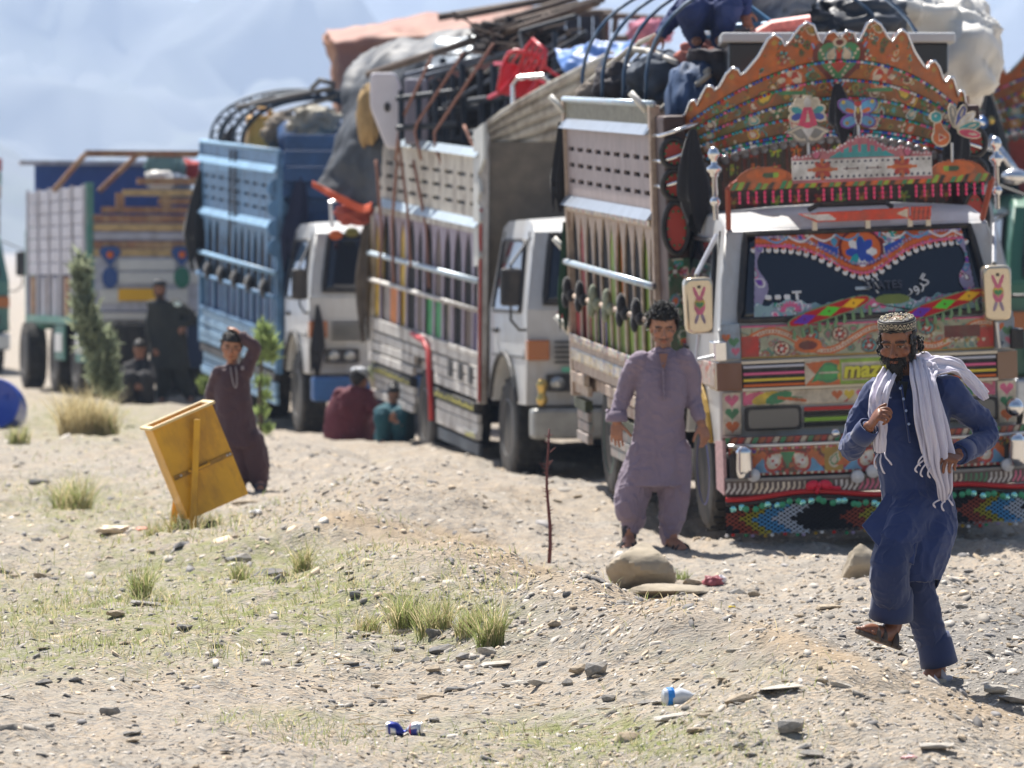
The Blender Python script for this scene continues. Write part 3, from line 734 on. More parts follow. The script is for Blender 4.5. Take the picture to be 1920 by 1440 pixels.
# ================================================================== LORRY 1: painted lorry with a tall crown
def lorry_pose(px, py, D, rx, ry, rz): p = W(px, py, D); return (p.x, p.y, p.z), (math.radians(rx), math.radians(ry), math.radians(rz))
loc, rot = lorry_pose(1640, 1007, 31.0, 2.2, -2.3, 7.5)
T1 = thing('cargo_lorry', 'painted lorry with tall orange scalloped crown, decorated windscreen and coloured net skirt', 'lorry', loc, rot, 'loaded lorries parked in a row')
c1 = cab(T1, WHITE(), grille=False, plain=False, bumper=BLACK())
bluehub = mat('blue_hub', (0.08, 0.1, 0.42), 0.5, dirt=(0.2, 0.17, 0.13), damt=0.5)
greyhub = mat('grey_hub', (0.22, 0.23, 0.25), 0.6, dirt=(0.2, 0.17, 0.13), damt=0.6)
greenhub = mat('green_hub', (0.05, 0.22, 0.18), 0.5, dirt=(0.2, 0.17, 0.13), damt=0.5)
wheel(T1, (-0.83, 0.92, 0.41), -1, bluehub); wheel(T1, (0.83, 0.92, 0.45), 1, bluehub)
wheel(T1, (-0.9, 4.6, 0.33), -1, greenhub, dual=True); wheel(T1, (0.9, 4.6, 0.33), 1, greenhub, dual=True)
chassis(T1, 4.6, 5.9, 1.0, 0.33)
# ---- cargo body
pinkcream = mat('faded_pink_cream_paint', srgb(186,166,148), 0.6, var=0.15, vscale=20, dirt=(0.2, 0.13, 0.11), dscale=14, damt=0.7)
lav = mat('faded_lavender_board', srgb(168,154,152), 0.55, var=0.12, dirt=(0.3, 0.22, 0.2), dscale=9, damt=0.5)
limeb = mat('lime_board', srgb(120,146,30), 0.55, var=0.2); purpb = mat('purple_board', srgb(74,48,104), 0.55, var=0.2); dark = mat('interior_shade', (0.012, 0.012, 0.014), 0.9)  # last one: shade inside the arcade, put into a near-black board colour
orngb = mat('orange_board', srgb(186,110,40), 0.55, var=0.2); redb = mat('red_board', srgb(150,36,38), 0.55, var=0.2)
silverpaint = mat('pale_blue_metal', srgb(178,196,206), 0.35, 0.5, var=0.1, dirt=(0.45, 0.25, 0.2), dscale=12, damt=0.5)
def plank_art(n1, c0, c1, c2):
    m = mat(n1, c0, 0.6, var=0.2, vscale=30, dirt=c1, dscale=11, damt=0.8); return m
P1 = dict(n=11, frame=pinkcream, plank=plank_art('painted_plank', srgb(186,170,152), srgb(140,84,66), None), pillar=pinkcream, rail=silverpaint, ledge=mat('ledge_metal', srgb(176,182,190), 0.35, 0.5, var=0.1), board=lav,
          band=mat('band_board', srgb(136,132,112), 0.6, var=0.3, vscale=25, dirt=(0.1, 0.1, 0.07), dscale=20), strip=mat('dark_strip', srgb(60,66,40), 0.6, var=0.5, vscale=40), skirt=mat('skirt_paint', srgb(168,150,140), 0.6, var=0.2, dirt=(0.10, 0.25, 0.26), dscale=16, damt=0.9),
          low=lambda k: purpb if k in (7,) else (redb if k in (9, 10) else limeb), high=lambda k: {4: orngb, 9: redb}.get(k) or (limeb if k in (1, 5) else dark), front=mat('front_wood', (0.1, 0.06, 0.03), 0.7), yr=4.6, arch=0.5)
b1 = cargo_body(T1, 1.72, 5.8, 1.08, P1, rake=math.radians(0.3))
for o in list(b1.children):
    pass
# painted specks along pillars and planks
def art_strip(parent, name, u0, u1, v0, v1, f, cols, seed, size, base, res=0.008, m=None, thick=0.006):
    cv = Canvas(u0, u1, v0, v1, res, base); cv.ornate(np.ones_like(cv.mask), cols, seed, size); return cv.build(name, f, m or ART(), parent, thick)
PAL = [C[k] for k in ('orange', 'red', 'teal', 'green', 'cream', 'yellow', 'gold', 'dgreen', 'maroon', 'white', 'dorange')]
PALF = [C[k] for k in ('orange', 'red', 'teal', 'green', 'cream', 'pink', 'maroon', 'white', 'blue', 'cream', 'lav')]
art_strip(b1, 'painted_strip', 0.04, 4.04, 1.002, 1.06, lambda U, V: (-1.118-0*U, U, V-0.0), PALF, 11, 0.06, C['cream'], 0.012)
art_strip(b1, 'painted_strip', 0.04, 4.04, 0.86, 0.95, lambda U, V: (-1.108-0*U, U, V), [C['yellow'], C['lav'], C['cream'], C['cream'], C['white'], C['sky']], 12, 0.1, C['cream'], 0.014)
art_strip(b1, 'painted_strip', 0.04, 4.04, 2.0, 2.045, lambda U, V: (-1.12-0*U, U, V), PALF, 13, 0.05, C['cream'], 0.012)
for k in range(0, 6): MB().ell((-1.17, 0.45+0.66*k, 1.42), (0.035, 0.055, 0.085)).ell((-1.18, 0.48+0.66*k, 1.33), (0.03, 0.05, 0.07)).ell((-1.15, 0.41+0.66*k, 1.36), (0.035, 0.05, 0.05)).build('bundle', [mat('grey_green_cloth', srgb(132,138,120), 0.9, var=0.4, vscale=18, bump=0.8, bscale=20), BLACKCLOTH()][k in (0, 1, 4, 5)], b1, smooth=True)
tassel(b1, (-1.15, 4.1, 2.66), 0.62, 0.12, seed=3); tassel(b1, (-1.14, 4.1, 1.9), 0.75, 0.09, mat('green_rags', srgb(40,70,50), 0.9, var=0.4), seed=4)
for y, z in ((4.05, 2.73), (4.1, 1.65), (4.15, 1.05), (0.15, 2.78)): MB().tube([(-1.1, y, z), (-1.2, y+0.05, z+0.13)], 0.024, 8).build('stake', mat('white_stake', (0.7, 0.68, 0.62), 0.5), b1, smooth=True)

# ---- front wings of the body beside the cab: discs and drop shapes in chrome trim
wingm = mat('wing_board', srgb(70,46,40), 0.55, var=0.3)
for s in (-1, 1):
    wg = MB().lohi((s*1.08, 1.3, 0.98), (s*0.93, 1.72, 2.75)).build('front_wing', wingm, T1, bevel=0.02)
    for z, rz_, ry_ in ((2.5, 0.095, 0.085), (2.29, 0.095, 0.085), (2.0, 0.17, 0.085)):
        pl = [(ry_*math.cos(a), rz_*math.sin(a)) for a in np.linspace(0, 2*PI, 20, endpoint=False)]
        d = MB().prism(pl, (s*1.02, 1.285, z), (1, 0, 0), (0, 0, 1), 0.012).build('wing_disc', mat('disc_red', srgb(190,70,56), 0.5), wg)
        MB().tube([(s*1.02+u, 1.27, z+v) for u, v in pl], 0.02, 6, closed=True).build('disc_rim', BLACK(), d, smooth=True)
        cv = MB()
        for q in range(10): cv.ell((s*1.02+ry_*0.7*math.cos(q*0.63), 1.27, z+rz_*0.7*math.sin(q*0.63)), 0.009, nu=6, nv=4)
        cv.build('disc_dots', mat('green_dot', C['green'], 0.4), d)
    art_strip(wg, 'wing_art', -0.075, 0.075, 0.99, 1.8, lambda U, V, s=s: (s*1.005+U, 1.29+0*U, V), PALF, 30+s, 0.08, C['dgreen'], 0.009)
    for k in range(3):
        z = 2.3+0.17*k; MB().tube([(s*0.86, 1.2, z+0.06), (s*1.04, 1.22, z), (s*1.1, 1.3, z-0.02), (s*1.1, 1.6, z-0.02)], 0.014, 6).build('guard_rail', CHROME(), wg, smooth=True)
# ---- painted board under the crown
cv = Canvas(-0.95, 0.95, 1.98, 2.66, 0.008, srgb(40,24,16))
for k in range(13):
    u = -0.95+k*1.9/13; cv.rect(u+0.012, u+0.134, 1.98, 2.66, [srgb(58,26,18), srgb(36,44,24), srgb(74,38,18)][k % 3])
    for q in range(6): cv.flower(u+0.073, 2.04+0.11*q, 0.045, 5, [[C['orange'], C['red'], C['lime']][(k+q) % 3]], C['yellow'], q)
    cv.stroke([(u+0.006, 1.98), (u+0.006, 2.66)], 0.012, C['maroon'])
cv.build('painted_board', lambda U, V: (U, 1.5+0*U, V), ART(), T1, 0.02)
# ---- crown
def crown_outline():
    L = [(0, 3.36), (-0.045, 3.405), (-0.10, 3.39), (-0.13, 3.33), (-0.155, 3.35), (-0.2, 3.45), (-0.25, 3.47), (-0.30, 3.44), (-0.36, 3.36), (-0.40, 3.32), (-0.43, 3.37), (-0.475, 3.40), (-0.52, 3.37), (-0.585, 3.25), (-0.67, 3.15),
         (-0.70, 3.13), (-0.72, 3.17), (-0.76, 3.18), (-0.80, 3.14), (-0.84, 3.06), (-0.87, 3.03), (-0.89, 3.06), (-0.93, 3.06), (-0.96, 3.0), (-0.985, 2.93), (-1.0, 2.97), (-1.035, 2.96), (-1.06, 2.88), (-1.10, 2.82), (-1.13, 2.80), (-1.14, 2.70), (-0.96, 2.57), (-0.9, 2.555)]
    bot = [(-0.9+1.8*k/24, 2.555+0.17*(1-((k-12)/12)**2)) for k in range(1, 24)]
    return L+bot+[(-u, v) for u, v in L[::-1]][:-1]
OUT = crown_outline()
cv = Canvas(-1.16, 1.16, 2.5, 3.5, 0.0065, srgb(150,76,28)); w = (slice(0, cv.nv), slice(0, cv.nu)); cv.mask = cv.inpoly(w, OUT)
arc = lambda v0, drop, hw_: [(u, v0-drop*(u/1.0)**2) for u in np.linspace(-hw_, hw_, 50)]
ARCS = [(2.725, 0.17, 0.98), (2.84, 0.21, 1.05), (2.95, 0.26, 1.1), (3.07, 0.31, 1.12), (3.20, 0.36, 1.02)]
AV = lambda a, U: a[0]-a[1]*U**2
bandcols = [srgb(128,86,36), srgb(104,98,40), srgb(140,84,34), srgb(164,96,34), srgb(184,92,30)]
for k in range(5):
    lo = AV(ARCS[k], cv.U); hi = AV(ARCS[k+1], cv.U) if k < 4 else lo+9
    m = (cv.V > lo) & (cv.V <= hi); cv.rgb[m] = bandcols[k]
    if k < 4:
        cv.ornate(m & cv.mask, [C['dgreen'], C['olive'], C['red'], C['dorange'], C['cream'], C['teal'], C['gold'], C['maroon'], C['green'], C['olive'], C['brown']], 50+k, 0.065)
        if k < 3:
            for u in np.arange(-0.9, 0.95, 0.3):
                sgn = 1 if u < 0 else -1; v = float(AV(ARCS[k], u))+0.055
                cv.paisley(u, v, 0.06, [[C['cream'], C['orange'], C['white'], C['yellow']][(k+int(u*9)) % 4], [C['red'], C['teal'], C['maroon']][k % 3], C['cream']], rot=sgn*1.2, flip=sgn)
                cv.dots([(u-0.07, v+0.02), (u, v+0.05), (u+0.07, v+0.02)], 0.007, [C['cream'], C['red']], 0.022)
m = cv.V < AV(ARCS[0], cv.U); cv.rgb[m] = srgb(92,60,26); cv.ornate(m & cv.mask, [C['green'], C['olive'], C['cream'], C['red'], C['gold']], 49, 0.07)
top = cv.V > AV(ARCS[4], cv.U)
for s in (-1, 1):
    cv.paisley(s*0.33, 3.1, 0.13, [C['orange'], C['cream'], C['red']], rot=-s*0.4, flip=s); cv.paisley(s*0.52, 2.98, 0.11, [C['dorange'], C['olive'], C['yellow']], rot=s*0.7, flip=-s)
    cv.flower(s*0.36, 3.08, 0.085, 8, [C['cream'], C['red']], C['orange']); cv.rect(s*0.33-0.1, s*0.33+0.1, 2.985, 3.01, C['green'])
    cv.ornate(top & cv.mask & (np.abs(cv.U-s*0.3) < 0.27), [C['red'], C['orange'], C['dgreen'], C['maroon'], C['gold'], C['teal'], C['olive'], C['cream']], 61, 0.065)
    for u, v0, v1 in ((0.475, 3.12, 3.36), (0.76, 2.98, 3.14), (0.92, 2.88, 3.02), (1.03, 2.8, 2.93)):
        cv.stroke([(s*(u+0.04), v0), (s*u, v1)], 0.065, srgb(186,98,34)); cv.ell(s*u, v1-0.02, 0.018, 0.018, C['gold'])
    cv.stroke([(s*0.2, 3.32), (0, 2.98)], 0.035, C['red']); cv.stroke([(s*0.2, 3.32), (0, 2.98)], 0.014, C['sky'])
cv.heart(0, 3.2, 0.2, C['maroon']); cv.heart(0, 3.21, 0.16, C['green']); cv.heart(0, 3.22, 0.10, C['red']); cv.paisley(-0.06, 3.25, 0.07, [C['teal'], C['cream']]); cv.paisley(0.06, 3.25, 0.07, [C['teal'], C['cream']], flip=-1)
cv.dots([(-0.14, 3.28), (0, 3.05), (0.14, 3.28)], 0.01, [C['cream']], 0.03); cv.ell(0, 3.33, 0.05, 0.035, C['cream']); cv.ell(0, 3.33, 0.03, 0.02, C['maroon'])
CY = lambda U, V: 1.12-0.42*(V-2.55)+0.30*np.abs(U)**2.2
cr = cv.build('crown', lambda U, V: (U, CY(U, V), V), ART(), T1, 0.03)
cr.scale = (0.9, 1, 0.97); cr.location = (0.03, 0, -0.03)
for side_pts in ([p for p in OUT[:32]], [(-u, v) for u, v in OUT[:32]]):
    MB().tube([(u, float(CY(u, v))-0.004, v) for u, v in side_pts], 0.011, 5).build('crown_edge', CHROME(), cr, smooth=True)
beadm = [mat('bead_'+n, c, 0.25, coat=0.5) for n, c in (('blue', C['blue']), ('sky', C['sky']), ('white', C['white']), ('red', C['red']), ('green', C['green']), ('pink', C['pink']), ('teal', C['teal']))]
for k, a in enumerate(ARCS+[(2.725-0.025, 0.17, 0.9)]):
    mb = MB(); P = resample(arc(*a), 84)
    for q, (u, v) in enumerate(P):
        mb.use(beadm[int(vnoise(q*0.6, k*7.7)*20) % 7]); mb.ell((u, float(CY(u, v))-0.012, v), (0.014, 0.009, 0.011), nu=6, nv=4)
    mb.build('bead_string', None, cr)
    MB().tube([(u, float(CY(u, v))-0.002, v+0.014) for u, v in P[::3]], 0.006, 4).build('bead_wire', mat('dull_green_trim', srgb(60,80,50), 0.5), cr)
for k in range(27):
    u = -0.9+1.8*k/26; v = 2.50+0.17*(1-(u/0.9)**2); MB().ell((u, 1.22+0.3*abs(u)**2.2, v), 0.037, nu=12).build('grey_bulb', mat('grey_glass', (0.16, 0.165, 0.18), 0.25, coat=0.3), cr, smooth=True)
for k in range(36):
    u = -0.9+1.8*k/35; v = 2.46+0.16*(1-(u/0.9)**2); MB().tube([(u, 1.34, v), (u, 1.34, v-0.09)], 0.008, 5).build('hanging_bead', mat('dark_bead', (0.05, 0.04, 0.04), 0.4), cr)
tassel(T1, (-0.9, 1.1, 2.66), 0.62, 0.2, seed=5); tassel(T1, (0.03, 0.78, 2.93), 0.36, 0.17, seed=6); tassel(T1, (0.86, 1.02, 2.78), 0.5, 0.17, seed=7)
# ---- visor rack above the wind screen
for s in (-1, 1):
    MB().tube([(s*0.84, 0.3, 2.02), (s*0.87, 0.12, 2.28), (s*0.8, 0.1, 2.33)], 0.02, 6).build('rack_post', mat('rack_paint', srgb(150,70,50), 0.5), T1)
    p = MB(); x = s*0.93
    p.lathe([(0.018, 2.08), (0.018, 2.36), (0.028, 2.36), (0.03, 2.38), (0.05, 2.40), (0.05, 2.42), (0.02, 2.44), (0.02, 2.47), (0.036, 2.485), (0.04, 2.51), (0.03, 2.54), (0.004, 2.555)], (x, 0.25, 0), n=14); p.ell((x, 0.25, 2.2), 0.035)
    p.build('chrome_finial', CHROME(), T1, smooth=True)
cv = Canvas(-0.86, 0.86, 2.27, 2.47, 0.007, C['dorange'])
cv.mask[:] = (cv.V < 2.325) | ((((np.abs(cv.U)-0.63)/0.19)**2+((cv.V-2.325)/0.095)**2 < 1))
for k in range(44): cv.poly([(-0.86+k*0.04, 2.27), (-0.83+k*0.04, 2.27), (-0.80+k*0.04, 2.325), (-0.83+k*0.04, 2.325)], [C['green'], C['lime'], C['black'], C['orange']][k % 4])
for s in (-1, 1):
    cv.ell(s*0.62, 2.36, 0.13, 0.05, C['orange']); cv.ell(s*0.6, 2.36, 0.05, 0.02, C['dgreen']); cv.ell(s*0.56, 2.36, 0.02, 0.02, C['lime'])
rk = cv.build('visor_board', lambda U, V: (U, 0.08+0*U, V), ART(), T1, 0.02)
pinkbead = mat('pink_bead', C['hot'], 0.35)
for k in range(30):
    u = -0.8+1.6*k/29
    if 0.28 < abs(u) < 0.33: continue
    m2 = MB()
    for q in range(3): m2.ell((u, 0.085, 2.25-0.028*q), (0.010, 0.010, 0.015), nu=6, nv=4)
    m2.build('bead_drop', pinkbead, rk)
MB().tube([(-0.3, 0.34, 2.12), (-0.25, 0.3, 2.15), (0.2, 0.3, 2.15), (0.25, 0.34, 2.12)], 0.018, 6).build('roof_handle', BLACK(), T1)
# ornament board
cv = Canvas(-0.47, 0.47, 2.3, 2.62, 0.006, srgb(196,110,120)); U, V = cv.U, cv.V
topv = 2.47+0.12*np.exp(-(U/0.17)**2)+0.035*np.exp(-((np.abs(U)-0.28)/0.06)**2)+0.012*np.abs(np.sin(U*55)); cv.mask = (V < topv) & (np.abs(U) < 0.46)
cv.rect(-0.46, 0.46, 2.32, 2.445, C['white'])
for s in (-1, 1):
    cv.flower(s*0.26, 2.385, 0.075, 8, [C['orange'], C['red']], C['red']); cv.rect(s*0.26-0.1, s*0.26+0.1, 2.375, 2.395, C['orange']); cv.paisley(s*0.3, 2.49, 0.05, [C['maroon'], C['pink']])
for v in (2.335, 2.43):
    for u in np.linspace(-0.44, 0.44, 24): cv.ell(u, v, 0.009, 0.009, C['navy'])
for u in (-0.1, -0.03, 0.03, 0.1): cv.ell(u, 2.385, 0.008, 0.012, C['navy'])
cv.stroke([(-0.12, 2.385), (-0.03, 2.385)], 0.008, C['maroon']); cv.stroke([(0.04, 2.385), (0.12, 2.385)], 0.008, C['maroon'])
P = [(-0.22, 2.455)]+[(u, 2.455+0.085*math.cos(u/0.22*PI/2)) for u in np.linspace(-0.22, 0.22, 14)]+[(0.22, 2.455)]
cv.poly(P, C['teal'])
for u in (-0.13, -0.08, -0.02, 0.04, 0.09, 0.14): cv.rect(u-0.006, u+0.012, 2.49, 2.57, srgb(196,90,120))
for u in np.linspace(-0.46, 0.46, 40): cv.ell(u, float(np.interp(u, U[0], topv[0]))-0.012, 0.007, 0.007, C['white'])
ob = cv.build('ornament_board', lambda U, V: (U, 0.04+0*U, V), ART(), T1, 0.02)
# cut-out flower, butterfly and bird on the board
def cutout(name, cx, cz, y, draw, half, hgt, rotz=0):
    cv = Canvas(-half, half, -hgt, hgt, 0.005, (0, 0, 0)); cv.rgb[:] = -1; draw(cv); cv.mask = cv.rgb[..., 0] >= 0; cv.rgb = np.clip(cv.rgb, 0, 1)
    o = cv.build(name, lambda U, V: (cx+U, y+0*U, cz+V), ART(), T1, 0.02)
    MB().tube([(cx, y+0.015, cz-hgt*0.6), (cx, y+0.02, 2.4)], 0.01, 5).build('stay', STEEL(), o); return o
def dflower(c):
    for s in (-1, 1): c.paisley(s*0.055, -0.09, 0.10, [C['grey'], C['cream'], C['grey']], rot=-s*1.0, flip=s)
    for k, a in enumerate(np.linspace(-0.25, PI+0.25, 7)): c.ell(math.cos(a)*0.075, 0.03+math.sin(a)*0.07, 0.055, 0.038, C['cream'], a)
    for k, a in enumerate(np.linspace(-0.25, PI+0.25, 7)): c.ell(math.cos(a)*0.075, 0.03+math.sin(a)*0.07, 0.038, 0.022, [C['blue'], C['teal'], C['cream'], C['white'], C['cream'], C['teal'], C['blue']][k], a)
    c.poly([(-0.065, -0.04), (-0.025, 0.075), (0.025, 0.075), (0.065, -0.04), (0, -0.065)], C['hot']); c.poly([(-0.015, -0.02), (0, 0.05), (0.015, -0.02)], C['cream']); c.poly([(-0.045, -0.06), (0, -0.13), (0.045, -0.06)], C['white'])
def dbutter(c):
    for s in (-1, 1):
        c.ell(s*0.065, 0.045, 0.075, 0.05, C['purple'], s*0.5); c.ell(s*0.065, 0.045, 0.06, 0.038, C['sky'], s*0.5); c.ell(s*0.06, -0.05, 0.06, 0.045, C['purple'], -s*0.3); c.ell(s*0.06, -0.05, 0.045, 0.03, C['sky'], -s*0.3)
        c.ell(s*0.055, 0.02, 0.03, 0.014, C['orange'], s*0.3); c.ell(s*0.095, 0.075, 0.014, 0.014, C['yellow']); c.ell(s*0.075, -0.06, 0.012, 0.012, C['gold'])
    c.ell(0, 0, 0.026, 0.08, C['white']); c.ell(0, -0.01, 0.016, 0.06, C['maroon']); c.ell(0, 0.02, 0.01, 0.02, C['yellow']); c.ell(0, 0.065, 0.025, 0.02, C['red'])
def dbird(c):
    for k, (a, col) in enumerate(zip((1.75, 1.2, 0.72, 0.25, -0.2), (C['grey'], C['blue'], C['white'], C['teal'], C['hot']))):
        c.ell(0.03+math.cos(a)*0.09, -0.02+math.sin(a)*0.1, 0.085, 0.034, C['cream'], a); c.ell(0.03+math.cos(a)*0.09, -0.02+math.sin(a)*0.1, 0.07, 0.024, col, a); c.ell(0.03+math.cos(a)*0.11, -0.02+math.sin(a)*0.125, 0.03, 0.008, C['cream'], a)
    c.ell(-0.07, -0.06, 0.065, 0.062, C['cream']); c.poly([(-0.13, -0.09), (-0.115, 0.045), (-0.07, 0.045), (-0.01, -0.06), (-0.04, -0.11)], C['cream'])
    c.ell(-0.07, -0.06, 0.054, 0.05, C['orange']); c.poly([(-0.12, -0.08), (-0.108, 0.04), (-0.075, 0.04), (-0.02, -0.06)], C['orange']); c.poly([(-0.085, -0.03), (-0.09, -0.085), (-0.035, -0.06)], C['cream']); c.poly([(-0.08, -0.04), (-0.082, -0.075), (-0.048, -0.06)], C['red'])
    c.ell(-0.1, 0.075, 0.045, 0.042, C['cream']); c.ell(-0.1, 0.075, 0.034, 0.032, C['teal']); c.poly([(-0.16, 0.065), (-0.13, 0.085), (-0.13, 0.055)], C['cream']); c.ell(-0.105, 0.082, 0.007, 0.007, C['white'])
cutout('flower_cutout', -0.335, 2.715, 0.1, dflower, 0.15, 0.16); cutout('butterfly_cutout', 0.0, 2.735, 0.12, dbutter, 0.15, 0.12); cutout('bird_cutout', 0.6, 2.62, 0.06, dbird, 0.19, 0.16)
# red pencil board on the roof edge
cv = Canvas(-0.5, 0.42, -0.05, 0.05, 0.006, C['red']); cv.mask[:] = False
w = (slice(0, cv.nv), slice(0, cv.nu)); cv.mask |= cv.inpoly(w, [(-0.49, 0.03), (-0.36, -0.035), (0.26, -0.035), (0.26, 0.045), (-0.2, 0.035)]) | cv.inpoly(w, [(0.26, -0.045), (0.4, -0.045), (0.41, 0.05), (0.27, 0.05)])
cv.rgb[:] = srgb(226,70,36); cv.poly([(-0.46, 0.024), (-0.34, -0.025), (-0.22, -0.02), (-0.27, 0.015)], C['white']); cv.poly([(0.17, 0.005), (0.25, -0.03), (0.25, 0.035)], C['cream'])
for k in range(4): cv.stroke([(0.285+0.03*k, -0.04), (0.295+0.03*k, 0.045)], 0.008, C['maroon'])
pn = cv.build('pencil_board', lambda U, V: (U+0.07, 0.17+0*U, 2.075+V+0.0*U), ART(), T1, 0.015)
for u in (-0.33, 0.02, 0.3, 0.42): MB().lohi((u+0.02, 0.175, 1.99), (u+0.05, 0.2, 2.05)).build('bracket', mat('bracket_cream', C['cream'], 0.5), pn)
# ---- decorated wind screen
def wsf(U, V): return (U, front_y_np(V)+0.05*(U/0.975)**2-0.026, V)
def front_y_np(V): return np.where(V <= ZW0, 0.0, (V-ZW0)/(ZW1-ZW0)*0.24)
cv = Canvas(-0.80, 0.80, 1.45, 1.965, 0.005, C['navy']); U, V = cv.U, cv.V; cv.mask[:] = False
val = 1.90-0.17*np.exp(-(U/0.26)**2)-0.035*np.exp(-(U/0.5)**2); hwv = 0.745+(1.45-V)*0.12
m = (V > val) & (np.abs(U) < hwv); cv.mask |= m; cv.rgb[m] = C['dorange']; cv.ornate(m, PALF+[C['blue'], C['sky']], 71, 0.085)
cv.ell(0, 1.86, 0.15, 0.13, C['maroon']); cv.ell(0, 1.865, 0.13, 0.11, C['orange']); cv.flower(0, 1.84, 0.11, 8, [C['white'], C['blue'], C['teal']], C['blue']); cv.ell(0, 1.86, 0.03, 0.08, C['blue'])
for s in (-1, 1): cv.poly([(s*0.15, 1.87), (s*0.28, 1.92), (s*0.26, 1.85), (s*0.16, 1.82)], C['blue'])
for off, r_, col in ((0.0, 0.012, C['pink']), (0.03, 0.014, C['orange']), (0.06, 0.010, C['lav'])):
    for u in np.linspace(-0.72, 0.72, 60): cv.ell(u, float(1.90-0.17*math.exp(-(u/0.26)**2)-0.035*math.exp(-(u/0.5)**2))+off+0.01, r_, r_, col)
for u in np.linspace(-0.7, 0.7, 30):
    v = 1.90-0.17*math.exp(-(u/0.26)**2)-0.035*math.exp(-(u/0.5)**2)-0.016; before = cv.mask.copy()
    w = cv.win(u-0.03, u+0.03, v-0.03, v+0.03); q = (cv.U[w]-u)**2+(cv.V[w]-v)**2 < 0.021**2; cv.mask[w] |= q; cv.rgb[w][q] = C['white']; cv.ell(u, v+0.014, 0.012, 0.008, C['orange'])
for k in range(9):
    u0 = -0.62+k*0.155
    if k in (4,): continue
    cv.stroke([(u0+0.15*t-0.0, 1.955-0.035*math.sin(t*PI)) for t in np.linspace(0, 1, 8)], 0.012, C['white'] if k % 3 else C['sky'])
for s in (-1, 1):
    m = (np.abs(U) < hwv) & (s*U > 0.655+0.03*np.sin(V*22)) & (V < 1.9); cv.mask |= m; cv.rgb[m] = srgb(150,140,170); cv.ornate(m, [C['lav'], C['pink'], C['teal'], C['white'], C['purple'], C['maroon']], 80+s, 0.07)
low = (V < 1.525+0.035*np.exp(-((np.abs(U)-0.5)/0.1)**2)+0.03*np.exp(-(U/0.12)**2)+0.008*np.sin(U*70)) & (np.abs(U) < 0.74); cv.mask |= low; cv.rgb[low] = srgb(150,176,176); cv.ornate(low, [C['pink'], C['white'], C['teal'], C['lav'], C['green'], C['white']], 83, 0.06)
for u in (-0.5, -0.15, 0.05, 0.5):
    for a in np.linspace(0.2, PI-0.2, 9): cv.ell(u+0.055*math.cos(a), 1.475+0.055*math.sin(a), 0.02, 0.009, C['pink'], a)
def extra(m, col): cv.mask |= m; cv.rgb[m] = col
for k, u in enumerate((-0.635, -0.575, -0.515)): extra((U-u)**2/0.024**2+(V-1.575)**2/0.020**2 < 1, C['white'])
extra((np.abs(U+0.45) < 0.012) & (np.abs(V-1.58) < 0.028) | (np.abs(U+0.45) < 0.032) & (np.abs(V-1.603) < 0.009), C['white'])
for (a, b) in ((-0.005, 1.665), (0.02, 1.645), (0.055, 1.66), (0.085, 1.665), (0.07, 1.64), (0.03, 1.62), (0.085, 1.615), (0.075, 1.585)): extra(((U-a)*0.8+(V-b)*0.5)**2/0.007**2+((V-b)*0.8-(U-a)*0.5)**2/0.016**2 < 1, C['white'])
extra((np.abs(U+0.02) < 0.05) & (np.abs(V-1.61) < 0.014), srgb(190,200,205))
extra((((U-0.17)/0.12)**2+((V-1.535)/0.035)**2 < 1), srgb(120,130,60))
cv.build('windscreen_art', wsf, mat_vcol('sticker_art', 0.35, var=0.15), c1, 0.004)
def lettering(text, parent, loc, size, m, rot=(PI/2, 0, 0), depth=0.004, shear=0.0, sx=1.0, name='lettering', bold=0.0):
    cu = bpy.data.curves.new(name, 'FONT'); cu.body = text; cu.size = size; cu.extrude = depth; cu.align_x = 'CENTER'; cu.shear = shear; cu.offset = bold; cu.resolution_u = 3
    cu.materials.append(m); tmp = bpy.data.objects.new(name, cu); COL.objects.link(tmp); dg = bpy.context.evaluated_depsgraph_get()
    me = bpy.data.meshes.new_from_object(tmp.evaluated_get(dg)); COL.objects.unlink(tmp); bpy.data.objects.remove(tmp)
    o = link(name, me, parent); o.location = loc; o.rotation_euler = rot; o.scale = (sx, 1, 1); return o
whitem = mat('white_sticker', (0.75, 0.74, 0.74), 0.5)
lettering('\uFB56\u0648\uFEAE\uFB94', c1, (0.33, 0.045, 1.575), 0.10, whitem, rot=(PI/2-0.37, -0.5, 0.02))
lettering('STATES', c1, (0.12, 0.045, 1.605), 0.075, mat('dark_sticker', srgb(74,76,88), 0.5), rot=(PI/2-0.37, 0, 0))
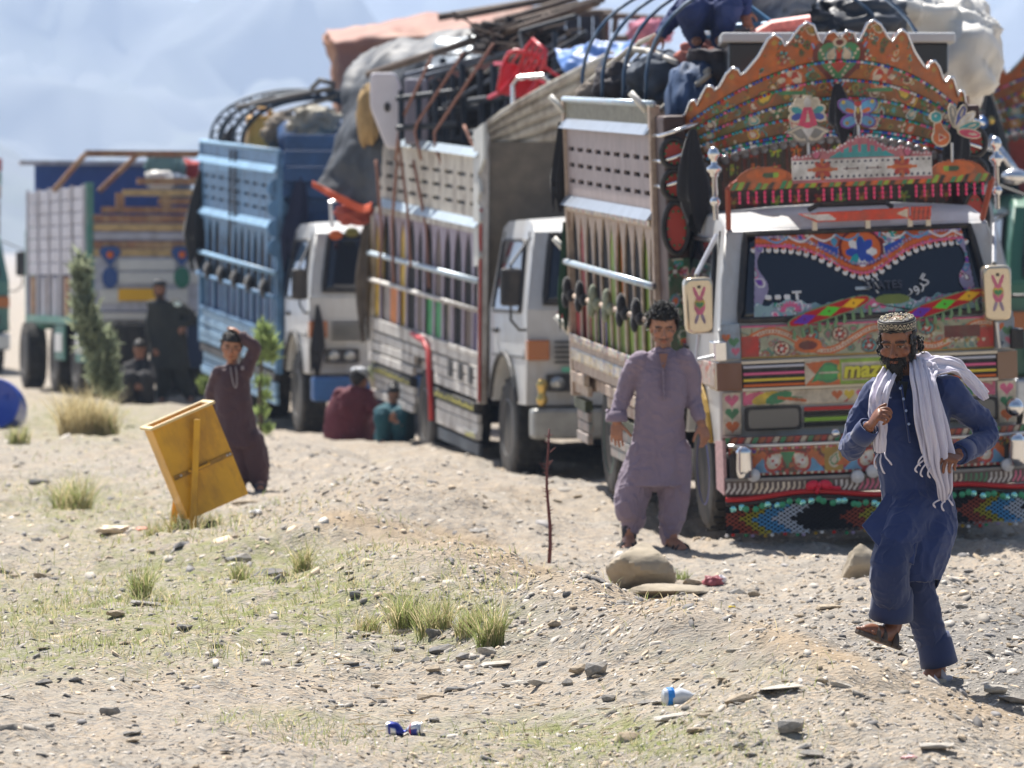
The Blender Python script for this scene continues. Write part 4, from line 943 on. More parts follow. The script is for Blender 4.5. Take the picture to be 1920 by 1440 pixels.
# tasselled red cloth boards on the wipers
def wiper_board(cx, cz, rot_):
    cv = Canvas(-0.30, 0.30, -0.06, 0.06, 0.006, C['red']); cv.mask = (np.abs(cv.U)/0.29)**2.6+(np.abs(cv.V)/0.05)**2.6 < 1; cv.rgb[:] = srgb(120,150,110)
    cv.rgb[(np.abs(cv.U)/0.275)**2.6+(np.abs(cv.V)/0.04)**2.6 < 1] = srgb(178,32,38)
    for u, col in ((-0.17, srgb(98,52,170)), (0.0, srgb(90,200,60)), (0.17, srgb(236,184,40))):
        cv.poly([(u-0.08, 0), (u, 0.033), (u+0.08, 0), (u, -0.033)], col); cv.ell(u, 0, 0.007, 0.007, C['maroon'])
    c_, s_ = math.cos(rot_), math.sin(rot_); f = lambda U, V: (cx+U*c_-V*s_, -0.045+0.12*np.clip(V*0+U*s_+cz-ZW0, 0, 9)*1.6+0*U, cz+U*s_+V*c_)
    o = cv.build('wiper_board', f, mat_vcol('felt', 0.85, var=0.1), c1, 0.015)
    fm = mat('sage_fringe', srgb(120,150,110), 0.9)
    for k in range(10):
        u = -0.26+0.058*k; x, y, z = f(np.array(u), np.array(-0.045)); x, y, z = float(x), float(y)-0.005, float(z)
        MB().tube([(x, y, z), (x+0.004, y-0.004, z-0.025), (x+0.01*math.sin(k), y-0.004, z-0.06)], [0.008, 0.012, 0.013], 6).build('fringe', fm, o)
wiper_board(-0.26, 1.475, 0.27); wiper_board(0.5, 1.49, 0.27)
# ---- front panels
def fpanel(name, u0, u1, v0, v1, draw, y=-0.012, res=0.0055, thick=0.012, par=c1, base=C['cream'], mask=None):
    cv = Canvas(u0, u1, v0, v1, res, base); draw(cv)
    return cv.build(name, lambda U, V: (U, y+0.05*(U/0.975)**2+0*V, V), ART(), par, thick)
def d_top(c):
    c.ornate(c.mask, [C['green'], C['teal'], C['pink'], C['orange'], C['cream'], C['lav']], 90, 0.06); m = c.mask; c.rgb[m] = c.rgb[m]*0.55+np.array(C['green'])*0.45*np.random.default_rng(1).random((m.sum(), 1))**0.4
    wv = [(u, 1.29+0.07*math.sin(u*9+1.0)) for u in np.linspace(-0.82, 0.82, 120)]
    c.stroke(wv, 0.05, C['orange']); c.stroke(wv, 0.022, C['cream']); c.dots(wv, 0.006, [C['red']], 0.02)
    for k in range(9):
        u = -0.76+0.19*k; v = 1.29-0.055*math.sin(u*9+1.0)
        c.ell(u, v, 0.055, 0.048, C['maroon']); c.ell(u, v, 0.046, 0.040, C['cream'] if k % 2 else C['teal']); c.flower(u, v, 0.04, 7, [C['red'], C['maroon']], C['white']); c.dots([(u-0.05, v-0.045), (u, v-0.06), (u+0.05, v-0.045)], 0.008, [C['cream']], 0.025)
    c.rect(-0.83, -0.72, 1.19, 1.33, C['red']); c.rect(0.72, 0.83, 1.19, 1.33, C['red']); c.rect(0.5, 0.74, 1.27, 1.35, C['maroon']); c.dots([(0.5, 1.25), (0.76, 1.25)], 0.012, [C['gold'], C['cream']], 0.03)
    c.rect(-0.83, 0.83, 1.185, 1.2, C['gold']); c.rect(-0.83, 0.83, 1.388, 1.4, C['pink']); c.ell(-0.4, 1.26, 0.09, 0.05, C['orange']); c.ell(-0.4, 1.26, 0.06, 0.03, C['maroon'])
fpanel('painted_panel', -0.83, 0.83, 1.185, 1.40, d_top)
gp = MB().lohi((-0.83, -0.004, 0.985), (0.83, 0.03, 1.17)).build('grille_recess', BLACK(), c1)
for k, col in enumerate((C['yellow'], C['orange'], C['pink'], srgb(190,190,200))):
    z = (1.05, 1.015, 1.09, 1.135)[k]
    for s in (-1, 1): MB().lohi((s*0.83, -0.02, z-0.008), (s*0.42, 0.0, z+0.009)).build('grille_slat', mat('slat_%d' % k if False else ['yellow_slat', 'orange_slat', 'pink_slat', 'grey_slat'][k], col, 0.45), gp, bevel=0.003)
for z in (0.99, 1.165): MB().lohi((-0.84, -0.022, z-0.009), (0.84, 0.0, z+0.009)).build('grille_trim', mat('cream_trim', C['cream'], 0.45), gp)
def d_plaque(c):
    for s in (-1, 1):
        c.poly([(s*0.43, 1.145), (s*0.20, 1.165), (s*0.20, 1.0), (s*0.43, 1.0), (s*0.36, 1.07)], C['orange']); c.paisley(s*0.29, 1.08, 0.11, [C['green'], srgb(60,170,90)], rot=-s*PI/2*1.0, flip=s); c.stroke([(s*0.33, 1.08), (s*0.22, 1.08)], 0.014, C['cream'])
        for v in (1.11, 1.055): c.ell(s*0.185, v, 0.035, 0.03, C['yellow'])
    c.rect(-0.2, 0.2, 1.0, 1.165, C['lime']); c.rect(-0.19, 0.19, 1.025, 1.14, C['cream'])
fpanel('badge_plaque', -0.43, 0.43, 1.0, 1.165, d_plaque, y=-0.034)
logo = mat('logo_yellow', srgb(214,206,60), 0.45); logo2 = mat('logo_shadow', srgb(120,100,40), 0.5)
lettering('mazda', c1, (0.006, -0.048, 1.043), 0.145, logo2, sx=1.0, name='badge_lettering', bold=0.008, shear=0.15); lettering('mazda', c1, (0, -0.053, 1.046), 0.145, logo, name='badge_lettering', bold=0.005, shear=0.15)
def d_strip(c):
    for s in (-1, 1):
        for k, col in enumerate((C['pink'], C['yellow'], C['green'])): c.ell(s*(0.77-0.085*k), 0.93, 0.09, 0.035, col, -s*0.3)
        c.stroke([(s*0.6, 0.93), (s*0.43, 0.905)], 0.02, C['orange']); c.stroke([(s*0.6, 0.94), (s*0.45, 0.925)], 0.008, C['green'])
        c.rect(s*0.83-0.02, s*0.83+0.02, 0.89, 0.975, C['pink'])
    for k, (u, col) in enumerate(((-0.22, C['orange']), (-0.14, C['yellow']), (-0.06, C['pink']), (0.06, C['pink']), (0.14, C['yellow']), (0.22, C['orange']))): c.heart(u, 0.935, 0.036, col)
    for u in (-0.17, 0.0, 0.1): c.stroke([(u, 0.888), (u+0.02, 0.9)], 0.012, C['red'])
fpanel('painted_strip', -0.83, 0.83, 0.882, 0.978, d_strip)
for s in (-1, 1):
    bz = MB().prism(rounded([(-0.185, -0.075), (0.185, -0.075), (0.185, 0.075), (-0.185, 0.075)], 0.02), (s*0.645, 0.0, 0.80), (1, 0, 0), (0, 0, 1), 0.025).build('lamp_bezel', BLACK(), c1)
    MB().prism(rounded([(-0.165, -0.06), (0.165, -0.06), (0.165, 0.06), (-0.165, 0.06)], 0.03), (s*0.645, -0.022, 0.80), (1, 0, 0), (0, 0, 1), 0.012).build('headlight', mat('dusty_lamp', (0.10, 0.105, 0.105), 0.15, coat=0.6), c1)
    MB().add([(s*0.84, -0.02, 0.985), (s*0.99, 0.06, 0.985), (s*0.99, 0.34, 0.985), (s*0.84, -0.02, 1.165), (s*0.99, 0.06, 1.165), (s*0.99, 0.3, 1.165), (s*0.84, 0.1, 0.985), (s*0.84, 0.1, 1.165)], [(0,1,4,3), (1,2,5,4), (3,4,5,7), (0,6,2,1), (0,3,7,6), (2,6,7,5)]).build('indicator', mat('smoky_amber', (0.22, 0.12, 0.07), 0.2, coat=0.4), c1)
    cv = Canvas(-0.06, 0.06, 0.70, 0.975, 0.006, C['cream'])
    for v, col in ((0.925, C['pink']), (0.84, C['green']), (0.755, C['orange'])): cv.heart(0, v, 0.045, col)
    cv.build('corner_panel', lambda U, V, s=s: (s*0.905+U, 0.02+0*U, V), ART(), c1, 0.01)
    cv = Canvas(-0.06, 0.06, 1.19, 1.42, 0.006, srgb(150,170,190)); cv.heart(-0.03, 1.33, 0.03, C['orange']); cv.heart(0.02, 1.3, 0.035, C['green']); cv.heart(0.03, 1.24, 0.03, C['pink'])
    cv.build('corner_panel', lambda U, V, s=s: (s*0.9+U, 0.015+0*U, V), ART(), c1, 0.01)
    MB().lohi((s*0.935, -0.03, 1.18), (s*1.02, 0.14, 1.31)).build('mirror_bracket', [CHROME(), BLACK()][s > 0], c1, bevel=0.01)
    # big chrome mirrors with a sticker
    pm = mat('cream_chrome', srgb(214,200,176), 0.22, 0.75)
    mx = -1.12 if s < 0 else 0.83
    arm = MB().tube([(s*0.9, 0.05, 1.23), (mx*1.02, -0.05, 1.2), (mx, -0.06, 1.36)], 0.014, 6).build('mirror_arm', STEEL(), c1)
    MB().tube([(mx, -0.04, 1.74), (s*0.92, 0.3, 1.98)], 0.016, 6).build('mirror_stay', STEEL(), arm)
    mr = MB().prism(rounded([(-0.085, 0), (0.085, 0), (0.095, 0.36), (-0.095, 0.36)], 0.05), (mx, -0.02, 1.37), (1, 0, 0), (0, 0, 1), 0.11).build('mirror', pm, arm, bevel=0.02, seg=3, smooth=True, auto=40)
    cv = Canvas(-0.05, 0.05, 1.41, 1.69, 0.005, (0, 0, 0)); cv.rgb[:] = -1
    for q in (-1, 1): cv.ell(q*0.022, 1.63, 0.045, 0.014, C['pink'], PI/2-q*0.35); cv.ell(q*0.02, 1.47, 0.04, 0.014, C['lav'], PI/2+q*0.3)
    cv.ell(0, 1.55, 0.04, 0.06, C['pink']); cv.heart(0, 1.56, 0.036, C['yellow']); cv.heart(0, 1.555, 0.026, C['green']); cv.ell(0, 1.67, 0.016, 0.014, C['black'])
    cv.mask = cv.rgb[..., 0] >= 0; cv.rgb = np.clip(cv.rgb, 0, 1); cv.build('sticker', lambda U, V, mx=mx: (mx+U, -0.134+0*U, V), ART(), mr)
for k, col in enumerate((C['black'], C['lime'], C['black'], C['red'])): MB().lohi((-0.44, -0.02, 0.735+0.034*k), (0.44, 0.0, 0.76+0.034*k)).build('grille_slat', mat(['dark_slat', 'lime_slat', 'dark_slat', 'red_slat'][k], col, 0.5), c1)
# painted door band
for s in (-1, 1):
    art_strip(c1, 'door_art', 0.16, 1.4, 1.0, 1.16, lambda U, V, s=s: (s*0.985+0*U, U, V), [C['red'], C['cream'], C['white'], C['orange'], C['cream'], C['grey']], 95+s, 0.1, srgb(200,180,168), 0.01)
    MB().tube([(s*0.99, 0.92+0.60*math.cos(a), 0.42+0.63*math.sin(a)) for a in np.linspace(math.radians(20), math.radians(160), 16)], 0.02, 6).build('arch_trim', mat('lime_trim', C['gold'], 0.5), c1)
# ---- painted bumper
BF = lambda U, V: -0.27+0.10*np.abs(U/0.98)**4
bpar = [o for o in T1.children if o.name.startswith('bumper')][0]
def bp_panel(name, u0, u1, v0, v1, draw, dy=0.0, thick=0.02, base=C['maroon']):
    cv = Canvas(u0, u1, v0, v1, 0.0055, base); draw(cv); return cv.build(name, lambda U, V: (U, BF(U, V)+dy, V), ART(), bpar, thick)
def d_bt(c):
    for k in range(46): c.poly([(-1.0+k*0.044, 0.655), (-0.97+k*0.044, 0.655), (-0.95+k*0.044, 0.7), (-0.98+k*0.044, 0.7)], [C['green'], C['dorange'], C['red'], C['cream']][k % 4])
bp_panel('bumper_trim', -1.0, 1.0, 0.655, 0.70, d_bt, dy=0.03)
def d_bm(c):
    c.ornate(c.mask, [C['purple'], C['orange'], C['maroon'], C['gold'], C['red'], C['dgreen']], 101, 0.08)
    for u in (-0.6, 0.0, 0.6):
        for s in (-1, 1):
            c.poly([(u+s*0.30, 0.5), (u+s*0.02, 0.5), (u+s*0.16, 0.61)], C['orange']); c.poly([(u+s*0.24, 0.47), (u+s*0.06, 0.47), (u+s*0.16, 0.56)], C['sky'])
            c.paisley(u+s*0.085, 0.55, 0.095, [C['red'], C['cream'], C['white']], rot=s*0.45, flip=-s); c.dots([(u+s*0.05, 0.49), (u+s*0.1, 0.55), (u+s*0.13, 0.6)], 0.009, [C['red']], 0.025)
        c.poly([(u-0.05, 0.6), (u+0.05, 0.6), (u, 0.5)], C['green']); c.rect(u+0.24, u+0.36, 0.46, 0.62, C['gold']); c.paisley(u+0.3, 0.54, 0.06, [C['cream'], C['green'], C['cream']])
    c.dots([(-0.98, 0.625), (0.98, 0.625)], 0.01, [C['pink'], C['orange'], C['cream']], 0.024); c.dots([(-0.98, 0.46), (0.98, 0.46)], 0.009, [C['cream'], C['red']], 0.022)
bp_panel('bumper_art', -0.97, 0.97, 0.45, 0.64, d_bm, dy=0.02)
MB().tube([(u, float(BF(u, 0))-0.005, 0.645) for u in np.linspace(-0.97, 0.97, 20)], 0.012, 6).build('bumper_rail', STEEL(), bpar)
def d_bl(c):
    for k in range(60): 
        u = -1.0+k*0.034; c.stroke([(u, 0.345), (u+0.022, 0.375), (u+0.022, 0.405)], 0.013, [C['white'], C['cream'], C['cream'], C['green'], C['white'], C['pink']][(k//5) % 6])
    c.rect(-1.0, 1.0, 0.42, 0.44, C['grey']); 
bp_panel('bumper_lip', -1.0, 1.0, 0.33, 0.44, d_bl, dy=-0.02, base=srgb(74,56,60))
for s in (-1, 1):
    MB().prism([(0, 0), (0.28, 0.02), (0.28, 0.33), (0.0, 0.35)], (s*0.985, -0.16, 0.33), (0, 1, 0), (0, 0, 1), 0.02*s).build('bumper_end', mat('end_art', srgb(190,150,150), 0.5, var=0.3, vscale=40), bpar)
    m = MB(); m.lathe([(0.05, 0.0), (0.055, 0.05), (0.05, 0.15), (0.055, 0.17), (0.03, 0.2), (0.004, 0.205)], (s*0.89, -0.28, 0.45), n=14); m.build('chrome_pot', CHROME(), bpar, smooth=True)
def fog(x, z, r=0.043):
    o = MB().lathe([(0.004, -0.02), (r*0.5, -0.022), (r*0.6, -0.012), (r*0.9, -0.018), (r, 0.0), (r*0.9, 0.03), (0.004, 0.04)], (x, float(BF(x, 0))-0.05, z), Matrix.Rotation(-PI/2, 3, 'X'), n=20).build('fog_lamp', mat('milky_lens', (0.62, 0.62, 0.64), 0.3), bpar, smooth=True)
for x, z in ((-0.83, 0.46), (-0.165, 0.425), (-0.065, 0.455), (0.165, 0.425), (0.83, 0.45)): fog(x, z)
for x in (-0.3, 0.25): MB().ell((x, -0.32, 0.71), 0.03).build('chrome_ball', CHROME(), bpar, smooth=True)
MB().ell((0.92, -0.12, 0.81), (0.06, 0.06, 0.06)).build('chrome_lamp', CHROME(), bpar, smooth=True)
bow = MB()
for s in (-1, 1): bow.ell((-0.42+s*0.045, -0.33, 0.385), (0.045, 0.02, 0.03), Matrix.Rotation(s*0.3, 3, 'Y'))
bow.ell((-0.42, -0.335, 0.385), 0.02); bow.tube([(-0.42, -0.33, 0.38), (-0.34, -0.33, 0.365), (-0.28, -0.33, 0.36)], 0.012, 5); bow.tube([(-0.42, -0.33, 0.38), (-0.44, -0.33, 0.33)], 0.014, 5)
bow.build('red_bow', mat('red_ribbon', srgb(214,30,60), 0.5), bpar, smooth=True)
sag = lambda u: 0.325-0.02*math.cos(u*6.5)
MB().tube([(u, float(BF(u, 0))-0.03, sag(u)) for u in np.linspace(-1.0, 1.0, 40)], 0.017, 6).build('red_piping', mat('red_piping', srgb(186,30,30), 0.5), bpar, smooth=True)
MB().tube([(u, float(BF(u, 0))-0.02, sag(u)-0.03) for u in np.linspace(-1.0, 1.0, 40)], 0.014, 6).build('black_piping', BLACK(), bpar, smooth=True)
sk = link('net_skirt', None, bpar); sk.empty_display_size = 0.1
for k in range(44):
    u = -0.96+1.92*k/43+0.01*math.sin(k*2.3)
    d = MB().lathe([(0.004, 0.0), (0.02, 0.0), (0.021, 0.008), (0.004, 0.012)], (u, float(BF(u, 0))-0.03, sag(u)-0.062+0.01*math.sin(k*1.7)), Matrix.Rotation(PI/2, 3, 'X'), n=10)
    o = d.build('mirror_disc', [mat('mirror_green', srgb(60,150,110), 0.3, 0.3), mat('mirror_pale', srgb(150,220,215), 0.1, 0.8)][(k*7 % 5) in (0, 2)], sk)
mb = MB(); nm = {n: mat('net_'+n, c, 0.8) for n, c in (('black', (0.012, 0.012, 0.016)), ('red', srgb(150,70,50)), ('yellow', srgb(170,160,50)), ('blue', srgb(80,150,200)), ('white', srgb(190,196,205)))}
cell = 0.040; rows = 7; cols = int(2.0/cell)
def netcol(i, j):
    c = (i-abs(j-3)*1.0+3) % 19; return 'red' if 2 <= c < 5 else 'yellow' if 5 <= c < 7 else 'blue' if 7 <= c < 10 else 'white' if 10 <= c < 13 else 'black'
def npt(i, j): u = -1.0+i*cell; return Vector((u, float(BF(u, 0))-0.012+0.012*math.sin(i*0.5), 0.268-j*0.027+0.006*math.sin(i*0.9)))
for j in range(rows):
    for i in range(cols):
        for a, b in (((i, j), (i+1, j+1)), ((i+1, j), (i, j+1))):
            if (i+j) % 2 == (0 if a[0] == i else 1): 
                pass
            mb.use(nm[netcol(i, j)]); mb.tube([npt(*a), npt(*b)], 0.0048, 3, caps=False)
mb.build('crochet_net', None, sk)['kind'] = 'stuff'
MB().add([npt(0, 0)+Vector((0, 0.03, 0)), npt(cols, 0)+Vector((0, 0.03, 0)), npt(cols, 7)+Vector((0, 0.03, 0)), npt(0, 7)+Vector((0, 0.03, 0))], [(0, 1, 2, 3)]).build('net_backing', mat('black_mesh_cloth', (0.01, 0.01, 0.013), 0.9), sk)
for k in range(32):
    p = npt(int(cols*k/31.5), rows); MB().ell(p+Vector((0, -0.004, -0.008)), (0.014, 0.008, 0.011), nu=6, nv=4).build('pompom', [mat('pom_'+n, C[n], 0.8) for n in ('white', 'red', 'green', 'lav', 'gold')][k % 5], sk)
# number plates and small writing
MB().lohi((0.02, -0.3, 0.46), (0.34, -0.31, 0.58)).build('number_plate', mat('dark_plate', (0.06, 0.06, 0.06), 0.5), bpar)
# ================================================================== LORRY 2: white, corrugated crown
loc, rot = lorry_pose(1214, 905, 44.0, 0.3, 0.0, 11.5)
ROW = 'loaded lorries parked in a row'
T2 = thing('cargo_lorry', 'white lorry with cream corrugated crown, yellow lettered skirts and lavender pillars', 'lorry', loc, rot, ROW, 1.15)
creamw = mat('worn_cream_paint', srgb(214,206,190), 0.55, var=0.1, dirt=srgb(116,92,70), dscale=7, damt=0.85)
whitew = mat('worn_white_paint', srgb(206,202,196), 0.55, var=0.1, dirt=srgb(108,88,68), dscale=6, damt=0.9)
lavp = mat('lavender_pillar', srgb(158,146,164), 0.55, var=0.12, dirt=srgb(110,90,80), dscale=10, damt=0.5)
palebl = mat('pale_blue_ledge', srgb(186,200,210), 0.4, 0.2, var=0.1)
BC = {n: mat('board_'+n, srgb(*c), 0.6, var=0.25) for n, c in dict(yellow=(214,176,48), orange=(206,120,40), green=(56,150,86), red=(160,36,40), brown=(96,76,62), purple=(84,66,112), grey=(150,140,134), blue=(40,84,130), navy=(24,44,84)).items()}
lo2 = ['purple', 'brown', None, 'grey', 'green', 'green', 'brown', None, 'yellow', 'orange', 'grey', 'yellow']; hi2 = [None, None, None, None, 'brown', None, None, None, 'yellow', None, None, 'yellow']
yblk = mat_vcol('lettered_strip', 0.6)
P2 = dict(n=12, frame=whitew, plank=whitew, pillar=lavp, rail=palebl, ledge=palebl, board=creamw, band=creamw, strip=BLACK(), skirt=whitew,
          low=lambda k: BC.get(lo2[k % 12]) or dark, high=lambda k: BC.get(hi2[k % 12]) or dark, front=mat('brown_front', srgb(120,110,96), 0.6, var=0.2), yr=4.35, arch=0.5, top=False, pw=1.35)
cab2 = cab(T2, WHITE(), bumper=mat('grey_bumper', srgb(150,150,146), 0.5, 0.3, var=0.2))
mirror(T2, -1, h=0.3, wd=0.17, out=0.14, z=1.56); mirror(T2, 1)
for q in ((-0.83, 0.92, 0.41, -1), (0.83, 0.92, 0.41, 1)): wheel(T2, q[:3], q[3], greyhub)
for q in ((-0.88, 4.35, 0.40, -1), (0.88, 4.35, 0.40, 1)): wheel(T2, q[:3], q[3], greyhub, dual=True)
chassis(T2, 4.35, 7.0, 1, 0.4)
b2 = cargo_body(T2, 1.8, 7.1, 1.0, P2, rake=math.radians(2.5))
def letters_strip(body, y0, y1, z0, z1, x, seed, c1_, c2_):
    cv = Canvas(y0, y1, z0, z1, 0.012, c1_); r = random.Random(seed); u = y0+0.05
    while u < y1-0.08:
        w_ = r.uniform(0.03, 0.08); zc = (z0+z1)/2
        cv.stroke([(u, zc-0.02), (u+w_*0.5, zc+r.uniform(-0.015, 0.022)), (u+w_, zc-0.012)], 0.016, c2_)
        if r.random() < 0.4: cv.ell(u+w_*0.5, zc+0.025, 0.009, 0.009, c2_)
        u += w_+r.uniform(0.005, 0.03)
    return cv.build('lettered_strip', lambda U, V: (x+0*U, U, V), yblk, body, 0.006)
letters_strip(b2, 0.12, 1.95, 0.50, 0.575, -1.035, 3, C['black'], srgb(210,200,60)); letters_strip(b2, 3.1, 5.1, 0.50, 0.575, -1.035, 4, C['black'], srgb(190,180,60)); letters_strip(b2, 0.1, 0.6, 0.27, 0.33, -1.025, 5, C['grey'], srgb(200,195,60))
for y in (0.3, 0.75, 1.2): MB().lohi((-1.03, y, 0.72), (-1.018, y+0.16, 0.86)).build('dark_slot', BLACK(), b2)
MB().tube([(-1.04, 2.05, 0.28), (-1.045, 2.07, 0.5), (-1.045, 2.2, 0.88), (-1.045, 2.4, 0.95), (-1.045, 3.0, 0.98)], 0.025, 6).build('red_trim', mat('red_trim', srgb(186,50,50), 0.5), b2, smooth=True)
MB().lohi((-1.01, 0.05, 0.14), (-0.98, 1.9, 0.24)).build('mud_board', mat('dark_art', srgb(70,74,80), 0.6, var=0.5, vscale=30, dirt=srgb(50,90,110), dscale=20), b2)
MB().tube([(-1.03, -0.05, 0.6), (-1.03, -0.05, 2.2)], 0.014, 6).build('red_edge', mat('red_edge', srgb(170,60,50), 0.5), b2)
# corrugated crown
crn = link('corrugated_crown', None, T2); crn.location = (0, 1.75, 0)
topf = lambda u: 2.90+0.60*(1-abs(u))**0.85; botf = lambda u: 2.44+0.14*(1-abs(u))
for k in range(7):
    n = 17; Pt = []; us = np.linspace(-1.0, 1.0, n)
    for e in (0.0, 0.5, 1.0):
        for u in us:
            f = (k+e*0.97)/7.0; z = botf(u)+(topf(u)-botf(u))*f; Pt.append((u, -0.05-0.35*f+0.3*abs(u)-(0.03 if e == 0.5 else 0), z))
    i = np.arange(3*n).reshape(3, n); F = np.stack([i[:-1, :-1], i[:-1, 1:], i[1:, 1:], i[1:, :-1]], -1).reshape(-1, 4)
    o = link('panel_strip', np_mesh('panel_strip', Pt, F, [creamw]), crn); md = o.modifiers.new('thick', 'SOLIDIFY'); md.thickness = 0.012; md.offset = 0
for k in range(16): MB().lohi((-0.98+k*0.1225, 0.02, 2.0), (-0.98+k*0.1225+0.1, 0.05 if k % 2 else 0.035, 2.56)).build('front_slat', P2['front'], crn)
pl = [(-0.14, 1.72), (0.05, 1.72), (0.1, 1.8), (0.06, 2.0), (0.12, 2.1), (0.1, 2.2), (0.05, 2.25), (0.12, 2.33), (0.1, 2.43), (0.05, 2.48), (0.16, 2.52), (0.3, 2.6), (0.3, 2.9), (-0.14, 2.84)]
for s in (-1, 1): MB().prism([(-a, z) for a, z in pl], (s*1.02, 0.0, 0), (0, 1, 0), (0, 0, 1), 0.03*s).build('side_bracket', mat('bracket_grey', srgb(196,196,190), 0.5, 0.2, var=0.1), crn)
for s, q in ((-1, 0), (1, 1)):
    p = MB().lathe([(0.02, 0), (0.045, 0.03), (0.05, 0.06), (0.03, 0.09), (0.035, 0.13), (0.05, 0.17), (0.03, 0.21), (0.004, 0.22)], (s*0.9, -0.19, 0.62), n=12); p.build('gold_pot', mat('brass', (0.6, 0.42, 0.14), 0.3, 0.9), T2, smooth=True)
lettering('YARA', cab2, (-0.62, -0.006, 1.3), 0.09, mat('red_letter', srgb(190,40,40), 0.5), name='lettering', bold=0.003)
MB().lohi((-0.7, -0.004, 0.885), (0.7, 0.0, 0.925)).build('teal_band', mat('teal_sticker', srgb(110,190,160), 0.5), cab2)
o = MB(); o.use(mat('fish_bag', srgb(190,190,160), 0.7, var=0.2, dirt=srgb(120,160,50), dscale=9, damt=0.8)); o.lathe([(0.01, -0.22), (0.03, -0.17), (0.085, 0.02), (0.08, 0.08), (0.035, 0.15), (0.05, 0.18), (0.05, 0.22), (0.01, 0.27)], (-0.95, 5.38, 0.42), n=14); o.build('hanging_ornament', None, b2, smooth=True)
tassel(b2, (-1.02, 5.3, 2.2), 1.3, 0.2, mat('brown_rag', srgb(92,84,76), 0.9, var=0.3), seed=9)

# ================================================================== LORRY 3: blue
loc, rot = lorry_pose(765, 820, 54.0, 0.3, 0.0, 11.8)
T3 = thing('cargo_lorry', 'light blue lorry with slotted boards, dark blue crown and white cab', 'lorry', loc, rot, ROW, 1.15)
blu = mat('sky_blue_paint', srgb(98,142,182), 0.55, var=0.1, dirt=srgb(52,70,88), dscale=7, damt=0.85); blu2 = mat('pale_blue_paint', srgb(130,168,198), 0.5, var=0.1, dirt=srgb(70,90,110), dscale=6, damt=0.5); blud = mat('deep_blue_paint', srgb(36,72,116), 0.6, var=0.2)
P3 = dict(n=12, frame=blu, plank=blu2, pillar=blu, rail=blu2, ledge=blu2, board=blu, band=blu, strip=BLACK(), skirt=blu2, low=lambda k: blud, high=lambda k: mat('blue_interior_shade', (0.01, 0.016, 0.03), 0.8), front=blud, yr=4.6, arch=0.5, pw=1.2)  # upper boards near black: shade of the arcade painted in
cab3 = cab(T3, WHITE(), bumper=mat('blue_bumper', srgb(44,92,150), 0.5, var=0.1, dirt=srgb(30,40,60), dscale=6))
mirror(T3, -1, h=0.3, wd=0.16, out=0.1, z=1.5); mirror(T3, 1)
for q in ((-0.83, 0.92, 0.41, -1), (0.83, 0.92, 0.41, 1)): wheel(T3, q[:3], q[3], greyhub)
for q in ((-0.88, 4.6, 0.40, -1), (0.88, 4.6, 0.40, 1)): wheel(T3, q[:3], q[3], greyhub, dual=True)
chassis(T3, 4.6, 7.2, 1, 0.4)
b3 = cargo_body(T3, 1.8, 7.3, 1.0, P3, rake=math.radians(2.3))
for k in range(5): MB().lohi((-0.98+0.0, 1.72-0.07*k, 2.2+0.16*k), (0.98, 1.76-0.07*k, 2.35+0.16*k)).build('crown_plank', blud, T3, bevel=0.01)
MB().lohi((-0.98, 1.74, 1.0), (0.98, 1.78, 2.2)).build('front_board', blud, T3)
for k, z in enumerate((2.45, 2.25, 2.05, 1.85)): MB().prism([(0.11*math.cos(a), 0.1*math.sin(a)) for a in np.linspace(0, 2*PI, 14, endpoint=False)], (-1.02, 1.72, z), (1, 0, 0), (0, 0, 1), 0.03).build('wing_disc', blu, T3)
for k in range(5): MB().ell((-1.06, 0.6+1.0*k, 1.42), (0.05, 0.12, 0.10)).build('bundle', BLACKCLOTH(), b3, smooth=True)
for yy, z0, z1 in ((3.1, 2.78, 1.5), (2.75, 2.78, 2.0)): MB().tube([(-1.04, yy, z0), (-1.05, yy-0.02, (z0+z1)/2), (-1.04, yy, z1)], 0.035, 6, flat=0.4).build('strap', BLACK(), b3)
tassel(b3, (-1.03, 5.45, 2.5), 1.0, 0.25, seed=12); tassel(T3, (-0.85, 1.6, 2.6), 0.9, 0.25, mat('dark_blue_cloth', srgb(34,40,66), 0.9), seed=13); tassel(T3, (-0.92, -0.06, 1.3), 0.62, 0.13, seed=14)
MB().tube([(-0.7, 0.3, 2.05), (-0.72, 0.3, 2.3), (-0.5, 0.3, 2.38), (0.6, 0.3, 2.38), (0.75, 0.3, 2.05)], 0.02, 6).build('roof_rail', STEEL(), T3)
for k in range(9): MB().ell((-0.7+0.16*k, 0.1, 1.98+0.03*math.sin(k)), (0.07, 0.03, 0.05)).build('garland', [mat('garland_red', C['dorange'], 0.7), mat('garland_olive', C['olive'], 0.7), mat('garland_brown', C['maroon'], 0.7)][k % 3], T3, smooth=True)

# ================================================================== LORRY 4: tipper seen from behind
p4 = W(165, 748, 66.5); YW = math.radians(14)
T4 = thing('tipper_lorry', 'tipper lorry seen from behind with grey slatted side, white tail panels and yellow plate', 'lorry', p4, (0, 0, YW))
grys = mat('grey_side_paint', srgb(176,176,186), 0.6, var=0.12, dirt=srgb(120,110,106), dscale=4, damt=0.6); brn = mat('rusty_wood', srgb(146,106,80), 0.7, var=0.3, dirt=srgb(196,172,130), dscale=5, damt=0.7); tealp = mat('teal_paint', srgb(70,128,116), 0.6, var=0.15, dirt=srgb(150,160,150), dscale=4, damt=0.6)
wht4 = mat('white_tail_paint', srgb(206,206,204), 0.5, var=0.05); bl4 = mat('blue_tail_paint', srgb(50,80,140), 0.5)
for k in range(7): MB().lohi((-0.03, 0.05, 1.72+0.177*k), (0.03, 5.6, 1.72+0.177*k+0.166)).build('plank', grys, T4, bevel=0.01)
for k in range(6): MB().lohi((-0.05, 0.1+1.08*k, 1.1), (0.0, 0.2+1.08*k, 2.98)).build('stake_post', grys, T4)
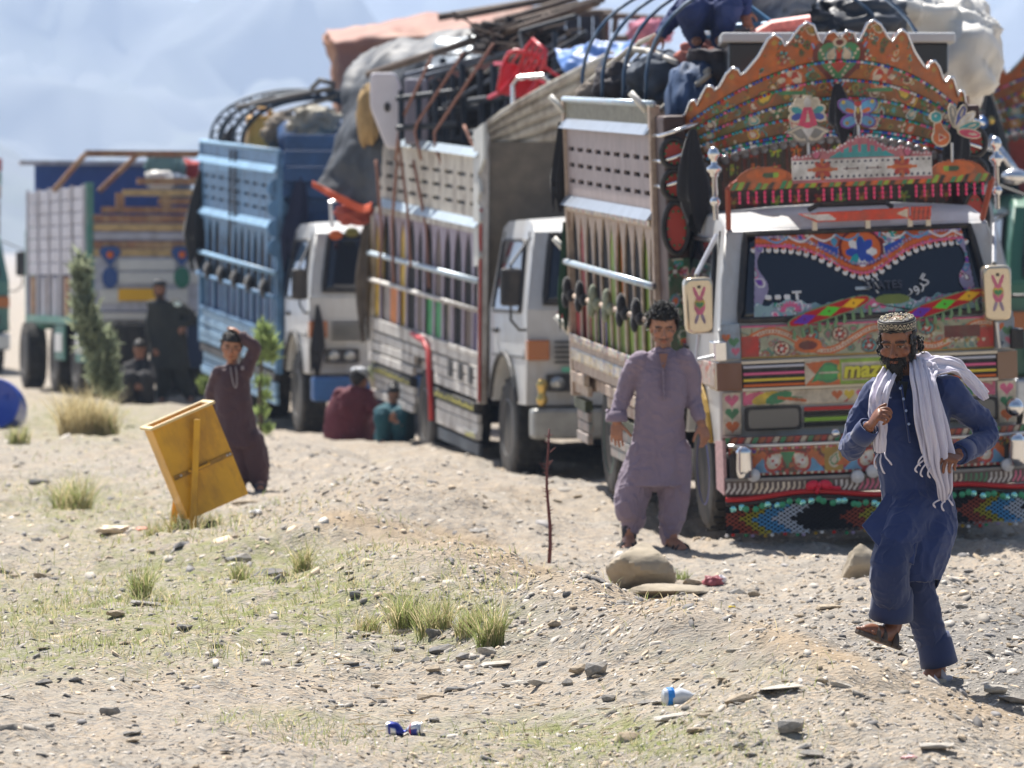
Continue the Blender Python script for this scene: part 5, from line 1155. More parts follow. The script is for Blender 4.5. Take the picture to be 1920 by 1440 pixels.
for k in range(10): MB().lohi((-0.02, 0.1+0.55*k, 1.12), (0.03, 0.4+0.55*k, 1.7)).build('panel', brn if k % 3 == 0 else grys, T4, bevel=0.01)
MB().lohi((-0.06, 0.0, 1.02), (0.02, 5.6, 1.12)).build('side_beam', tealp, T4); MB().lohi((-0.02, -0.03, 1.02), (0.08, 0.06, 3.0)).build('corner_post', tealp, T4)
MB().lohi((2.36, 0.0, 1.05), (2.42, 5.6, 3.0)).build('far_side', grys, T4); MB().lohi((0, 0, 1.0), (2.4, 5.6, 1.1)).build('floor', BLACK(), T4)
MB().lohi((0.03, 5.2, 1.1), (2.36, 5.26, 3.35)).build('front_board', mat('royal_blue_board', srgb(48,84,150), 0.5, var=0.1), T4); MB().lohi((-0.2, 5.1, 3.35), (2.5, 5.3, 3.42)).build('top_bar', grys, T4)
for x, z0, z1, x1 in ((0.35, 3.0, 3.42, 0.75), (1.0, 3.0, 3.42, 1.5)): MB().bar((x-0.6, 1.5, z0-0.1), (x1-0.55, 1.5, z1), 0.09, 0.07).build('frame_bar', brn, T4)
for z, a, b in ((3.42, 0.1, 2.4), (3.02, 0.7, 2.4), (2.86, 0.5, 2.4), (2.74, 1.0, 2.4), (2.62, 0.2, 2.4)): MB().lohi((a, 0.8 if z > 3.1 else 0.0, z-0.045), (b, 0.9 if z > 3.1 else 0.08, z+0.045)).build('frame_bar', brn if z != 2.86 else mat('ochre_wood', srgb(186,158,112), 0.7, var=0.3), T4)
for x in (0.4, 1.05, 1.7): MB().lohi((x, 0.01, 2.58), (x+0.12, 0.09, 2.86)).build('frame_bar', brn, T4)
for k, (z, c_) in enumerate(((2.5, brn), (2.38, mat('ochre_wood', srgb(186,158,112), 0.7)), (2.26, grys), (2.14, brn), (2.03, mat('ochre_wood', srgb(186,158,112), 0.7)))): MB().lohi((0.05, -0.03, z-0.055), (2.38, 0.03, z+0.05)).build('tail_plank', c_, T4, bevel=0.008)
for j, z in enumerate((1.86, 1.68)):
    for k in range(2): MB().prism(rounded([(0.42+0.98*k, z-0.075), (1.22+0.98*k, z-0.075), (1.22+0.98*k, z+0.075), (0.42+0.98*k, z+0.075)], 0.05), (0, -0.03, 0), (1, 0, 0), (0, 0, 1), 0.02).build('tail_panel', wht4, T4)
MB().lohi((0.05, -0.02, 1.22), (2.38, 0.04, 1.97)).build('tail_board', mat('tail_lavender', srgb(176,178,190), 0.6, var=0.2), T4)
for x in (0.3, 1.31, 2.3):
    MB().prism([(0.11*math.cos(a), 0.15*math.sin(a)) for a in np.linspace(0, 2*PI, 14, endpoint=False)], (x, -0.05, 1.68), (1, 0, 0), (0, 0, 1), 0.02).build('tail_ornament', bl4 if x < 0.5 else mat('green_ornament', srgb(40,110,90), 0.5), T4)
    f = MB().prism([(0, -0.14), (0.16, 0.06), (0.1, 0.14), (-0.1, 0.14), (-0.16, 0.06)], (x, -0.055, 1.97), (1, 0, 0), (0, 0, 1), 0.02).build('tail_ornament', bl4, T4); MB().ell((x, -0.085, 2.0), (0.05, 0.02, 0.05)).build('flower_boss', mat('orange_boss', C['orange'], 0.5), f, smooth=True)
for x in (0.15, 1.1): MB().lohi((x, -0.045, 1.33), (x+0.3, -0.03, 1.52)).build('white_panel', wht4, T4)
MB().lohi((0.42, -0.06, 1.36), (0.98, -0.04, 1.53)).build('yellow_plate', mat('yellow_plate', srgb(232,178,30), 0.45), T4)
MB().lohi((0.1, 0.02, 0.85), (2.3, 0.12, 1.0)).build('rear_beam', grys, T4); MB().lohi((1.4, 0.0, 0.42), (2.2, 0.02, 1.15)).build('mud_flap', mat('navy_flap', srgb(44,60,90), 0.7), T4); MB().lohi((0.05, 0.0, 1.02), (2.35, 0.03, 1.2)).build('tail_sill', wht4, T4); MB().lohi((0.9, -0.01, 0.55), (1.35, 0.02, 1.2)).build('mud_flap', BLACK(), T4); MB().lohi((0.2, 0.0, 0.4), (0.85, 0.02, 1.0)).build('mud_flap', BLACK(), T4)
for y in (1.0, 3.1):
    for x, sd_ in ((0.16, -1), (2.24, 1)): wheel(T4, (x, y+0.15, 0.5), sd_, greyhub, R=0.5, wd=0.3, dual=True)
for y in (0.25, 2.2):
    MB().lohi((-0.04, y-0.25, 0.5), (0.0, y+0.6, 1.0)).build('mudguard', tealp, T4, bevel=0.01); MB().lohi((-0.06, y-0.15, 0.62), (-0.04, y+0.5, 0.88)).build('mudguard_panel', wht4, T4)
MB().lohi((0.6, 0.5, 0.55), (0.8, 7.0, 0.9)).lohi((1.6, 0.5, 0.55), (1.8, 7.0, 0.9)).build('chassis', BLACK(), T4)
wheel(T4, (0.16, 6.3, 0.5), -1, greyhub, R=0.5, wd=0.3); wheel(T4, (2.24, 6.3, 0.5), 1, greyhub, R=0.5, wd=0.3)
cb4 = MB().lohi((0.15, 5.7, 0.9), (2.25, 7.2, 2.5)).build('cab', tealp, T4, bevel=0.12, seg=3)

# ================================================================== further lorries, partly seen
def far_lorry(px, D, sc, yaw, cabpaint, label, front, bodyp, crown=None, art=None):
    p = gpt(px, D); t = thing('cargo_lorry', label, 'lorry', p, (0, 0, math.radians(yaw)), 'lorries parked behind the row', sc)
    c = cab(t, cabpaint); mirror(t, -1); mirror(t, 1)
    for q in ((-0.83, 0.92, 0.41, -1), (0.83, 0.92, 0.41, 1)): wheel(t, q[:3], q[3], greyhub)
    for q in ((-0.88, 4.4, 0.40, -1), (0.88, 4.4, 0.40, 1)): wheel(t, q[:3], q[3], greyhub, dual=True)
    chassis(t, 4.4, 6.4, 1, 0.4)
    for k in range(6):
        for s in (-1, 1): MB().lohi((s*1.0, 1.8, 0.65+0.33*k), (s*0.96, 6.5, 0.97+0.33*k)).build('plank', bodyp, t)
    MB().lohi((-0.96, 1.8, 0.66), (0.96, 6.5, 0.76)).build('floor', BLACK(), t); MB().lohi((-0.98, 1.75, 0.7), (0.98, 1.79, front)).build('front_board', bodyp, t)
    if crown is not None:
        n = crown.copy(); COL.objects.link(n); n.parent = t; n.location = (0, 0.3, 0.0); n.scale = (1, 1, 1)
        if art is not None:
            n.data = crown.data.copy(); n.data.materials[0] = art
        for ch in crown.children:
            if ch.name.startswith(('crown_edge', 'bead_string', 'grey_bulb')): q = ch.copy(); COL.objects.link(q); q.parent = n
    return t, c
TA, ca = far_lorry(1612, 41.5, 1.36, 7, WHITE(), 'white lorry cab with tall windscreen showing beside the painted lorry', 2.2, grys)
MB().tube([(0.5, 0.35, 2.1), (0.75, 0.3, 2.22), (0.95, 0.2, 2.16), (1.04, 0.1, 2.0)], 0.03, 6).build('roof_rail', CHROME(), TA, smooth=True)
MB().ell((1.0, -0.02, 1.98), (0.09, 0.06, 0.05)).build('roof_lamp', CHROME(), TA, smooth=True)
MB().lohi((0.85, -0.02, 1.15), (0.965, 0.005, 1.32)).build('orange_panel', mat('orange_sticker', srgb(220,90,40), 0.5), ca)
redart = mat_vcol('red_art', 0.5); 
TG, cg = far_lorry(2110, 49, 1.25, 7, mat('green_cab_paint', srgb(60,116,92), 0.45, var=0.08, coat=0.3), 'green lorry with red painted crown at the right edge', 2.7, mat('red_board_paint', srgb(150,50,40), 0.6, var=0.3, vscale=12, dirt=srgb(60,40,36), dscale=9), crown=cr)
tassel(TG, (-0.95, 0.9, 2.95), 0.85, 0.26, seed=31); tassel(TG, (-0.7, 1.0, 2.3), 0.5, 0.2, seed=33)
for k in range(5):
    for j in range(3): MB().ell((-1.22+0.075*k, 0.9, 2.32+0.16*j+0.02*k), 0.05+0.012*((k+j) % 2), nu=10).build('chrome_ball', [CHROME(), mat('gold_ball', (0.8, 0.55, 0.16), 0.2, 0.9), mat('red_ball', (0.6, 0.05, 0.05), 0.2, coat=0.5), mat('blue_ball', (0.08, 0.2, 0.5), 0.2, coat=0.5)][(k*3+j*2) % 5 % 4], TG, smooth=True)
MB().lohi((-1.3, 0.95, 2.2), (-0.85, 1.0, 2.75)).build('ball_board', mat('red_board_paint', srgb(150,50,40), 0.6), TG)
TL, cl = far_lorry(-108, 84, 1.2, 11, mat('teal_cab_paint', srgb(74,120,112), 0.45, var=0.1), 'blurred lorry with teal cab at the left edge', 2.6, grys)
for k in range(3): MB().lohi((-1, 1.68-0.1*k, 2.6+0.2*k), (1.0, 1.72-0.1*k, 2.79+0.2*k)).build('crown_plank', [brn, tealp, redb][k], TL)
# lorry behind the white one, carrying the tarp covered load
TB, cb_ = far_lorry(1000, 60, 1.2, 11, WHITE(), 'lorry under a tall tarpaulin load behind the white lorry', 2.5, mat('dark_wood_boards', srgb(84,64,54), 0.7, var=0.2))
# ================================================================== LOADS ON THE LORRIES
def top(o, name, label, cat, group=None): return tag(o, label, cat, group)
greytarp = mat('grey_tarp', srgb(68,72,78), 0.6, var=0.2, vscale=5, dirt=srgb(50,52,56), dscale=3, damt=0.6)
def lump(name, px, py, D, rx, ry, rz, m, seed=0, amp=0.12, fr=3.0, n=48, rot=0.0, label=None, cat=None, group=None, sharp=0.0):
    """soft bundle: an ellipsoid with slumped, creased surface; sizes in metres"""
    p = W(px, py, D); nv = n//2; V = []; a, b = np.meshgrid(np.linspace(0, 2*PI, n, endpoint=False), np.linspace(-PI/2, PI/2, nv)); q = 0.75
    ca = np.sign(np.cos(b))*np.abs(np.cos(b))**q
    X = np.sign(np.cos(a))*np.abs(np.cos(a))**q*ca; Y = np.sign(np.sin(a))*np.abs(np.sin(a))**q*ca; Z = np.sign(np.sin(b))*np.abs(np.sin(b))**q
    f = fbm(X*fr*0.6+seed, Y*fr*0.6, Z*fr*0.6, o=4); cr_ = (1-np.abs(vnoise(X*fr*1.1+seed*3, Y*fr*1.1+Z*fr*1.4, Z*fr*0.5)))**3
    k = 1+amp*f-amp*0.7*cr_
    G = np.stack([X*k*rx, Y*k*ry, Z*k*rz], -1).reshape(-1, 3); c, s = math.cos(rot), math.sin(rot)
    G = np.c_[G[:, 0]*c-G[:, 2]*s, G[:, 1], G[:, 0]*s+G[:, 2]*c]
    i = np.arange(n*nv).reshape(nv, n); F = np.stack([i[:-1], np.roll(i[:-1], -1, 1), np.roll(i[1:], -1, 1), i[1:]], -1).reshape(-1, 4)
    o = link(name, np_mesh(name, G, F, [m], smooth=True)); o.location = p
    if label: tag(o, label, cat, group)
    return o
def poles(name, segs, r, m, label, cat, group=None, n=8):
    mb = MB()
    for s in segs: mb.tube([W(*q) for q in s], r, n)
    return tag(mb.build(name, m, smooth=True), label, cat, group)
def sheet(name, rows, nu, nv, m, label, cat, wr=0.04, wf=2.5, seed=0.0, thick=0.008, **k):
    return tag(cloth(name, [[W(*q) for q in r] for r in rows], nu, nv, m, None, thick, wr, wf, seed, **k), label, cat)
# ---- on the painted lorry
hoopm = mat('blue_hoop_steel', srgb(40,74,108), 0.5, 0.2, var=0.15, dirt=srgb(150,160,165), dscale=8, damt=0.5)
ORD = ['foremost', 'second', 'third', 'fourth']
def hoops(T, y0, rake, ys, hw, zb, rise, m, label, group, w_=0.07, lattice=True):
    Mx = Matrix.LocRotScale(Vector(T.location), T.rotation_euler, T.scale)
    for k, y in enumerate(ys):
        e = thing('roof_hoop', ORD[k]+' '+label, 'steel hoop', Mx @ Vector((0, y, zb+(y-y0)*math.tan(rake))), T.rotation_euler, group, T.scale[0])
        A = [(-hw*math.cos(a)*1.0, 0, rise*math.sin(a)**0.8) for a in np.linspace(0, PI, 25)]
        mb = MB(); mb.tube(A, w_*(0.5 if lattice else 0.8), 6, flat=0.4); mb.build('arch', m, e, smooth=True)
        if not lattice: continue
        B = [(p[0]*0.9, 0, p[2]*0.88) for p in A]; MB().tube(B, w_*0.3, 6).build('inner_arch', m, e, smooth=True)
        lt = MB()
        for q in range(0, 24, 2): lt.tube([B[q], A[q+1]], 0.012, 5); lt.tube([A[q+1], B[q+2]], 0.012, 5)
        lt.build('bracing', m, e)
hoops(T1, 1.72, math.radians(0.3), [2.5, 3.5, 4.5, 5.5], 1.0, 2.85, 0.85, hoopm, 'of the curved blue steel roof hoops on the painted lorry', 'blue steel roof hoops of the painted lorry', w_=0.045, lattice=False)
poles('tent_pole', [[(1100,205,36.5),(1200,80,35.5),(1245,60,35)], [(1195,210,35.5),(1390,25,34.5)], [(1240,205,34.5),(1330,130,33.8)], [(1110,150,36),(1180,92,35.5),(1250,100,35)], [(1215,95,35.2),(1270,118,34.5)], [(1275,185,34),(1330,140,33.6)]], 0.022, mat('pale_pole', srgb(190,184,172), 0.5), 'loose pale poles leaning among the blue hoops of the painted lorry', 'poles')
t = thing('bed_frame', 'blue steel lattice bed frame on the load behind the orange crown', 'bed frame', W(1310, 100, 34.4)); bm_ = mat('blue_bed_paint', srgb(70,120,160), 0.45, 0.1)
o0 = Vector(t.location); rel = lambda px, py, D: W(px, py, D)-o0
MB().tube([rel(1310,100,34.4), rel(1310,52,34.4), rel(1460,44,34), rel(1462,70,34)], 0.02, 6).tube([rel(1310,70,34.4), rel(1465,62,34)], 0.014, 6).build('rail', bm_, t)
for k in range(8): MB().tube([rel(1330+18*k,50,34.3), rel(1336+18*k,68,34.3)], 0.01, 5).build('bar', bm_, t)
for a in ([(1305,60,34.4),(1380,-20,34.2)], [(1355,-25,34.2),(1452,45,34)], [(1305,95,34.4),(1300,150,34.4)], [(1315,95,34.2),(1330,160,34.1)]): MB().tube([rel(*q) for q in a], 0.016, 6).build('strut', bm_, t)
MB().tube([rel(1390,84,33.6), rel(1450,50,33.6), rel(1520,40,33.6)], 0.05, 6).build('painted_arch', mat('pink_arch', srgb(206,110,100), 0.5, var=0.3, vscale=30), t)
t = thing('chest', 'dark metal chest with white lid lying across the load behind the orange crown', 'chest', W(1565, 108, 33.6))
MB().box((0, 0, -0.02), (1.52, 0.75, 0.22)).build('body', mat('black_chest', (0.02, 0.021, 0.025), 0.35, coat=0.3), t, bevel=0.02); MB().box((0, 0, 0.12), (1.62, 0.82, 0.07)).build('lid', mat('white_lid', srgb(206,208,210), 0.4), t, bevel=0.015)
MB().box((0, 0, -0.3), (1.3, 0.6, 0.34)).build('stand', BLACK(), t)
wtarp = mat('white_tarp', srgb(226,222,214), 0.55, var=0.06, vscale=3)
lump('white_bundle', 1735, 100, 35.5, 0.54, 0.6, 0.5, wtarp, 2.0, 0.16, 3.0, 90, label='big bundle wrapped in creased white tarpaulin above the orange crown', cat='bundle')
lump('white_bundle', 1650, 30, 35.4, 0.42, 0.5, 0.36, wtarp, 8.0, 0.18, 3.4, 70, label='smaller white wrapped bundle tucked beside the big white one', cat='bundle')
lump('grey_bundle', 1430, 22, 34.6, 0.42, 0.4, 0.2, mat('grey_sheet', srgb(120,124,132), 0.5, var=0.3, vscale=6), 4.0, 0.25, 3.0, rot=0.5, label='shiny grey rolled sheet under the blue bed frame', cat='bundle')
lump('black_bag', 1480, 60, 34.6, 0.34, 0.35, 0.2, mat('black_bag', (0.02, 0.02, 0.024), 0.35), 6.0, 0.25, 3.0, label='black plastic bag wedged behind the orange crown', cat='bag')
lump('black_bag', 1600, 50, 34.8, 0.4, 0.4, 0.24, mat('slate_bag', srgb(60,64,72), 0.5), 7.0, 0.25, 3.0, label='slate coloured bag below the smaller white bundle', cat='bag')
lump('mattress_roll', 1300, 200, 34.2, 0.20, 0.5, 0.33, mat('denim_roll', srgb(60,84,120), 0.7, var=0.2), 9.0, 0.1, label='blue rolled mattress at the front corner of the painted lorry', cat='mattress')
for k, (px, py, D, r, c_, lb) in enumerate(((1180,165,35.6,0.25,srgb(60,56,60),'charcoal cloth sack low among the blue hoops'), (1250,150,35,0.3,srgb(76,84,96),'slate cloth sack under the blue hoops'), (1130,185,36.2,0.22,srgb(120,110,100),'beige sack at the rear end of the blue hoops'), (1360,140,34.2,0.3,srgb(84,80,84),'dark sack beside the chest'), (1330,110,34.6,0.22,srgb(170,104,92),'pink checked sack next to the blue bed frame'))):
    lump('sack', px, py, D, r, r, r*0.7, mat('sack_%s' % ['charcoal', 'slate', 'beige', 'dark', 'pink'][k], c_, 0.85, var=0.3, vscale=9), 11+k, 0.25, label=lb, cat='sack', group='sacks on the painted lorry')
tassel(None, W(1195, 128, 35), 0.33, 0.13, seed=40); o = COL.objects[-1] if False else [x for x in COL.objects if x.name.startswith('cloth_tassel') and x.parent is None][-1]; o.name = 'black_cloth'; tag(o, 'black cloth hanging from a blue hoop above the slotted board', 'cloth')
chm = mat('ball_chrome', (0.7, 0.7, 0.72), 0.15, 1.0)
# ---- on the white lorry
sheet('grey_tarp', [[(905,62,51),(850,52,51.5),(760,80,52),(690,96,52.5)], [(870,74,50.2),(800,80,50.6),(712,110,51.2),(648,150,51.6)], [(830,120,49.8),(760,118,50.2),(690,160,50.8),(632,215,51.2)], [(720,250,50.2),(690,255,50.4),(650,265,50.6),(612,290,50.9)], [(700,385,50.0),(680,388,50.3),(640,372,50.5),(588,345,50.7)]], 60, 70, greytarp, 'grey tarpaulin with orange hem draped over the rear of the white lorry', 'tarpaulin', wr=0.09, wf=1.6)
sheet('tarp_hem', [[(700,380,49.95),(680,384,50.25),(640,366,50.45),(586,339,50.65)], [(699,396,49.93),(680,399,50.23),(640,382,50.43),(585,350,50.63)]], 50, 6, mat('orange_hem', srgb(212,92,54), 0.7), 'orange hem strip along the bottom of the grey tarpaulin', 'tarpaulin hem', wr=0.03)
lump('red_cloth', 665, 402, 50.6, 0.2, 0.15, 0.12, mat('rust_cloth', srgb(170,80,66), 0.8, var=0.2), 15, 0.25, label='rust red cloth bunched below the orange hem', cat='cloth')
sheet('silver_sheet', [[(1065,35,49),(960,55,49.4),(830,75,50)], [(990,70,48.6),(930,110,49.0),(800,135,49.6)], [(930,100,48.4),(880,128,48.8),(770,150,49.2)]], 50, 36, mat('silver_sheet', srgb(176,184,190), 0.4, 0.2, var=0.2), 'pale silvery sheet over the top of the furniture on the white lorry', 'sheet', wr=0.1, wf=2.2)
frm = mat('dark_frame_steel', srgb(40,46,54), 0.45, 0.3)
def frame_thing(label, bars, r=0.03, m=frm, name='bed_frame', cat='bed frame', group=None):
    p0 = W(*bars[0][0]); t = thing(name, label, cat, p0, group=group)
    for b in bars: MB().tube([W(*q)-p0 for q in b], r, 6).build('bar', m, t)
    return t
frame_thing('dark steel bed frame standing upright at the rear of the load on the white lorry', [[(768,270,49),(765,150,49.3)], [(800,268,48.8),(797,135,49)], [(768,215,49),(905,200,48.2)], [(768,262,49),(905,262,48.2)], [(835,268,48.6),(830,110,48.8)], [(870,268,48.3),(866,100,48.5)], [(765,150,49.3),(840,125,48.8)]], 0.034)
frame_thing('dark steel bed frame with uprights in the middle of the load on the white lorry', [[(905,268,48),(900,130,48.1)], [(880,250,47.9),(960,235,47.4)], [(930,250,47.6),(925,120,47.8)], [(955,240,47.3),(950,140,47.5)], [(880,190,47.9),(975,178,47.2)], [(975,225,47.1),(972,150,47.3)]], 0.036)
poles('wooden_pole', [[(690,140,50),(900,72,48.8)], [(905,75,48.5),(1120,5,47)], [(960,45,49),(1130,-2,48)], [(1010,95,47.5),(930,120,48)], [(1030,25,48),(960,105,48.3)], [(985,90,47.8),(915,90,48.4)]], 0.04, mat('weathered_pole', srgb(96,82,72), 0.8, var=0.3), 'weathered wooden poles lying across the load of the white lorry', 'poles')
frame_thing('slim dark tube frame leaning over the red chairs', [[(1000,200,47),(975,60,47.6)], [(975,60,47.6),(1080,30,47.2)], [(1040,190,46.9),(1040,60,47.2)], [(940,180,47.4),(1085,120,46.8)], [(1005,120,47),(1100,60,46.8)]], 0.026, frm, 'tube_frame', 'tube frame')
frame_thing('dark iron bedstead upside down beside the white cooler', [[(752,262,48.5),(752,170,48.6)], [(785,262,48.3),(785,160,48.5)], [(818,262,48.2),(815,150,48.3)], [(850,262,48.1),(848,140,48.2)], [(745,240,48.5),(860,232,48.0)], [(745,185,48.6),(860,170,48.1)]], 0.03)
frame_thing('bundle of slate coloured rods across the load of the white lorry', [[(760,140,49),(960,95,48)], [(770,150,49),(1000,88,47.8)], [(800,160,48.8),(930,60,48.4)], [(880,170,48.3),(1060,70,47.5)], [(900,240,47.9),(1010,150,47.2)], [(830,200,48.5),(920,150,48)]], 0.022, mat('slate_rod', srgb(96,102,112), 0.4, 0.5), 'rod_bundle', 'rods')
frame_thing('white and steel rods tangled under the blue hoops', [[(1120,190,36),(1230,70,35.4)], [(1150,195,36),(1300,95,34.8)], [(1205,190,35.4),(1320,60,34.6)], [(1225,120,35),(1350,128,34.4)], [(1160,120,35.6),(1290,150,34.6)], [(1250,190,34.8),(1345,100,34.3)]], 0.014, mat('pale_rod', srgb(196,198,200), 0.4, 0.4), 'rod_bundle', 'rods')
lump('brush_bundle', 985, 80, 48.6, 0.55, 0.5, 0.2, mat('brush_dark', srgb(46,40,40), 0.9, var=0.5, vscale=20), 21, 0.4, 6.0, 64, rot=-0.1, label='dark tangled bundle of branches above the red chairs', cat='bundle')
tw = MB(); r_ = random.Random(4)
for k in range(70):
    a = W(r_.uniform(880, 1080), r_.uniform(52, 110), r_.uniform(47.8, 48.8)); tw.tube([a, a+Vector((r_.uniform(-.35, .35), r_.uniform(-.2, .2), r_.uniform(-.12, .16)))], 0.012, 4, caps=False)
o = tw.build('twigs', mat('twig_brown', srgb(74,62,56), 0.9)); tag(o, 'loose twigs sticking out of the dark branch bundle', 'twigs', kind='stuff')
p0 = W(720, 205, 48.8); t = thing('water_cooler', 'white plastic cooler tied upside down at the rear of the load on the white lorry', 'cooler', p0, scale=1.1)
wp = mat('white_plastic', srgb(220,216,222), 0.4, var=0.04)
MB().prism(rounded([(-0.13, 0.34), (0.11, 0.34), (0.16, 0.2), (0.15, -0.36), (0.02, -0.36), (-0.13, 0.02)], 0.05), (0, 0, 0), (1, 0, 0), (0, 0, 1), -0.4).build('body', wp, t, bevel=0.02); MB().ell((0.03, -0.01, 0.02), (0.03, 0.01, 0.045)).build('vent', BLACK(), t)
MB().box((0.3, 0.1, -0.02), (0.22, 0.3, 0.6)).build('side_panel', mat('lavender_plastic', srgb(150,146,160), 0.5), t, bevel=0.02)
lump('cushion', 690, 220, 50.3, 0.12, 0.2, 0.32, mat('tan_cloth', srgb(168,140,96), 0.9, var=0.2), 25, 0.15, label='tan cushion squeezed beside the white cooler', cat='cushion')
# plastic chairs
redpl = mat('red_plastic', srgb(206,30,42), 0.35, coat=0.3)
def plastic_chair(label, loc, rot, m=redpl):
    t = thing('plastic_chair', label, 'chair', loc, rot, 'red plastic chairs on the white lorry', 0.72)
    MB().prism(rounded([(-0.24, -0.22), (0.24, -0.22), (0.21, 0.22), (-0.21, 0.22)], 0.06), (0, 0, 0), (1, 0, 0), (0, 1, 0), 0.03).build('seat', m, t, bevel=0.01)
    bk = MB(); bk.tube([(-0.2, 0.22, 0.0), (-0.23, 0.3, 0.28), (-0.17, 0.34, 0.43), (0.17, 0.34, 0.43), (0.23, 0.3, 0.28), (0.2, 0.22, 0.0)], 0.03, 6)
    for x in (-0.1, 0, 0.1): bk.tube([(x, 0.24, 0.02), (x*1.05, 0.33, 0.42)], 0.025, 6, flat=0.5)
    bk.build('backrest', m, t, smooth=True)
    for s in (-1, 1): MB().tube([(s*0.22, -0.2, 0.0), (s*0.27, -0.2, 0.2), (s*0.27, 0.1, 0.22), (s*0.23, 0.3, 0.24)], 0.022, 6).build('armrest', m, t, smooth=True)
    for s in (-1, 1):
        for y in (-0.2, 0.2): MB().bar((s*0.2, y, 0), (s*0.25, y*1.2, -0.42), 0.05, 0.05).build('leg', m, t)
plastic_chair('red plastic chair lying on its side on the load of the white lorry', W(968, 152, 47.0), (1.5, 0.2, 0.2)); plastic_chair('red plastic chair with its back tilted up near the blue tarpaulin', W(1010, 150, 46.8), (0.35, -0.5, 2.2))
frame_thing('bent silver tube frame in front of the red chairs', [[(962,215,46.6),(962,160,46.6),(972,146,46.5),(1018,142,46.4),(1028,150,46.4),(1030,180,46.4)]], 0.024, CHROME(), 'tube_frame', 'tube frame')
for k, (px, py, D, r, c_, lb) in enumerate(((850,235,50.2,0.45,srgb(36,34,36),'dark sack behind the bed frames'), (930,190,49.8,0.5,srgb(40,36,36),'brown black sack under the branch bundle'), (1000,215,48.6,0.35,srgb(34,46,78),'navy sack below the red chairs'), (790,215,50.8,0.4,srgb(60,54,46),'olive brown sack next to the white cooler'), (1060,150,48.6,0.4,srgb(50,42,42),'black brown sack below the blue tarpaulin'))):
    lump('sack', px, py, D, r, r, r*0.75, mat('load_sack_%s' % 'abcde'[k], c_, 0.9, var=0.4, vscale=8), 41+k, 0.3, label=lb, cat='sack', group='sacks on the white lorry')
rope = mat('orange_rope', srgb(150,108,92), 0.8)
rt = [(810,105,48.2),(750,232,48.6),(742,300,48.9)], [(925,82,47.6),(808,258,47.9),(850,360,47.6),(870,450,47.4)], [(868,100,48),(776,240,48.3),(790,300,48.3)], [(735,150,49.4),(752,300,49.0),(765,400,48.9),(770,500,48.8)], [(870,235,47.3),(905,320,46.9),(912,430,46.7)], [(775,300,48.6),(800,430,48.4),(805,540,48.3)], [(850,360,47.55),(862,470,47.4),(855,560,47.3)], [(705,300,49.6),(715,420,49.5),(712,520,49.4)], [(745,300,49.1),(735,420,49.2),(738,530,49.1)]
for k, s in enumerate(rt): tag(MB().tube(resample([W(*q) for q in s], 14), 0.016, 6).build('rope', rope, smooth=True), ['orange brown rope from the pole end down to the rear top of the white lorry', 'rope slanting from the branch bundle to the second pillar from the cab', 'rope down the load just right of the white cooler', 'rope hanging in front of the white cooler to the side rail', 'rope at the front end of the slotted boards of the white lorry', 'rope straight down the middle of the slotted boards', 'short rope end beside the long slanting one', 'rearmost rope on the slotted boards', 'rope next to the rearmost one'][k], 'rope', 'ropes over the white lorry')
sheet('blue_tarp', [[(1040,92,46.4),(1100,82,46.1),(1190,70,45.6)], [(1048,118,46.1),(1110,112,45.8),(1190,92,45.4)], [(1072,148,45.8),(1100,135,45.6),(1180,112,45.3)]], 40, 26, mat('blue_tarp', srgb(92,132,196), 0.45, var=0.1, vscale=3), 'bright blue tarpaulin between the corrugated crown and the tarp covered load', 'tarpaulin', wr=0.08, wf=3.0)
# ---- the tall tarp covered load behind the white lorry
browntarp = mat('brown_pink_tarp', srgb(150,104,90), 0.7, var=0.15, vscale=2, dirt=srgb(190,160,136), dscale=1.5, damt=0.6)
sheet('brown_tarp', [[(1000,20,66),(900,35,66),(760,50,66),(612,64,66)], [(1000,26,62),(900,44,62),(760,58,62),(620,76,62.5)], [(1000,80,61.8),(880,100,61.8),(760,110,61.8),(632,110,62)], [(1000,250,61.6),(880,250,61.6),(760,250,61.6),(640,260,61.8)]], 70, 50, browntarp, 'faded brown pink tarpaulin over a tall load behind the white lorry', 'tarpaulin', wr=0.12, wf=1.0)
sheet('tarp_flap', [[(612,62,66),(612,63,64),(618,72,62.4)], [(626,110,66),(624,110,64),(632,112,62)], [(640,260,66),(640,260,64),(640,260,61.8)]], 24, 24, mat('tan_tarp', srgb(176,128,98), 0.7, var=0.15), 'tan end flap of the tarpaulin over the tall load', 'tarpaulin', wr=0.08)
t = thing('timber_shelter', 'dark plank shelter with pole roof on top of the load behind the white lorry', 'shelter', W(1060, 75, 60.5))
for k in range(6): MB().box((-0.42+0.17*k, 0, -0.1), (0.16, 0.06, 0.85)).build('plank', mat('dark_navy_plank', srgb(44,46,60), 0.8, var=0.3), t)
MB().box((0.52, -0.02, -0.1), (0.07, 0.1, 0.8)).build('post', mat('rust_post', srgb(120,54,44), 0.7), t); MB().box((-0.62, -0.02, 0.05), (0.22, 0.06, 0.5)).build('panel', mat('tan_board', srgb(150,124,104), 0.8), t)
for a, b in (((-1.4, -0.1, 0.28), (0.9, -0.1, 0.72)), ((-1.6, 0.3, 0.3), (0.1, 0.0, 0.56)), ((-0.5, 0, 0.34), (0.6, 0, 0.34)), ((-0.9, -0.2, 0.2), (0.15, -0.2, 0.52))): MB().tube([a, b], 0.05, 7).build('pole', mat('weathered_pole', srgb(96,82,72), 0.8), t)
frame_thing('thin pole rail with a hanging hook beside the plank shelter', [[(1132,28,60),(1262,36,60)], [(1155,30,60),(1152,62,60)], [(1130,28,60),(1140,120,60)], [(1150,72,60),(1240,70,60)]], 0.04, mat('weathered_pole', srgb(96,82,72), 0.8), 'pole_rail', 'pole rail')
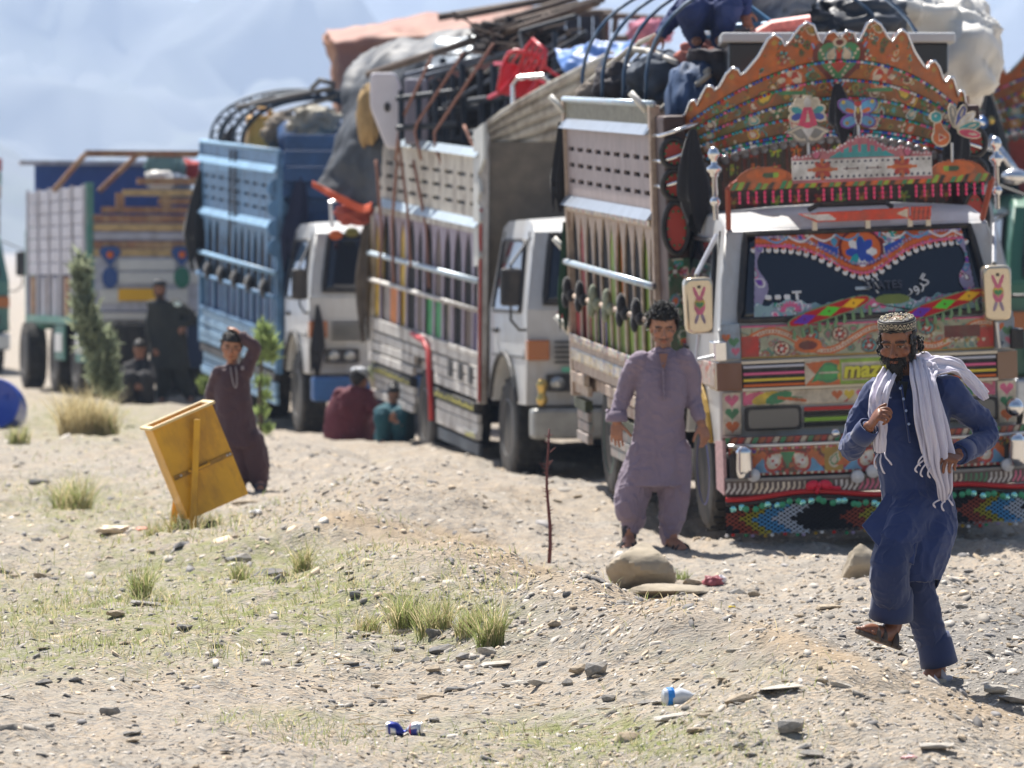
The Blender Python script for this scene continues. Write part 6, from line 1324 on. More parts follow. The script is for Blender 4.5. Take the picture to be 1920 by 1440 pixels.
lump('pink_bundle', 1215, 58, 60, 0.28, 0.3, 0.17, mat('pink_cloth', srgb(222,140,160), 0.8, var=0.1), 52, 0.25, label='pink cloth bundle against the sky beside the plank shelter', cat='bundle')
# ---- on the blue lorry
hoops(T3, 1.8, math.radians(2.3), [4.9, 5.7, 6.6], 1.0, 2.8, 0.62, mat('dark_hoop_steel', srgb(46,58,70), 0.5, 0.3), 'of the dark lattice roof hoops arching over the blue lorry', 'dark lattice roof hoops of the blue lorry', w_=0.08)
p0 = W(487, 245, 59.5); t = thing('jerrycan', 'yellow plastic jerrycan on the load of the blue lorry', 'jerrycan', p0, (0, 0, 0.4)); yel = mat('yellow_plastic', srgb(228,176,84), 0.4, var=0.08)
MB().box((0, 0, -0.02), (0.36, 0.24, 0.42), taper=0.9).build('body', yel, t, bevel=0.06, seg=3, smooth=True, auto=50); MB().tube([(-0.1, 0, 0.19), (-0.08, 0, 0.27), (0.1, 0, 0.27), (0.13, 0, 0.19)], 0.025, 6).build('handle', yel, t, smooth=True); MB().lathe([(0.03, 0.18), (0.03, 0.25), (0.01, 0.26)], (0.15, 0, 0), n=10).build('cap', yel, t)
lump('grey_blanket', 545, 252, 58, 0.3, 0.4, 0.24, mat('taupe_blanket', srgb(128,118,106), 0.9, var=0.2), 61, 0.3, 3.5, 64, label='taupe blanket bundle beside the yellow jerrycan', cat='blanket')
lump('grey_blanket', 590, 225, 57, 0.3, 0.4, 0.16, mat('pale_blanket', srgb(170,164,150), 0.9, var=0.2), 63, 0.3, 3.5, 56, label='pale folded blanket by the grey tarpaulin hem', cat='blanket')
lump('blue_bundle', 600, 290, 57.5, 0.5, 0.4, 0.5, blud, 65, 0.12, label='dark blue bundle behind the crown planks of the blue lorry', cat='bundle')
tassel(None, W(432, 238, 60), 0.26, 0.16, seed=44); o = [x for x in COL.objects if x.name.startswith('cloth_tassel') and x.parent is None][-1]; o.name = 'black_cloth'; tag(o, 'small black cloth tied to a dark hoop of the blue lorry', 'cloth')
poles('tent_pole', [[(445,200,60),(625,165,57)], [(520,215,58.5),(630,180,57)], [(585,165,57.5),(600,150,57),(628,158,57)]], 0.03, mat('dark_pole', srgb(86,84,82), 0.7), 'dark poles lying over the load of the blue lorry', 'poles')
lump('white_cover', 300, 338, 68.5, 0.2, 0.2, 0.14, wtarp, 71, 0.15, label='white bundle between the rusty bars of the tipper', cat='bundle')
for k, (px, py, c_, lb) in enumerate(((345, 325, srgb(170,50,48), 'red cloth bundle at the top corner of the tipper'), (310, 312, srgb(100,130,130), 'greenish bundle beside the red one on the tipper'), (320, 350, srgb(96,110,130), 'slate bundle low in the tipper'))): lump('bundle', px, py, 69.5-k*0.3, 0.28, 0.2, 0.2, mat('tip_bundle_%s' % ['red', 'green', 'slate'][k], c_, 0.8), 75+k, 0.2, label=lb, cat='bundle', group='bundles in the tipper')
# ================================================================== PEOPLE
TMP = bpy.data.scenes.new('scratch')
def fuse(mb, voxel, smooth=3, fac=0.5):
    """union of closed shapes as one continuous skin -> (V, F) arrays"""
    me = mb.mesh('fuse'); o = bpy.data.objects.new('fuse', me); TMP.collection.objects.link(o)
    r = o.modifiers.new('r', 'REMESH'); r.mode = 'VOXEL'; r.voxel_size = voxel
    if smooth: s = o.modifiers.new('s', 'SMOOTH'); s.factor = fac; s.iterations = smooth
    vl = TMP.view_layers[0]; vl.update(); ev = o.evaluated_get(vl.depsgraph).to_mesh()
    n = len(ev.vertices); V = np.empty(n*3, np.float32); ev.vertices.foreach_get('co', V); N = np.empty(n*3, np.float32); ev.vertices.foreach_get('normal', N)
    F = np.array([p.vertices[:] if len(p.vertices) == 4 else (*p.vertices[:], p.vertices[0])[:4] for p in ev.polygons], np.int32)
    o.to_mesh_clear(); TMP.collection.objects.unlink(o); bpy.data.objects.remove(o); bpy.data.meshes.remove(me)
    return V.reshape(-1, 3).astype(float), N.reshape(-1, 3).astype(float), F
def limb(mb, pts, rad, n=14, m=24, flat=1.0):
    P = spline(pts, m); R = np.interp(np.linspace(0, len(rad)-1, m), range(len(rad)), rad)
    mb.tube(P, list(R), n, flat=flat); mb.ell(P[0], R[0]*0.98, nu=n); mb.ell(P[-1], R[-1]*0.98, nu=n)
def loft(mb, rings, n=28, m=40, fold=None):
    """rings: (centre, rx, ry, yaw); rx along the yawed x, ry along y"""
    A = np.array([[*c, rx, ry, yw] for c, rx, ry, yw in rings]); A = spline(A, m); vs = []
    for k, (x, y, z, rx, ry, yw) in enumerate(A):
        for i in range(n):
            a = 2*PI*i/n; f = 1.0 if fold is None else 1+fold(k/(m-1), a); u, v = rx*math.cos(a)*f, ry*math.sin(a)*f; c, s = math.cos(yw), math.sin(yw)
            vs.append((x+u*c-v*s, y+u*s+v*c, z))
    fs = [(k*n+i, k*n+(i+1) % n, (k+1)*n+(i+1) % n, (k+1)*n+i) for k in range(m-1) for i in range(n)]
    mb.add(vs, fs+[tuple(range(n))[::-1], tuple((m-1)*n+i for i in range(n))])
def drape(V, N, amp, sc=(9, 9, 3.2), seed=0.0, mask=None):
    """cloth creases: soft hanging folds plus sharp slanting ridges"""
    a = fbm(V[:, 0]*sc[0]+seed, V[:, 1]*sc[1], V[:, 2]*sc[2], o=2); w1 = 0.05*fbm(V[:, 0]*8+seed, V[:, 1]*8, V[:, 2]*8, o=2)
    r1 = (1-np.abs(vnoise(V[:, 0]*17+seed*2+V[:, 2]*7+w1*40, V[:, 1]*17, V[:, 2]*7-V[:, 0]*4)))**5
    r2 = (1-np.abs(vnoise(V[:, 0]*12-V[:, 2]*12+seed+w1*30, V[:, 1]*14, V[:, 2]*16+V[:, 0]*6)))**6
    r3 = (1-np.abs(vnoise(V[:, 0]*34+V[:, 2]*18+seed*3, V[:, 1]*34, V[:, 2]*26)))**4
    d = amp*(0.7*a+0.75*r1+0.45*r2+0.12*r3-0.75)
    if mask is not None: d = d*mask
    return V+N*d[:, None]
def skin_of(V, N, F, name, parent, m, col=None, amp=0):
    return link(name, np_mesh(name, V, F, m if isinstance(m, list) else [m], smooth=True, col=col), parent)
def garment(name, mb, parent, m, voxel, amp, seed=0, sc=(9, 9, 3.2), smooth=4):
    V, N, F = fuse(mb, voxel, smooth); V = drape(V, N, amp, sc, seed); return skin_of(V, N, F, name, parent, m)
def frame_of(fwd, up):
    f = Vector(fwd).normalized(); u = Vector(up); u = (u-f*u.dot(f)).normalized(); r = f.cross(u)
    return Matrix((r, f, u)).transposed()        # columns: right, forward, up
def hand(mb, wrist, d, palm, thumb, L=0.185, curl=(0.5, 0.6, 0.7, 0.8), tcurl=0.4, spread=0.08):
    """wrist point; d: wrist->knuckles; palm: palm normal; thumb: side the thumb is on"""
    d = Vector(d).normalized(); p = Vector(palm); p = (p-d*p.dot(d)).normalized(); t = Vector(thumb); t = (t-d*t.dot(d)-p*t.dot(p)).normalized(); w = Vector(wrist); k = L/0.185
    B = Matrix((t, d, -p)).transposed()
    mb.ell(w+d*0.05*k, (0.041*k, 0.055*k, 0.017*k), B, nu=14); mb.ell(w+d*0.078*k, (0.042*k, 0.024*k, 0.015*k), B, nu=14); mb.ell(w+d*0.035*k+t*0.022*k+p*0.008*k, (0.02*k, 0.03*k, 0.017*k), B)
    for i, (len_, r) in enumerate(((0.072, 0.0088), (0.08, 0.0092), (0.075, 0.0088), (0.058, 0.0078))):
        off = (0.030-0.0205*i)*k; q = w+d*(0.085-0.004*abs(i-1))*k+t*off; a = curl[i]; pts = [q-d*0.015*k, q]; dd = (d+t*(spread*(1.2-i))).normalized(); an = 0
        for seg in (0.44, 0.31, 0.25):
            an += a; q = q+(dd*math.cos(an)+p*math.sin(an))*len_*seg*k; pts.append(q)
        mb.tube(spline(pts, 14), [r*k*(1.08-0.28*u) for u in np.linspace(0, 1, 14)], 9); mb.ell(pts[-1], r*k*0.8, nu=8, nv=6)
    q = w+d*0.022*k+t*0.028*k; pts = [w+d*0.01*k+t*0.015*k, q]; dd = (d*0.72+t*0.75+p*0.12).normalized(); an = 0
    for seg in (0.036, 0.032, 0.026):
        q = q+(dd*math.cos(an)+(p*0.6-t*0.5+d*0.3).normalized()*math.sin(an))*seg*k; pts.append(q); an += tcurl
    mb.tube(spline(pts, 12), [0.0115*k*(1.05-0.3*u) for u in np.linspace(0, 1, 12)], 9); mb.ell(pts[-1], 0.0085*k, nu=8, nv=6)
def head(mb, o, M, k=1.0, beard=0.0):
    """o: point between the eyes' centres inside the skull; M columns right, forward(face), up"""
    P = lambda x, y, z: Vector(o)+M @ Vector((x, y, z))*k
    E = lambda c, r, R=None: mb.ell(P(*c), tuple(q*k for q in r), M if R is None else M @ R, nu=18, nv=12)
    E((0, -0.012, 0.03), (0.076, 0.098, 0.09)); E((0, 0.02, -0.03), (0.064, 0.066, 0.07)); E((0, 0.036, -0.07), (0.05, 0.052, 0.042)); E((0, 0.074, -0.102), (0.023, 0.018, 0.017)); E((0, 0.055, 0.045), (0.058, 0.034, 0.045))
    for s in (-1, 1):
        E((s*0.033, 0.083, 0.021), (0.026, 0.011, 0.0075), Matrix.Rotation(s*0.12, 3, 'Y')); E((s*0.032, 0.070, 0.0), (0.0135, 0.0125, 0.0105)); E((s*0.045, 0.06, -0.027), (0.022, 0.020, 0.019)); E((s*0.0135, 0.092, -0.043), (0.009, 0.010, 0.008))
        E((s*0.05, 0.02, -0.065), (0.014, 0.04, 0.025)); E((s*0.077, -0.012, -0.012), (0.008, 0.019, 0.031), Matrix.Rotation(s*0.3, 3, 'Z')); E((s*0.074, -0.004, -0.036), (0.007, 0.010, 0.010))
        E((s*0.032, 0.079, 0.0075), (0.0155, 0.006, 0.0035)); E((s*0.032, 0.077, -0.0095), (0.014, 0.006, 0.003))
    mb.tube([P(0, 0.080, 0.018), P(0, 0.092, -0.006), P(0, 0.106, -0.03), P(0, 0.109, -0.038)], [0.0075*k, 0.0085*k, 0.0115*k, 0.0115*k], 10); E((0, 0.103, -0.040), (0.0115, 0.0105, 0.0095))
    E((0, 0.084, -0.0655), (0.023, 0.0105, 0.0058)); E((0, 0.081, -0.0775), (0.019, 0.0115, 0.0066)); E((0, 0.075, -0.071), (0.028, 0.013, 0.011))
    return P
def face_cols(V, o, M, k, base, stubble=0.5, brow=(0.015, 0.011, 0.009)):
    """skin tint with brows, eyes, lips and beard shadow, given in the head's own frame"""
    L = (V-np.array(o)) @ np.array(M)/k; x, y, z = L.T; C_ = np.tile(np.array(base), (len(V), 1)); n = fbm(V[:, 0]*60, V[:, 1]*60, V[:, 2]*60, o=2)
    C_ *= (1+0.08*n)[:, None]; f = (y > 0.03) & (np.abs(x) < 0.075) & (z > -0.14) & (z < 0.12)
    ax = np.abs(x)
    def blend(m, c, a): C_[m] = C_[m]*(1-a)+np.array(c)*a
    ch = f & (np.hypot(ax-0.042, z+0.03) < 0.022); blend(ch, (base[0]*1.2, base[1]*0.86, base[2]*0.8), 0.35)
    blend(f & (np.hypot(ax, z+0.04) < 0.014) & (y > 0.09), (base[0]*1.15, base[1]*0.85, base[2]*0.8), 0.4)
    st = f & (z < -0.045-0.25*np.maximum(0, 0.05-ax)) & ~((np.hypot(ax/1.3, (z+0.0715)) < 0.014)); blend(st, brow, stubble*0.75)
    mo = f & (np.abs(z+0.0555-0.05*0) < 0.0075+0.02*np.maximum(0, 0.02-ax)) & (ax < 0.034) & (z < -0.049); blend(mo, brow, min(1, stubble*1.7))
    blend(f & (np.abs(z-0.0225+((ax-0.033)**2)*6) < 0.0055) & (ax > 0.010) & (ax < 0.056), brow, 0.88)
    eye = f & (np.hypot((ax-0.032)/1.0, z/0.34) < 0.0145) & (y > 0.06); blend(eye, (0.34, 0.29, 0.26), 0.6); blend(f & (np.hypot(ax-0.0315, z/0.9) < 0.0062), (0.015, 0.01, 0.008), 0.95)
    blend(f & (np.abs(z-0.0062+(ax-0.032)**2*18) < 0.0023) & (np.abs(ax-0.032) < 0.017), brow, 0.85)
    blend(f & (np.hypot(ax-0.032, z*1.1) < 0.021) & ~eye, (base[0]*0.62, base[1]*0.55, base[2]*0.52), 0.35)
    blend(f & (np.hypot(ax/1.7, (z+0.0715)/0.85) < 0.0128) & (y > 0.07), (base[0]*0.85, base[1]*0.52, base[2]*0.5), 0.75); blend(f & (np.abs(z+0.0715) < 0.0014) & (ax < 0.023), (0.06, 0.025, 0.02), 0.8)
    blend((np.hypot(ax-0.0125, (z+0.047)*1.4) < 0.0045) & f, (0.04, 0.02, 0.015), 0.7)
    return np.clip(C_, 0, 1)
SKIN = lambda: mat_vcol('skin', 0.48, var=0.06, spec=0.45)
HAIRM = lambda: mat('black_hair', (0.010, 0.008, 0.007), 0.5, var=0.4, vscale=120, bump=0.6, bscale=160)
def hair_cap(parent, o, M, k, seed, thick=0.018, front=0.055, curls=160, cl=0.03, back=-0.06, m=None):
    """short tousled hair: a shell over the skull plus many small locks"""
    P = lambda x, y, z: Vector(o)+M @ Vector((x, y, z))*k
    n, mm = 40, 22; V = []; r = random.Random(seed)
    a, b = np.meshgrid(np.linspace(0, 2*PI, n, endpoint=False), np.linspace(0, 1, mm)); 
    low = np.where(np.sin(a) > 0.2, front+0.0*a, np.where(np.sin(a) < -0.3, back, -0.005)); low = np.where((np.sin(a) <= 0.2) & (np.sin(a) >= -0.3), np.interp(np.sin(a), [-0.3, 0.2], [back, front*0.5]), low)
    zt = 0.03+0.09+thick; e = np.arccos(np.clip((low-0.03)/0.09, -1, 1)); th = e*b
    X = np.sin(th)*np.cos(a)*(0.076+thick*0.7); Y = -0.012+np.sin(th)*np.sin(a)*(0.098+thick*0.6); Z = 0.03+np.cos(th)*(0.09+thick)
    f = 1+0.07*fbm(X*40+seed, Y*40, Z*40, o=3); X, Y, Z = X*f, Y*f, 0.03+(Z-0.03)*f
    G = np.stack([X, Y, Z], -1).reshape(-1, 3)*k @ np.array(M).T+np.array(o)
    i = np.arange(n*mm).reshape(mm, n); F = np.stack([i[:-1], np.roll(i[:-1], -1, 1), np.roll(i[1:], -1, 1), i[1:]], -1).reshape(-1, 4)
    h = link('hair', np_mesh('hair', G, F, [m or HAIRM()], smooth=True), parent); md = h.modifiers.new('thick', 'SOLIDIFY'); md.thickness = 0.006; md.offset = -1
    mb = MB()
    for _ in range(curls):
        aa = r.uniform(0, 2*PI); bb = r.random()**0.7; ee = math.acos(max(-1, min(1, ((front if math.sin(aa) > 0.1 else back)-0.03)/0.09)))*bb
        q = Vector((math.sin(ee)*math.cos(aa)*(0.078+thick*0.7), -0.012+math.sin(ee)*math.sin(aa)*(0.1+thick*0.6), 0.03+math.cos(ee)*(0.092+thick))); t = Vector((r.uniform(-1, 1), r.uniform(-1, 1), r.uniform(-0.5, 1))); nrm = (q-Vector((0, -0.012, 0.03))).normalized()
        L = cl*r.uniform(0.6, 1.2); pts = [q-nrm*0.006, q+nrm*0.008+t*L*0.25, q+nrm*0.012+t*L*0.6, q+nrm*0.004+t*L*0.9]
        mb.tube([P(*p) for p in spline(pts, 6)], [0.0032*k, 0.004*k, 0.004*k, 0.0034*k, 0.0024*k, 0.0006*k], 4)
    mb.build('lock', m or HAIRM(), h, smooth=True)['kind'] = 'stuff'
    return h
def sandal(parent, heel, toe, up, m, width=0.1, straps=2):
    heel, toe = Vector(heel), Vector(toe); d = (toe-heel); L = d.length; d.normalize(); u = Vector(up); u = (u-d*u.dot(d)).normalized(); s = d.cross(u)
    out = [(-0.0, -0.34), (0.06, -0.42), (0.3, -0.36), (0.6, -0.5), (0.85, -0.46), (0.97, -0.25), (1.0, 0.0), (0.97, 0.25), (0.85, 0.46), (0.6, 0.5), (0.3, 0.36), (0.06, 0.42), (0.0, 0.34)]
    o = MB().prism([(a*L, b*width) for a, b in out], heel, d, s, -0.022).build('sandal', m, parent, bevel=0.006)
    for f in ((0.72, 0.4) if straps == 2 else (0.72, 0.55, 0.25)):
        pts = [heel+d*f*L+s*math.cos(a)*width*0.5+u*(math.sin(a)*0.062*(1.2-f*0.5)+0.004) for a in np.linspace(0, PI, 11)]
        MB().tube(pts, 0.018, 6, flat=0.35).build('strap', m, o, smooth=True)
    return o
def foot(mb, ankle, heel, toe, up, k=1.0):
    ankle, heel, toe = Vector(ankle), Vector(heel), Vector(toe); d = toe-heel; L = d.length; d.normalize(); u = Vector(up).normalized(); s = d.cross(u).normalized()
    limb(mb, [ankle+u*0.05, ankle, heel+d*0.3*L+u*0.035, heel+d*0.7*L+u*0.024, heel+d*0.9*L+u*0.016], [0.036*k, 0.04*k, 0.042*k, 0.036*k, 0.022*k]); mb.ell(heel+d*0.1*L+u*0.03, (0.032*k, 0.032*k, 0.032*k))
    for i in range(5):
        b = heel+d*(0.84-0.03*abs(i-1))*L+s*(0.03-0.0155*i)*k+u*0.014; mb.tube([b, b+d*(0.15-0.015*i)*L], 0.0095*k, 7); mb.ell(b+d*(0.15-0.015*i)*L, 0.009*k, nu=8, nv=6)

# ------------------------------------------------------------------ the running man
RD = 21.5
def R_(px, py, dd=0.0): return W(px, py, RD+dd)
man = thing('person', 'bearded man in dark blue tunic striding past with white scarf and black beaded cap', 'person', (R_(1700, 1280).x, RD, gz(R_(1700, 1280).x, RD)), group=None)
INV = Vector(man.location)
def root_shift(t):
    """meshes were laid out in world space: bring them under the person's empty"""
    for ch in t.children:
        ch.location = -Vector(t.location)
RC = tuple(np.array(srgb(136, 91, 67)))
Mh = frame_of((-0.30, -0.92, -0.20), (-0.05, -0.12, 1)); ho = R_(1683, 643, 0.0); hk = 1.0
bm_ = MB(); head(bm_, ho, Mh, hk)
limb(bm_, [R_(1694, 665, 0.05), R_(1702, 700, 0.06), R_(1706, 735, 0.05)], [0.052, 0.055, 0.07])
loft(bm_, [(R_(1714, 965), 0.13, 0.10, 0.2), (R_(1710, 880), 0.13, 0.10, 0.2), (R_(1705, 790), 0.15, 0.11, 0.2), (R_(1706, 735, 0.03), 0.14, 0.08, 0.2), (R_(1706, 718, 0.03), 0.05, 0.05, 0.2)])
LW, RW = R_(1630, 800, -0.24), R_(1797, 851, -0.12)
limb(bm_, [R_(1640, 740, 0.02), R_(1600, 832, 0.03), LW], [0.045, 0.036, 0.026]); limb(bm_, [R_(1782, 735, 0.05), R_(1846, 808, 0.16), RW], [0.045, 0.036, 0.027])
hand(bm_, LW, R_(1652, 770, -0.30)-LW, (0.55, 0.35, -0.55), (0.1, -0.5, 1.0), 0.185, (0.75, 0.95, 1.05, 1.1), 0.3)
hand(bm_, RW, R_(1768, 868, -0.24)-RW, (0.1, 0.55, -0.8), (-0.4, -0.3, 0.9), 0.185, (0.55, 0.7, 0.8, 0.85), 0.45)
LA, RA = R_(1675, 1172, -0.12), R_(1757, 1248, 0.12)
limb(bm_, [R_(1697, 960, 0), R_(1672, 1055, -0.25), LA], [0.06, 0.042, 0.036]); limb(bm_, [R_(1730, 965, 0), R_(1724, 1110, 0.02), RA], [0.06, 0.042, 0.036])
Lheel, Ltoe = R_(1678, 1212, -0.10), R_(1616, 1184, -0.30); Rheel, Rtoe = R_(1768, 1266, 0.16), R_(1735, 1285, 0.02)
foot(bm_, LA, Lheel, Ltoe, (-0.15, -0.35, 0.9)); foot(bm_, RA, Rheel, Rtoe, (-0.3, -0.3, 0.8))
V, N, F = fuse(bm_, 0.0042, 2, 0.4); cl_ = face_cols(V, ho, Mh, hk, RC, 0.6); cl_[V[:, 2] < R_(0, 720)[2]] *= np.array([0.92, 0.85, 0.8]); skin_of(V, N, F, 'body', man, SKIN(), cl_)
# tunic
tun = mat('navy_cotton', srgb(28, 48, 98), 0.75, var=0.08, vscale=12, sheen=0.2, bump=0.14, bscale=42)
tr_ = mat('navy_trousers', srgb(25, 43, 88), 0.75, var=0.08, vscale=12, sheen=0.2, bump=0.14, bscale=42)
g = MB(); fl = lambda t, a: 0.05*max(0, t-0.25)*math.sin(7*a+3*t)+0.035*max(0, t-0.2)*math.sin(11*a+1)
loft(g, [(R_(1706, 706, 0.04), 0.062, 0.062, 0.2), (R_(1707, 722, 0.04), 0.13, 0.085, 0.2), (R_(1706, 742, 0.03), 0.195, 0.108, 0.2), (R_(1704, 800, 0.01), 0.185, 0.13, 0.2), (R_(1712, 880, 0.0), 0.165, 0.125, 0.2), (R_(1722, 950, 0.0), 0.17, 0.13, 0.15), (R_(1722, 1000, -0.03), 0.175, 0.155, 0.1), (R_(1716, 1050, -0.05), 0.15, 0.165, 0.05), (R_(1712, 1088, -0.05), 0.125, 0.15, 0.0)], 36, 60, fl)
limb(g, [R_(1650, 738, 0.02), R_(1622, 775, 0.03), R_(1598, 838, 0.02), R_(1606, 828, -0.1), R_(1624, 806, -0.2)], [0.082, 0.066, 0.06, 0.056, 0.047]); limb(g, [R_(1770, 735, 0.04), R_(1806, 762, 0.08), R_(1850, 808, 0.16), R_(1828, 836, 0.02), R_(1802, 849, -0.09)], [0.085, 0.07, 0.062, 0.055, 0.049])
limb(g, [R_(1712, 960, -0.05), R_(1684, 1005, -0.18), R_(1668, 1035, -0.24)], [0.13, 0.10, 0.075])
garment('tunic', g, man, tun, 0.0065, 0.010, 3.0, (10, 10, 2.6), smooth=3)
flap = cloth('tunic_flap', [[R_(1678, 900, 0.0), R_(1698, 900, -0.02), R_(1728, 910, -0.02)], [R_(1645, 952, -0.13), R_(1678, 968, -0.19), R_(1722, 985, -0.19)], [R_(1616, 984, -0.19), R_(1655, 1030, -0.3), R_(1712, 1060, -0.27)]], 40, 40, tun, man, 0.006, 0.010, 7, 2.0)
cloth('tunic_flap', [[R_(1735, 980, 0.08), R_(1765, 985, 0.06), R_(1792, 985, 0.0)], [R_(1735, 1050, 0.08), R_(1758, 1055, 0.05), R_(1778, 1050, 0.0)], [R_(1735, 1108, 0.08), R_(1752, 1108, 0.05), R_(1760, 1095, 0.0)]], 20, 24, tun, man, 0.006, 0.014, 7, 4.0)
# trousers: two wide legs
g = MB(); limb(g, [R_(1700, 965, 0), R_(1672, 1045, -0.24), R_(1668, 1090, -0.24), R_(1672, 1128, -0.17)], [0.115, 0.096, 0.094, 0.088], 20); limb(g, [R_(1728, 965, 0), R_(1716, 1080, 0.02), R_(1735, 1160, 0.07), R_(1752, 1215, 0.11)], [0.11, 0.088, 0.082, 0.076], 20)
gar = garment('trousers', g, man, tr_, 0.0065, 0.010, 6.0, (10, 10, 2.4), smooth=3)
for hem, (c, rr, q) in enumerate(((R_(1672, 1138, -0.16), 0.094, (-0.05, 0.25, -1)), (R_(1757, 1226, 0.115), 0.081, (0.22, 0.1, -1)))):
    M_ = Vector(q).to_track_quat('Z', 'Y').to_matrix(); mb = MB(); mb.lathe([(rr*0.9, -0.09), (rr*0.985, -0.06), (rr*1.02, 0.0), (rr*1.06, 0.05), (rr*0.98, 0.05), (rr*0.9, -0.02)], c, M_, 24); mb.build('cuff', tr_, gar, smooth=True)
for s, c in ((-1, R_(1627, 803, -0.215)), (1, R_(1800, 850, -0.1))):
    q = (R_(1652, 770, -0.30)-LW) if s < 0 else (R_(1768, 868, -0.24)-RW); MB().lathe([(0.05, -0.07), (0.053, -0.02), (0.05, 0.012), (0.043, 0.014), (0.04, -0.04)], c, q.to_track_quat('Z', 'Y').to_matrix(), 22).build('cuff', tun, man, smooth=True)
btn = mat('pale_button', srgb(150, 170, 205), 0.3)
plk = MB().bar(R_(1690, 722, -0.095), R_(1706, 830, -0.155), 0.03, 0.008, (1, 0, 0)).build('placket', tun, man, bevel=0.003)
for k, (px, py, dd) in enumerate(((1688, 728, -0.112), (1694, 748, -0.13), (1699, 770, -0.148), (1704, 795, -0.158), (1612, 846, -0.06), (1605, 838, -0.06))): MB().ell(R_(px, py, dd), (0.0065, 0.004, 0.0065), nu=10).build('button', btn, man, smooth=True)
cl2 = MB(); cl2.lathe([(0.072, 0), (0.064, 0.035), (0.058, 0.035), (0.064, 0)], R_(1704, 724, 0.035)+Vector((0, 0, 0)), Matrix.Rotation(-0.25, 3, 'X'), 26); cl2.build('collar', tun, man, smooth=True)
MB().prism([(-0.02, 0), (0.02, 0), (0.004, -0.085), (-0.004, -0.085)], R_(1694, 716, -0.06), (1, 0.1, 0), (0, 0.35, 1), 0.006).build('undershirt', mat('dark_undershirt', (0.02, 0.024, 0.022), 0.8), man)
# beard, moustache and hair
def beard(parent, o, M, k, seed, long=0.03, n=420):
    P = lambda x, y, z: Vector(o)+M @ Vector((x, y, z))*k
    g = MB(); E = lambda c, r: g.ell(P(*c), tuple(q*k for q in r), M, nu=14)
    for a in np.linspace(-1, 1, 11): E((0.064*a*(1-0.25*(1-abs(a))), 0.074-0.062*a*a-0.0, -0.088+0.04*abs(a)**1.5), (0.018, 0.016, 0.026+long*0.5*(1-abs(a))))
    for s in (-1, 1):
        for t in np.linspace(0, 1, 5): E((s*(0.062+0.012*t), 0.018-0.02*t, -0.06+0.055*t), (0.009, 0.016, 0.018))
        E((s*0.016, 0.091, -0.0555), (0.017, 0.008, 0.006)); E((s*0.031, 0.08, -0.065), (0.007, 0.008, 0.014)); E((s*0.03, 0.07, -0.082), (0.012, 0.012, 0.014))
    E((0, 0.08, -0.098-long*0.3), (0.03, 0.019, 0.022+long*0.6)); E((0, 0.066, -0.115-long*0.5), (0.034, 0.026, 0.02+long*0.4))
    V, N, F = fuse(g, 0.004*k, 1); V = V+N*(0.003*fbm(V[:, 0]*150, V[:, 1]*150, V[:, 2]*90, o=2))[:, None]; b = skin_of(V, N, F, 'beard', parent, HAIRM())
    r = np.random.default_rng(seed); st = MB()
    for i in r.choice(len(V), n):
        p = Vector(V[i]); nn = Vector(N[i])
        if nn.dot(M @ Vector((0, 1, -0.3))) < -0.2: continue
        t = (nn*0.5+M @ Vector((r.normal()*0.4, 0.1, -0.9))).normalized(); L = r.uniform(0.010, 0.022); st.tube([p, p+t*L*0.5+nn*0.003, p+t*L], [0.0016, 0.0013, 0.0004], 3, caps=False)
    st.build('beard_strand', HAIRM(), b)['kind'] = 'stuff'
beard(man, ho, Mh, hk, 5)
PM = lambda x, y, z: ho+Mh @ Vector((x, y, z))
g = MB(); 
for a in np.linspace(PI*0.98, PI*2.02, 15):
    for z in (0.045, 0.015, -0.015, -0.04): g.ell(PM(0.07*math.cos(a), -0.012+0.088*math.sin(a), z), (0.017, 0.018, 0.02), Mh, nu=10)
for s in (-1, 1): g.ell(PM(s*0.071, 0.03, 0.02), (0.007, 0.018, 0.028), Mh, nu=10)
for u in np.linspace(-0.05, 0.05, 7): g.ell(PM(u, 0.082-6*u*u, 0.068), (0.012, 0.008, 0.008), Mh, nu=8)
V, N, F = fuse(g, 0.005, 1); V = V+N*(0.005*fbm(V[:, 0]*80, V[:, 1]*80, V[:, 2]*80, o=2))[:, None]; hr = skin_of(V, N, F, 'hair', man, HAIRM())
mb = MB(); r_ = random.Random(8)
for k in range(64):
    s = 1 if k % 4 else -1; a = r_.uniform(0.0, 1.0); q = PM(s*(0.074+r_.uniform(0, 0.01)), -0.02-0.06*a, -0.02-0.05*r_.random()+0.035); rr = r_.uniform(0.009, 0.017); ph = r_.uniform(0, 6); pts = []
    for t in np.linspace(0, 1, 12): pts.append(q+Mh @ Vector((s*(0.004+0.012*t+rr*0.7*math.cos(ph+t*7)), rr*0.5*math.sin(ph*2+t*5)-0.01*t, rr*math.sin(ph+t*7)-0.022*t)))
    mb.tube(pts, list(np.linspace(0.0042, 0.0018, 12)), 5)
mb.build('curl', HAIRM(), hr, smooth=True)['kind'] = 'stuff'
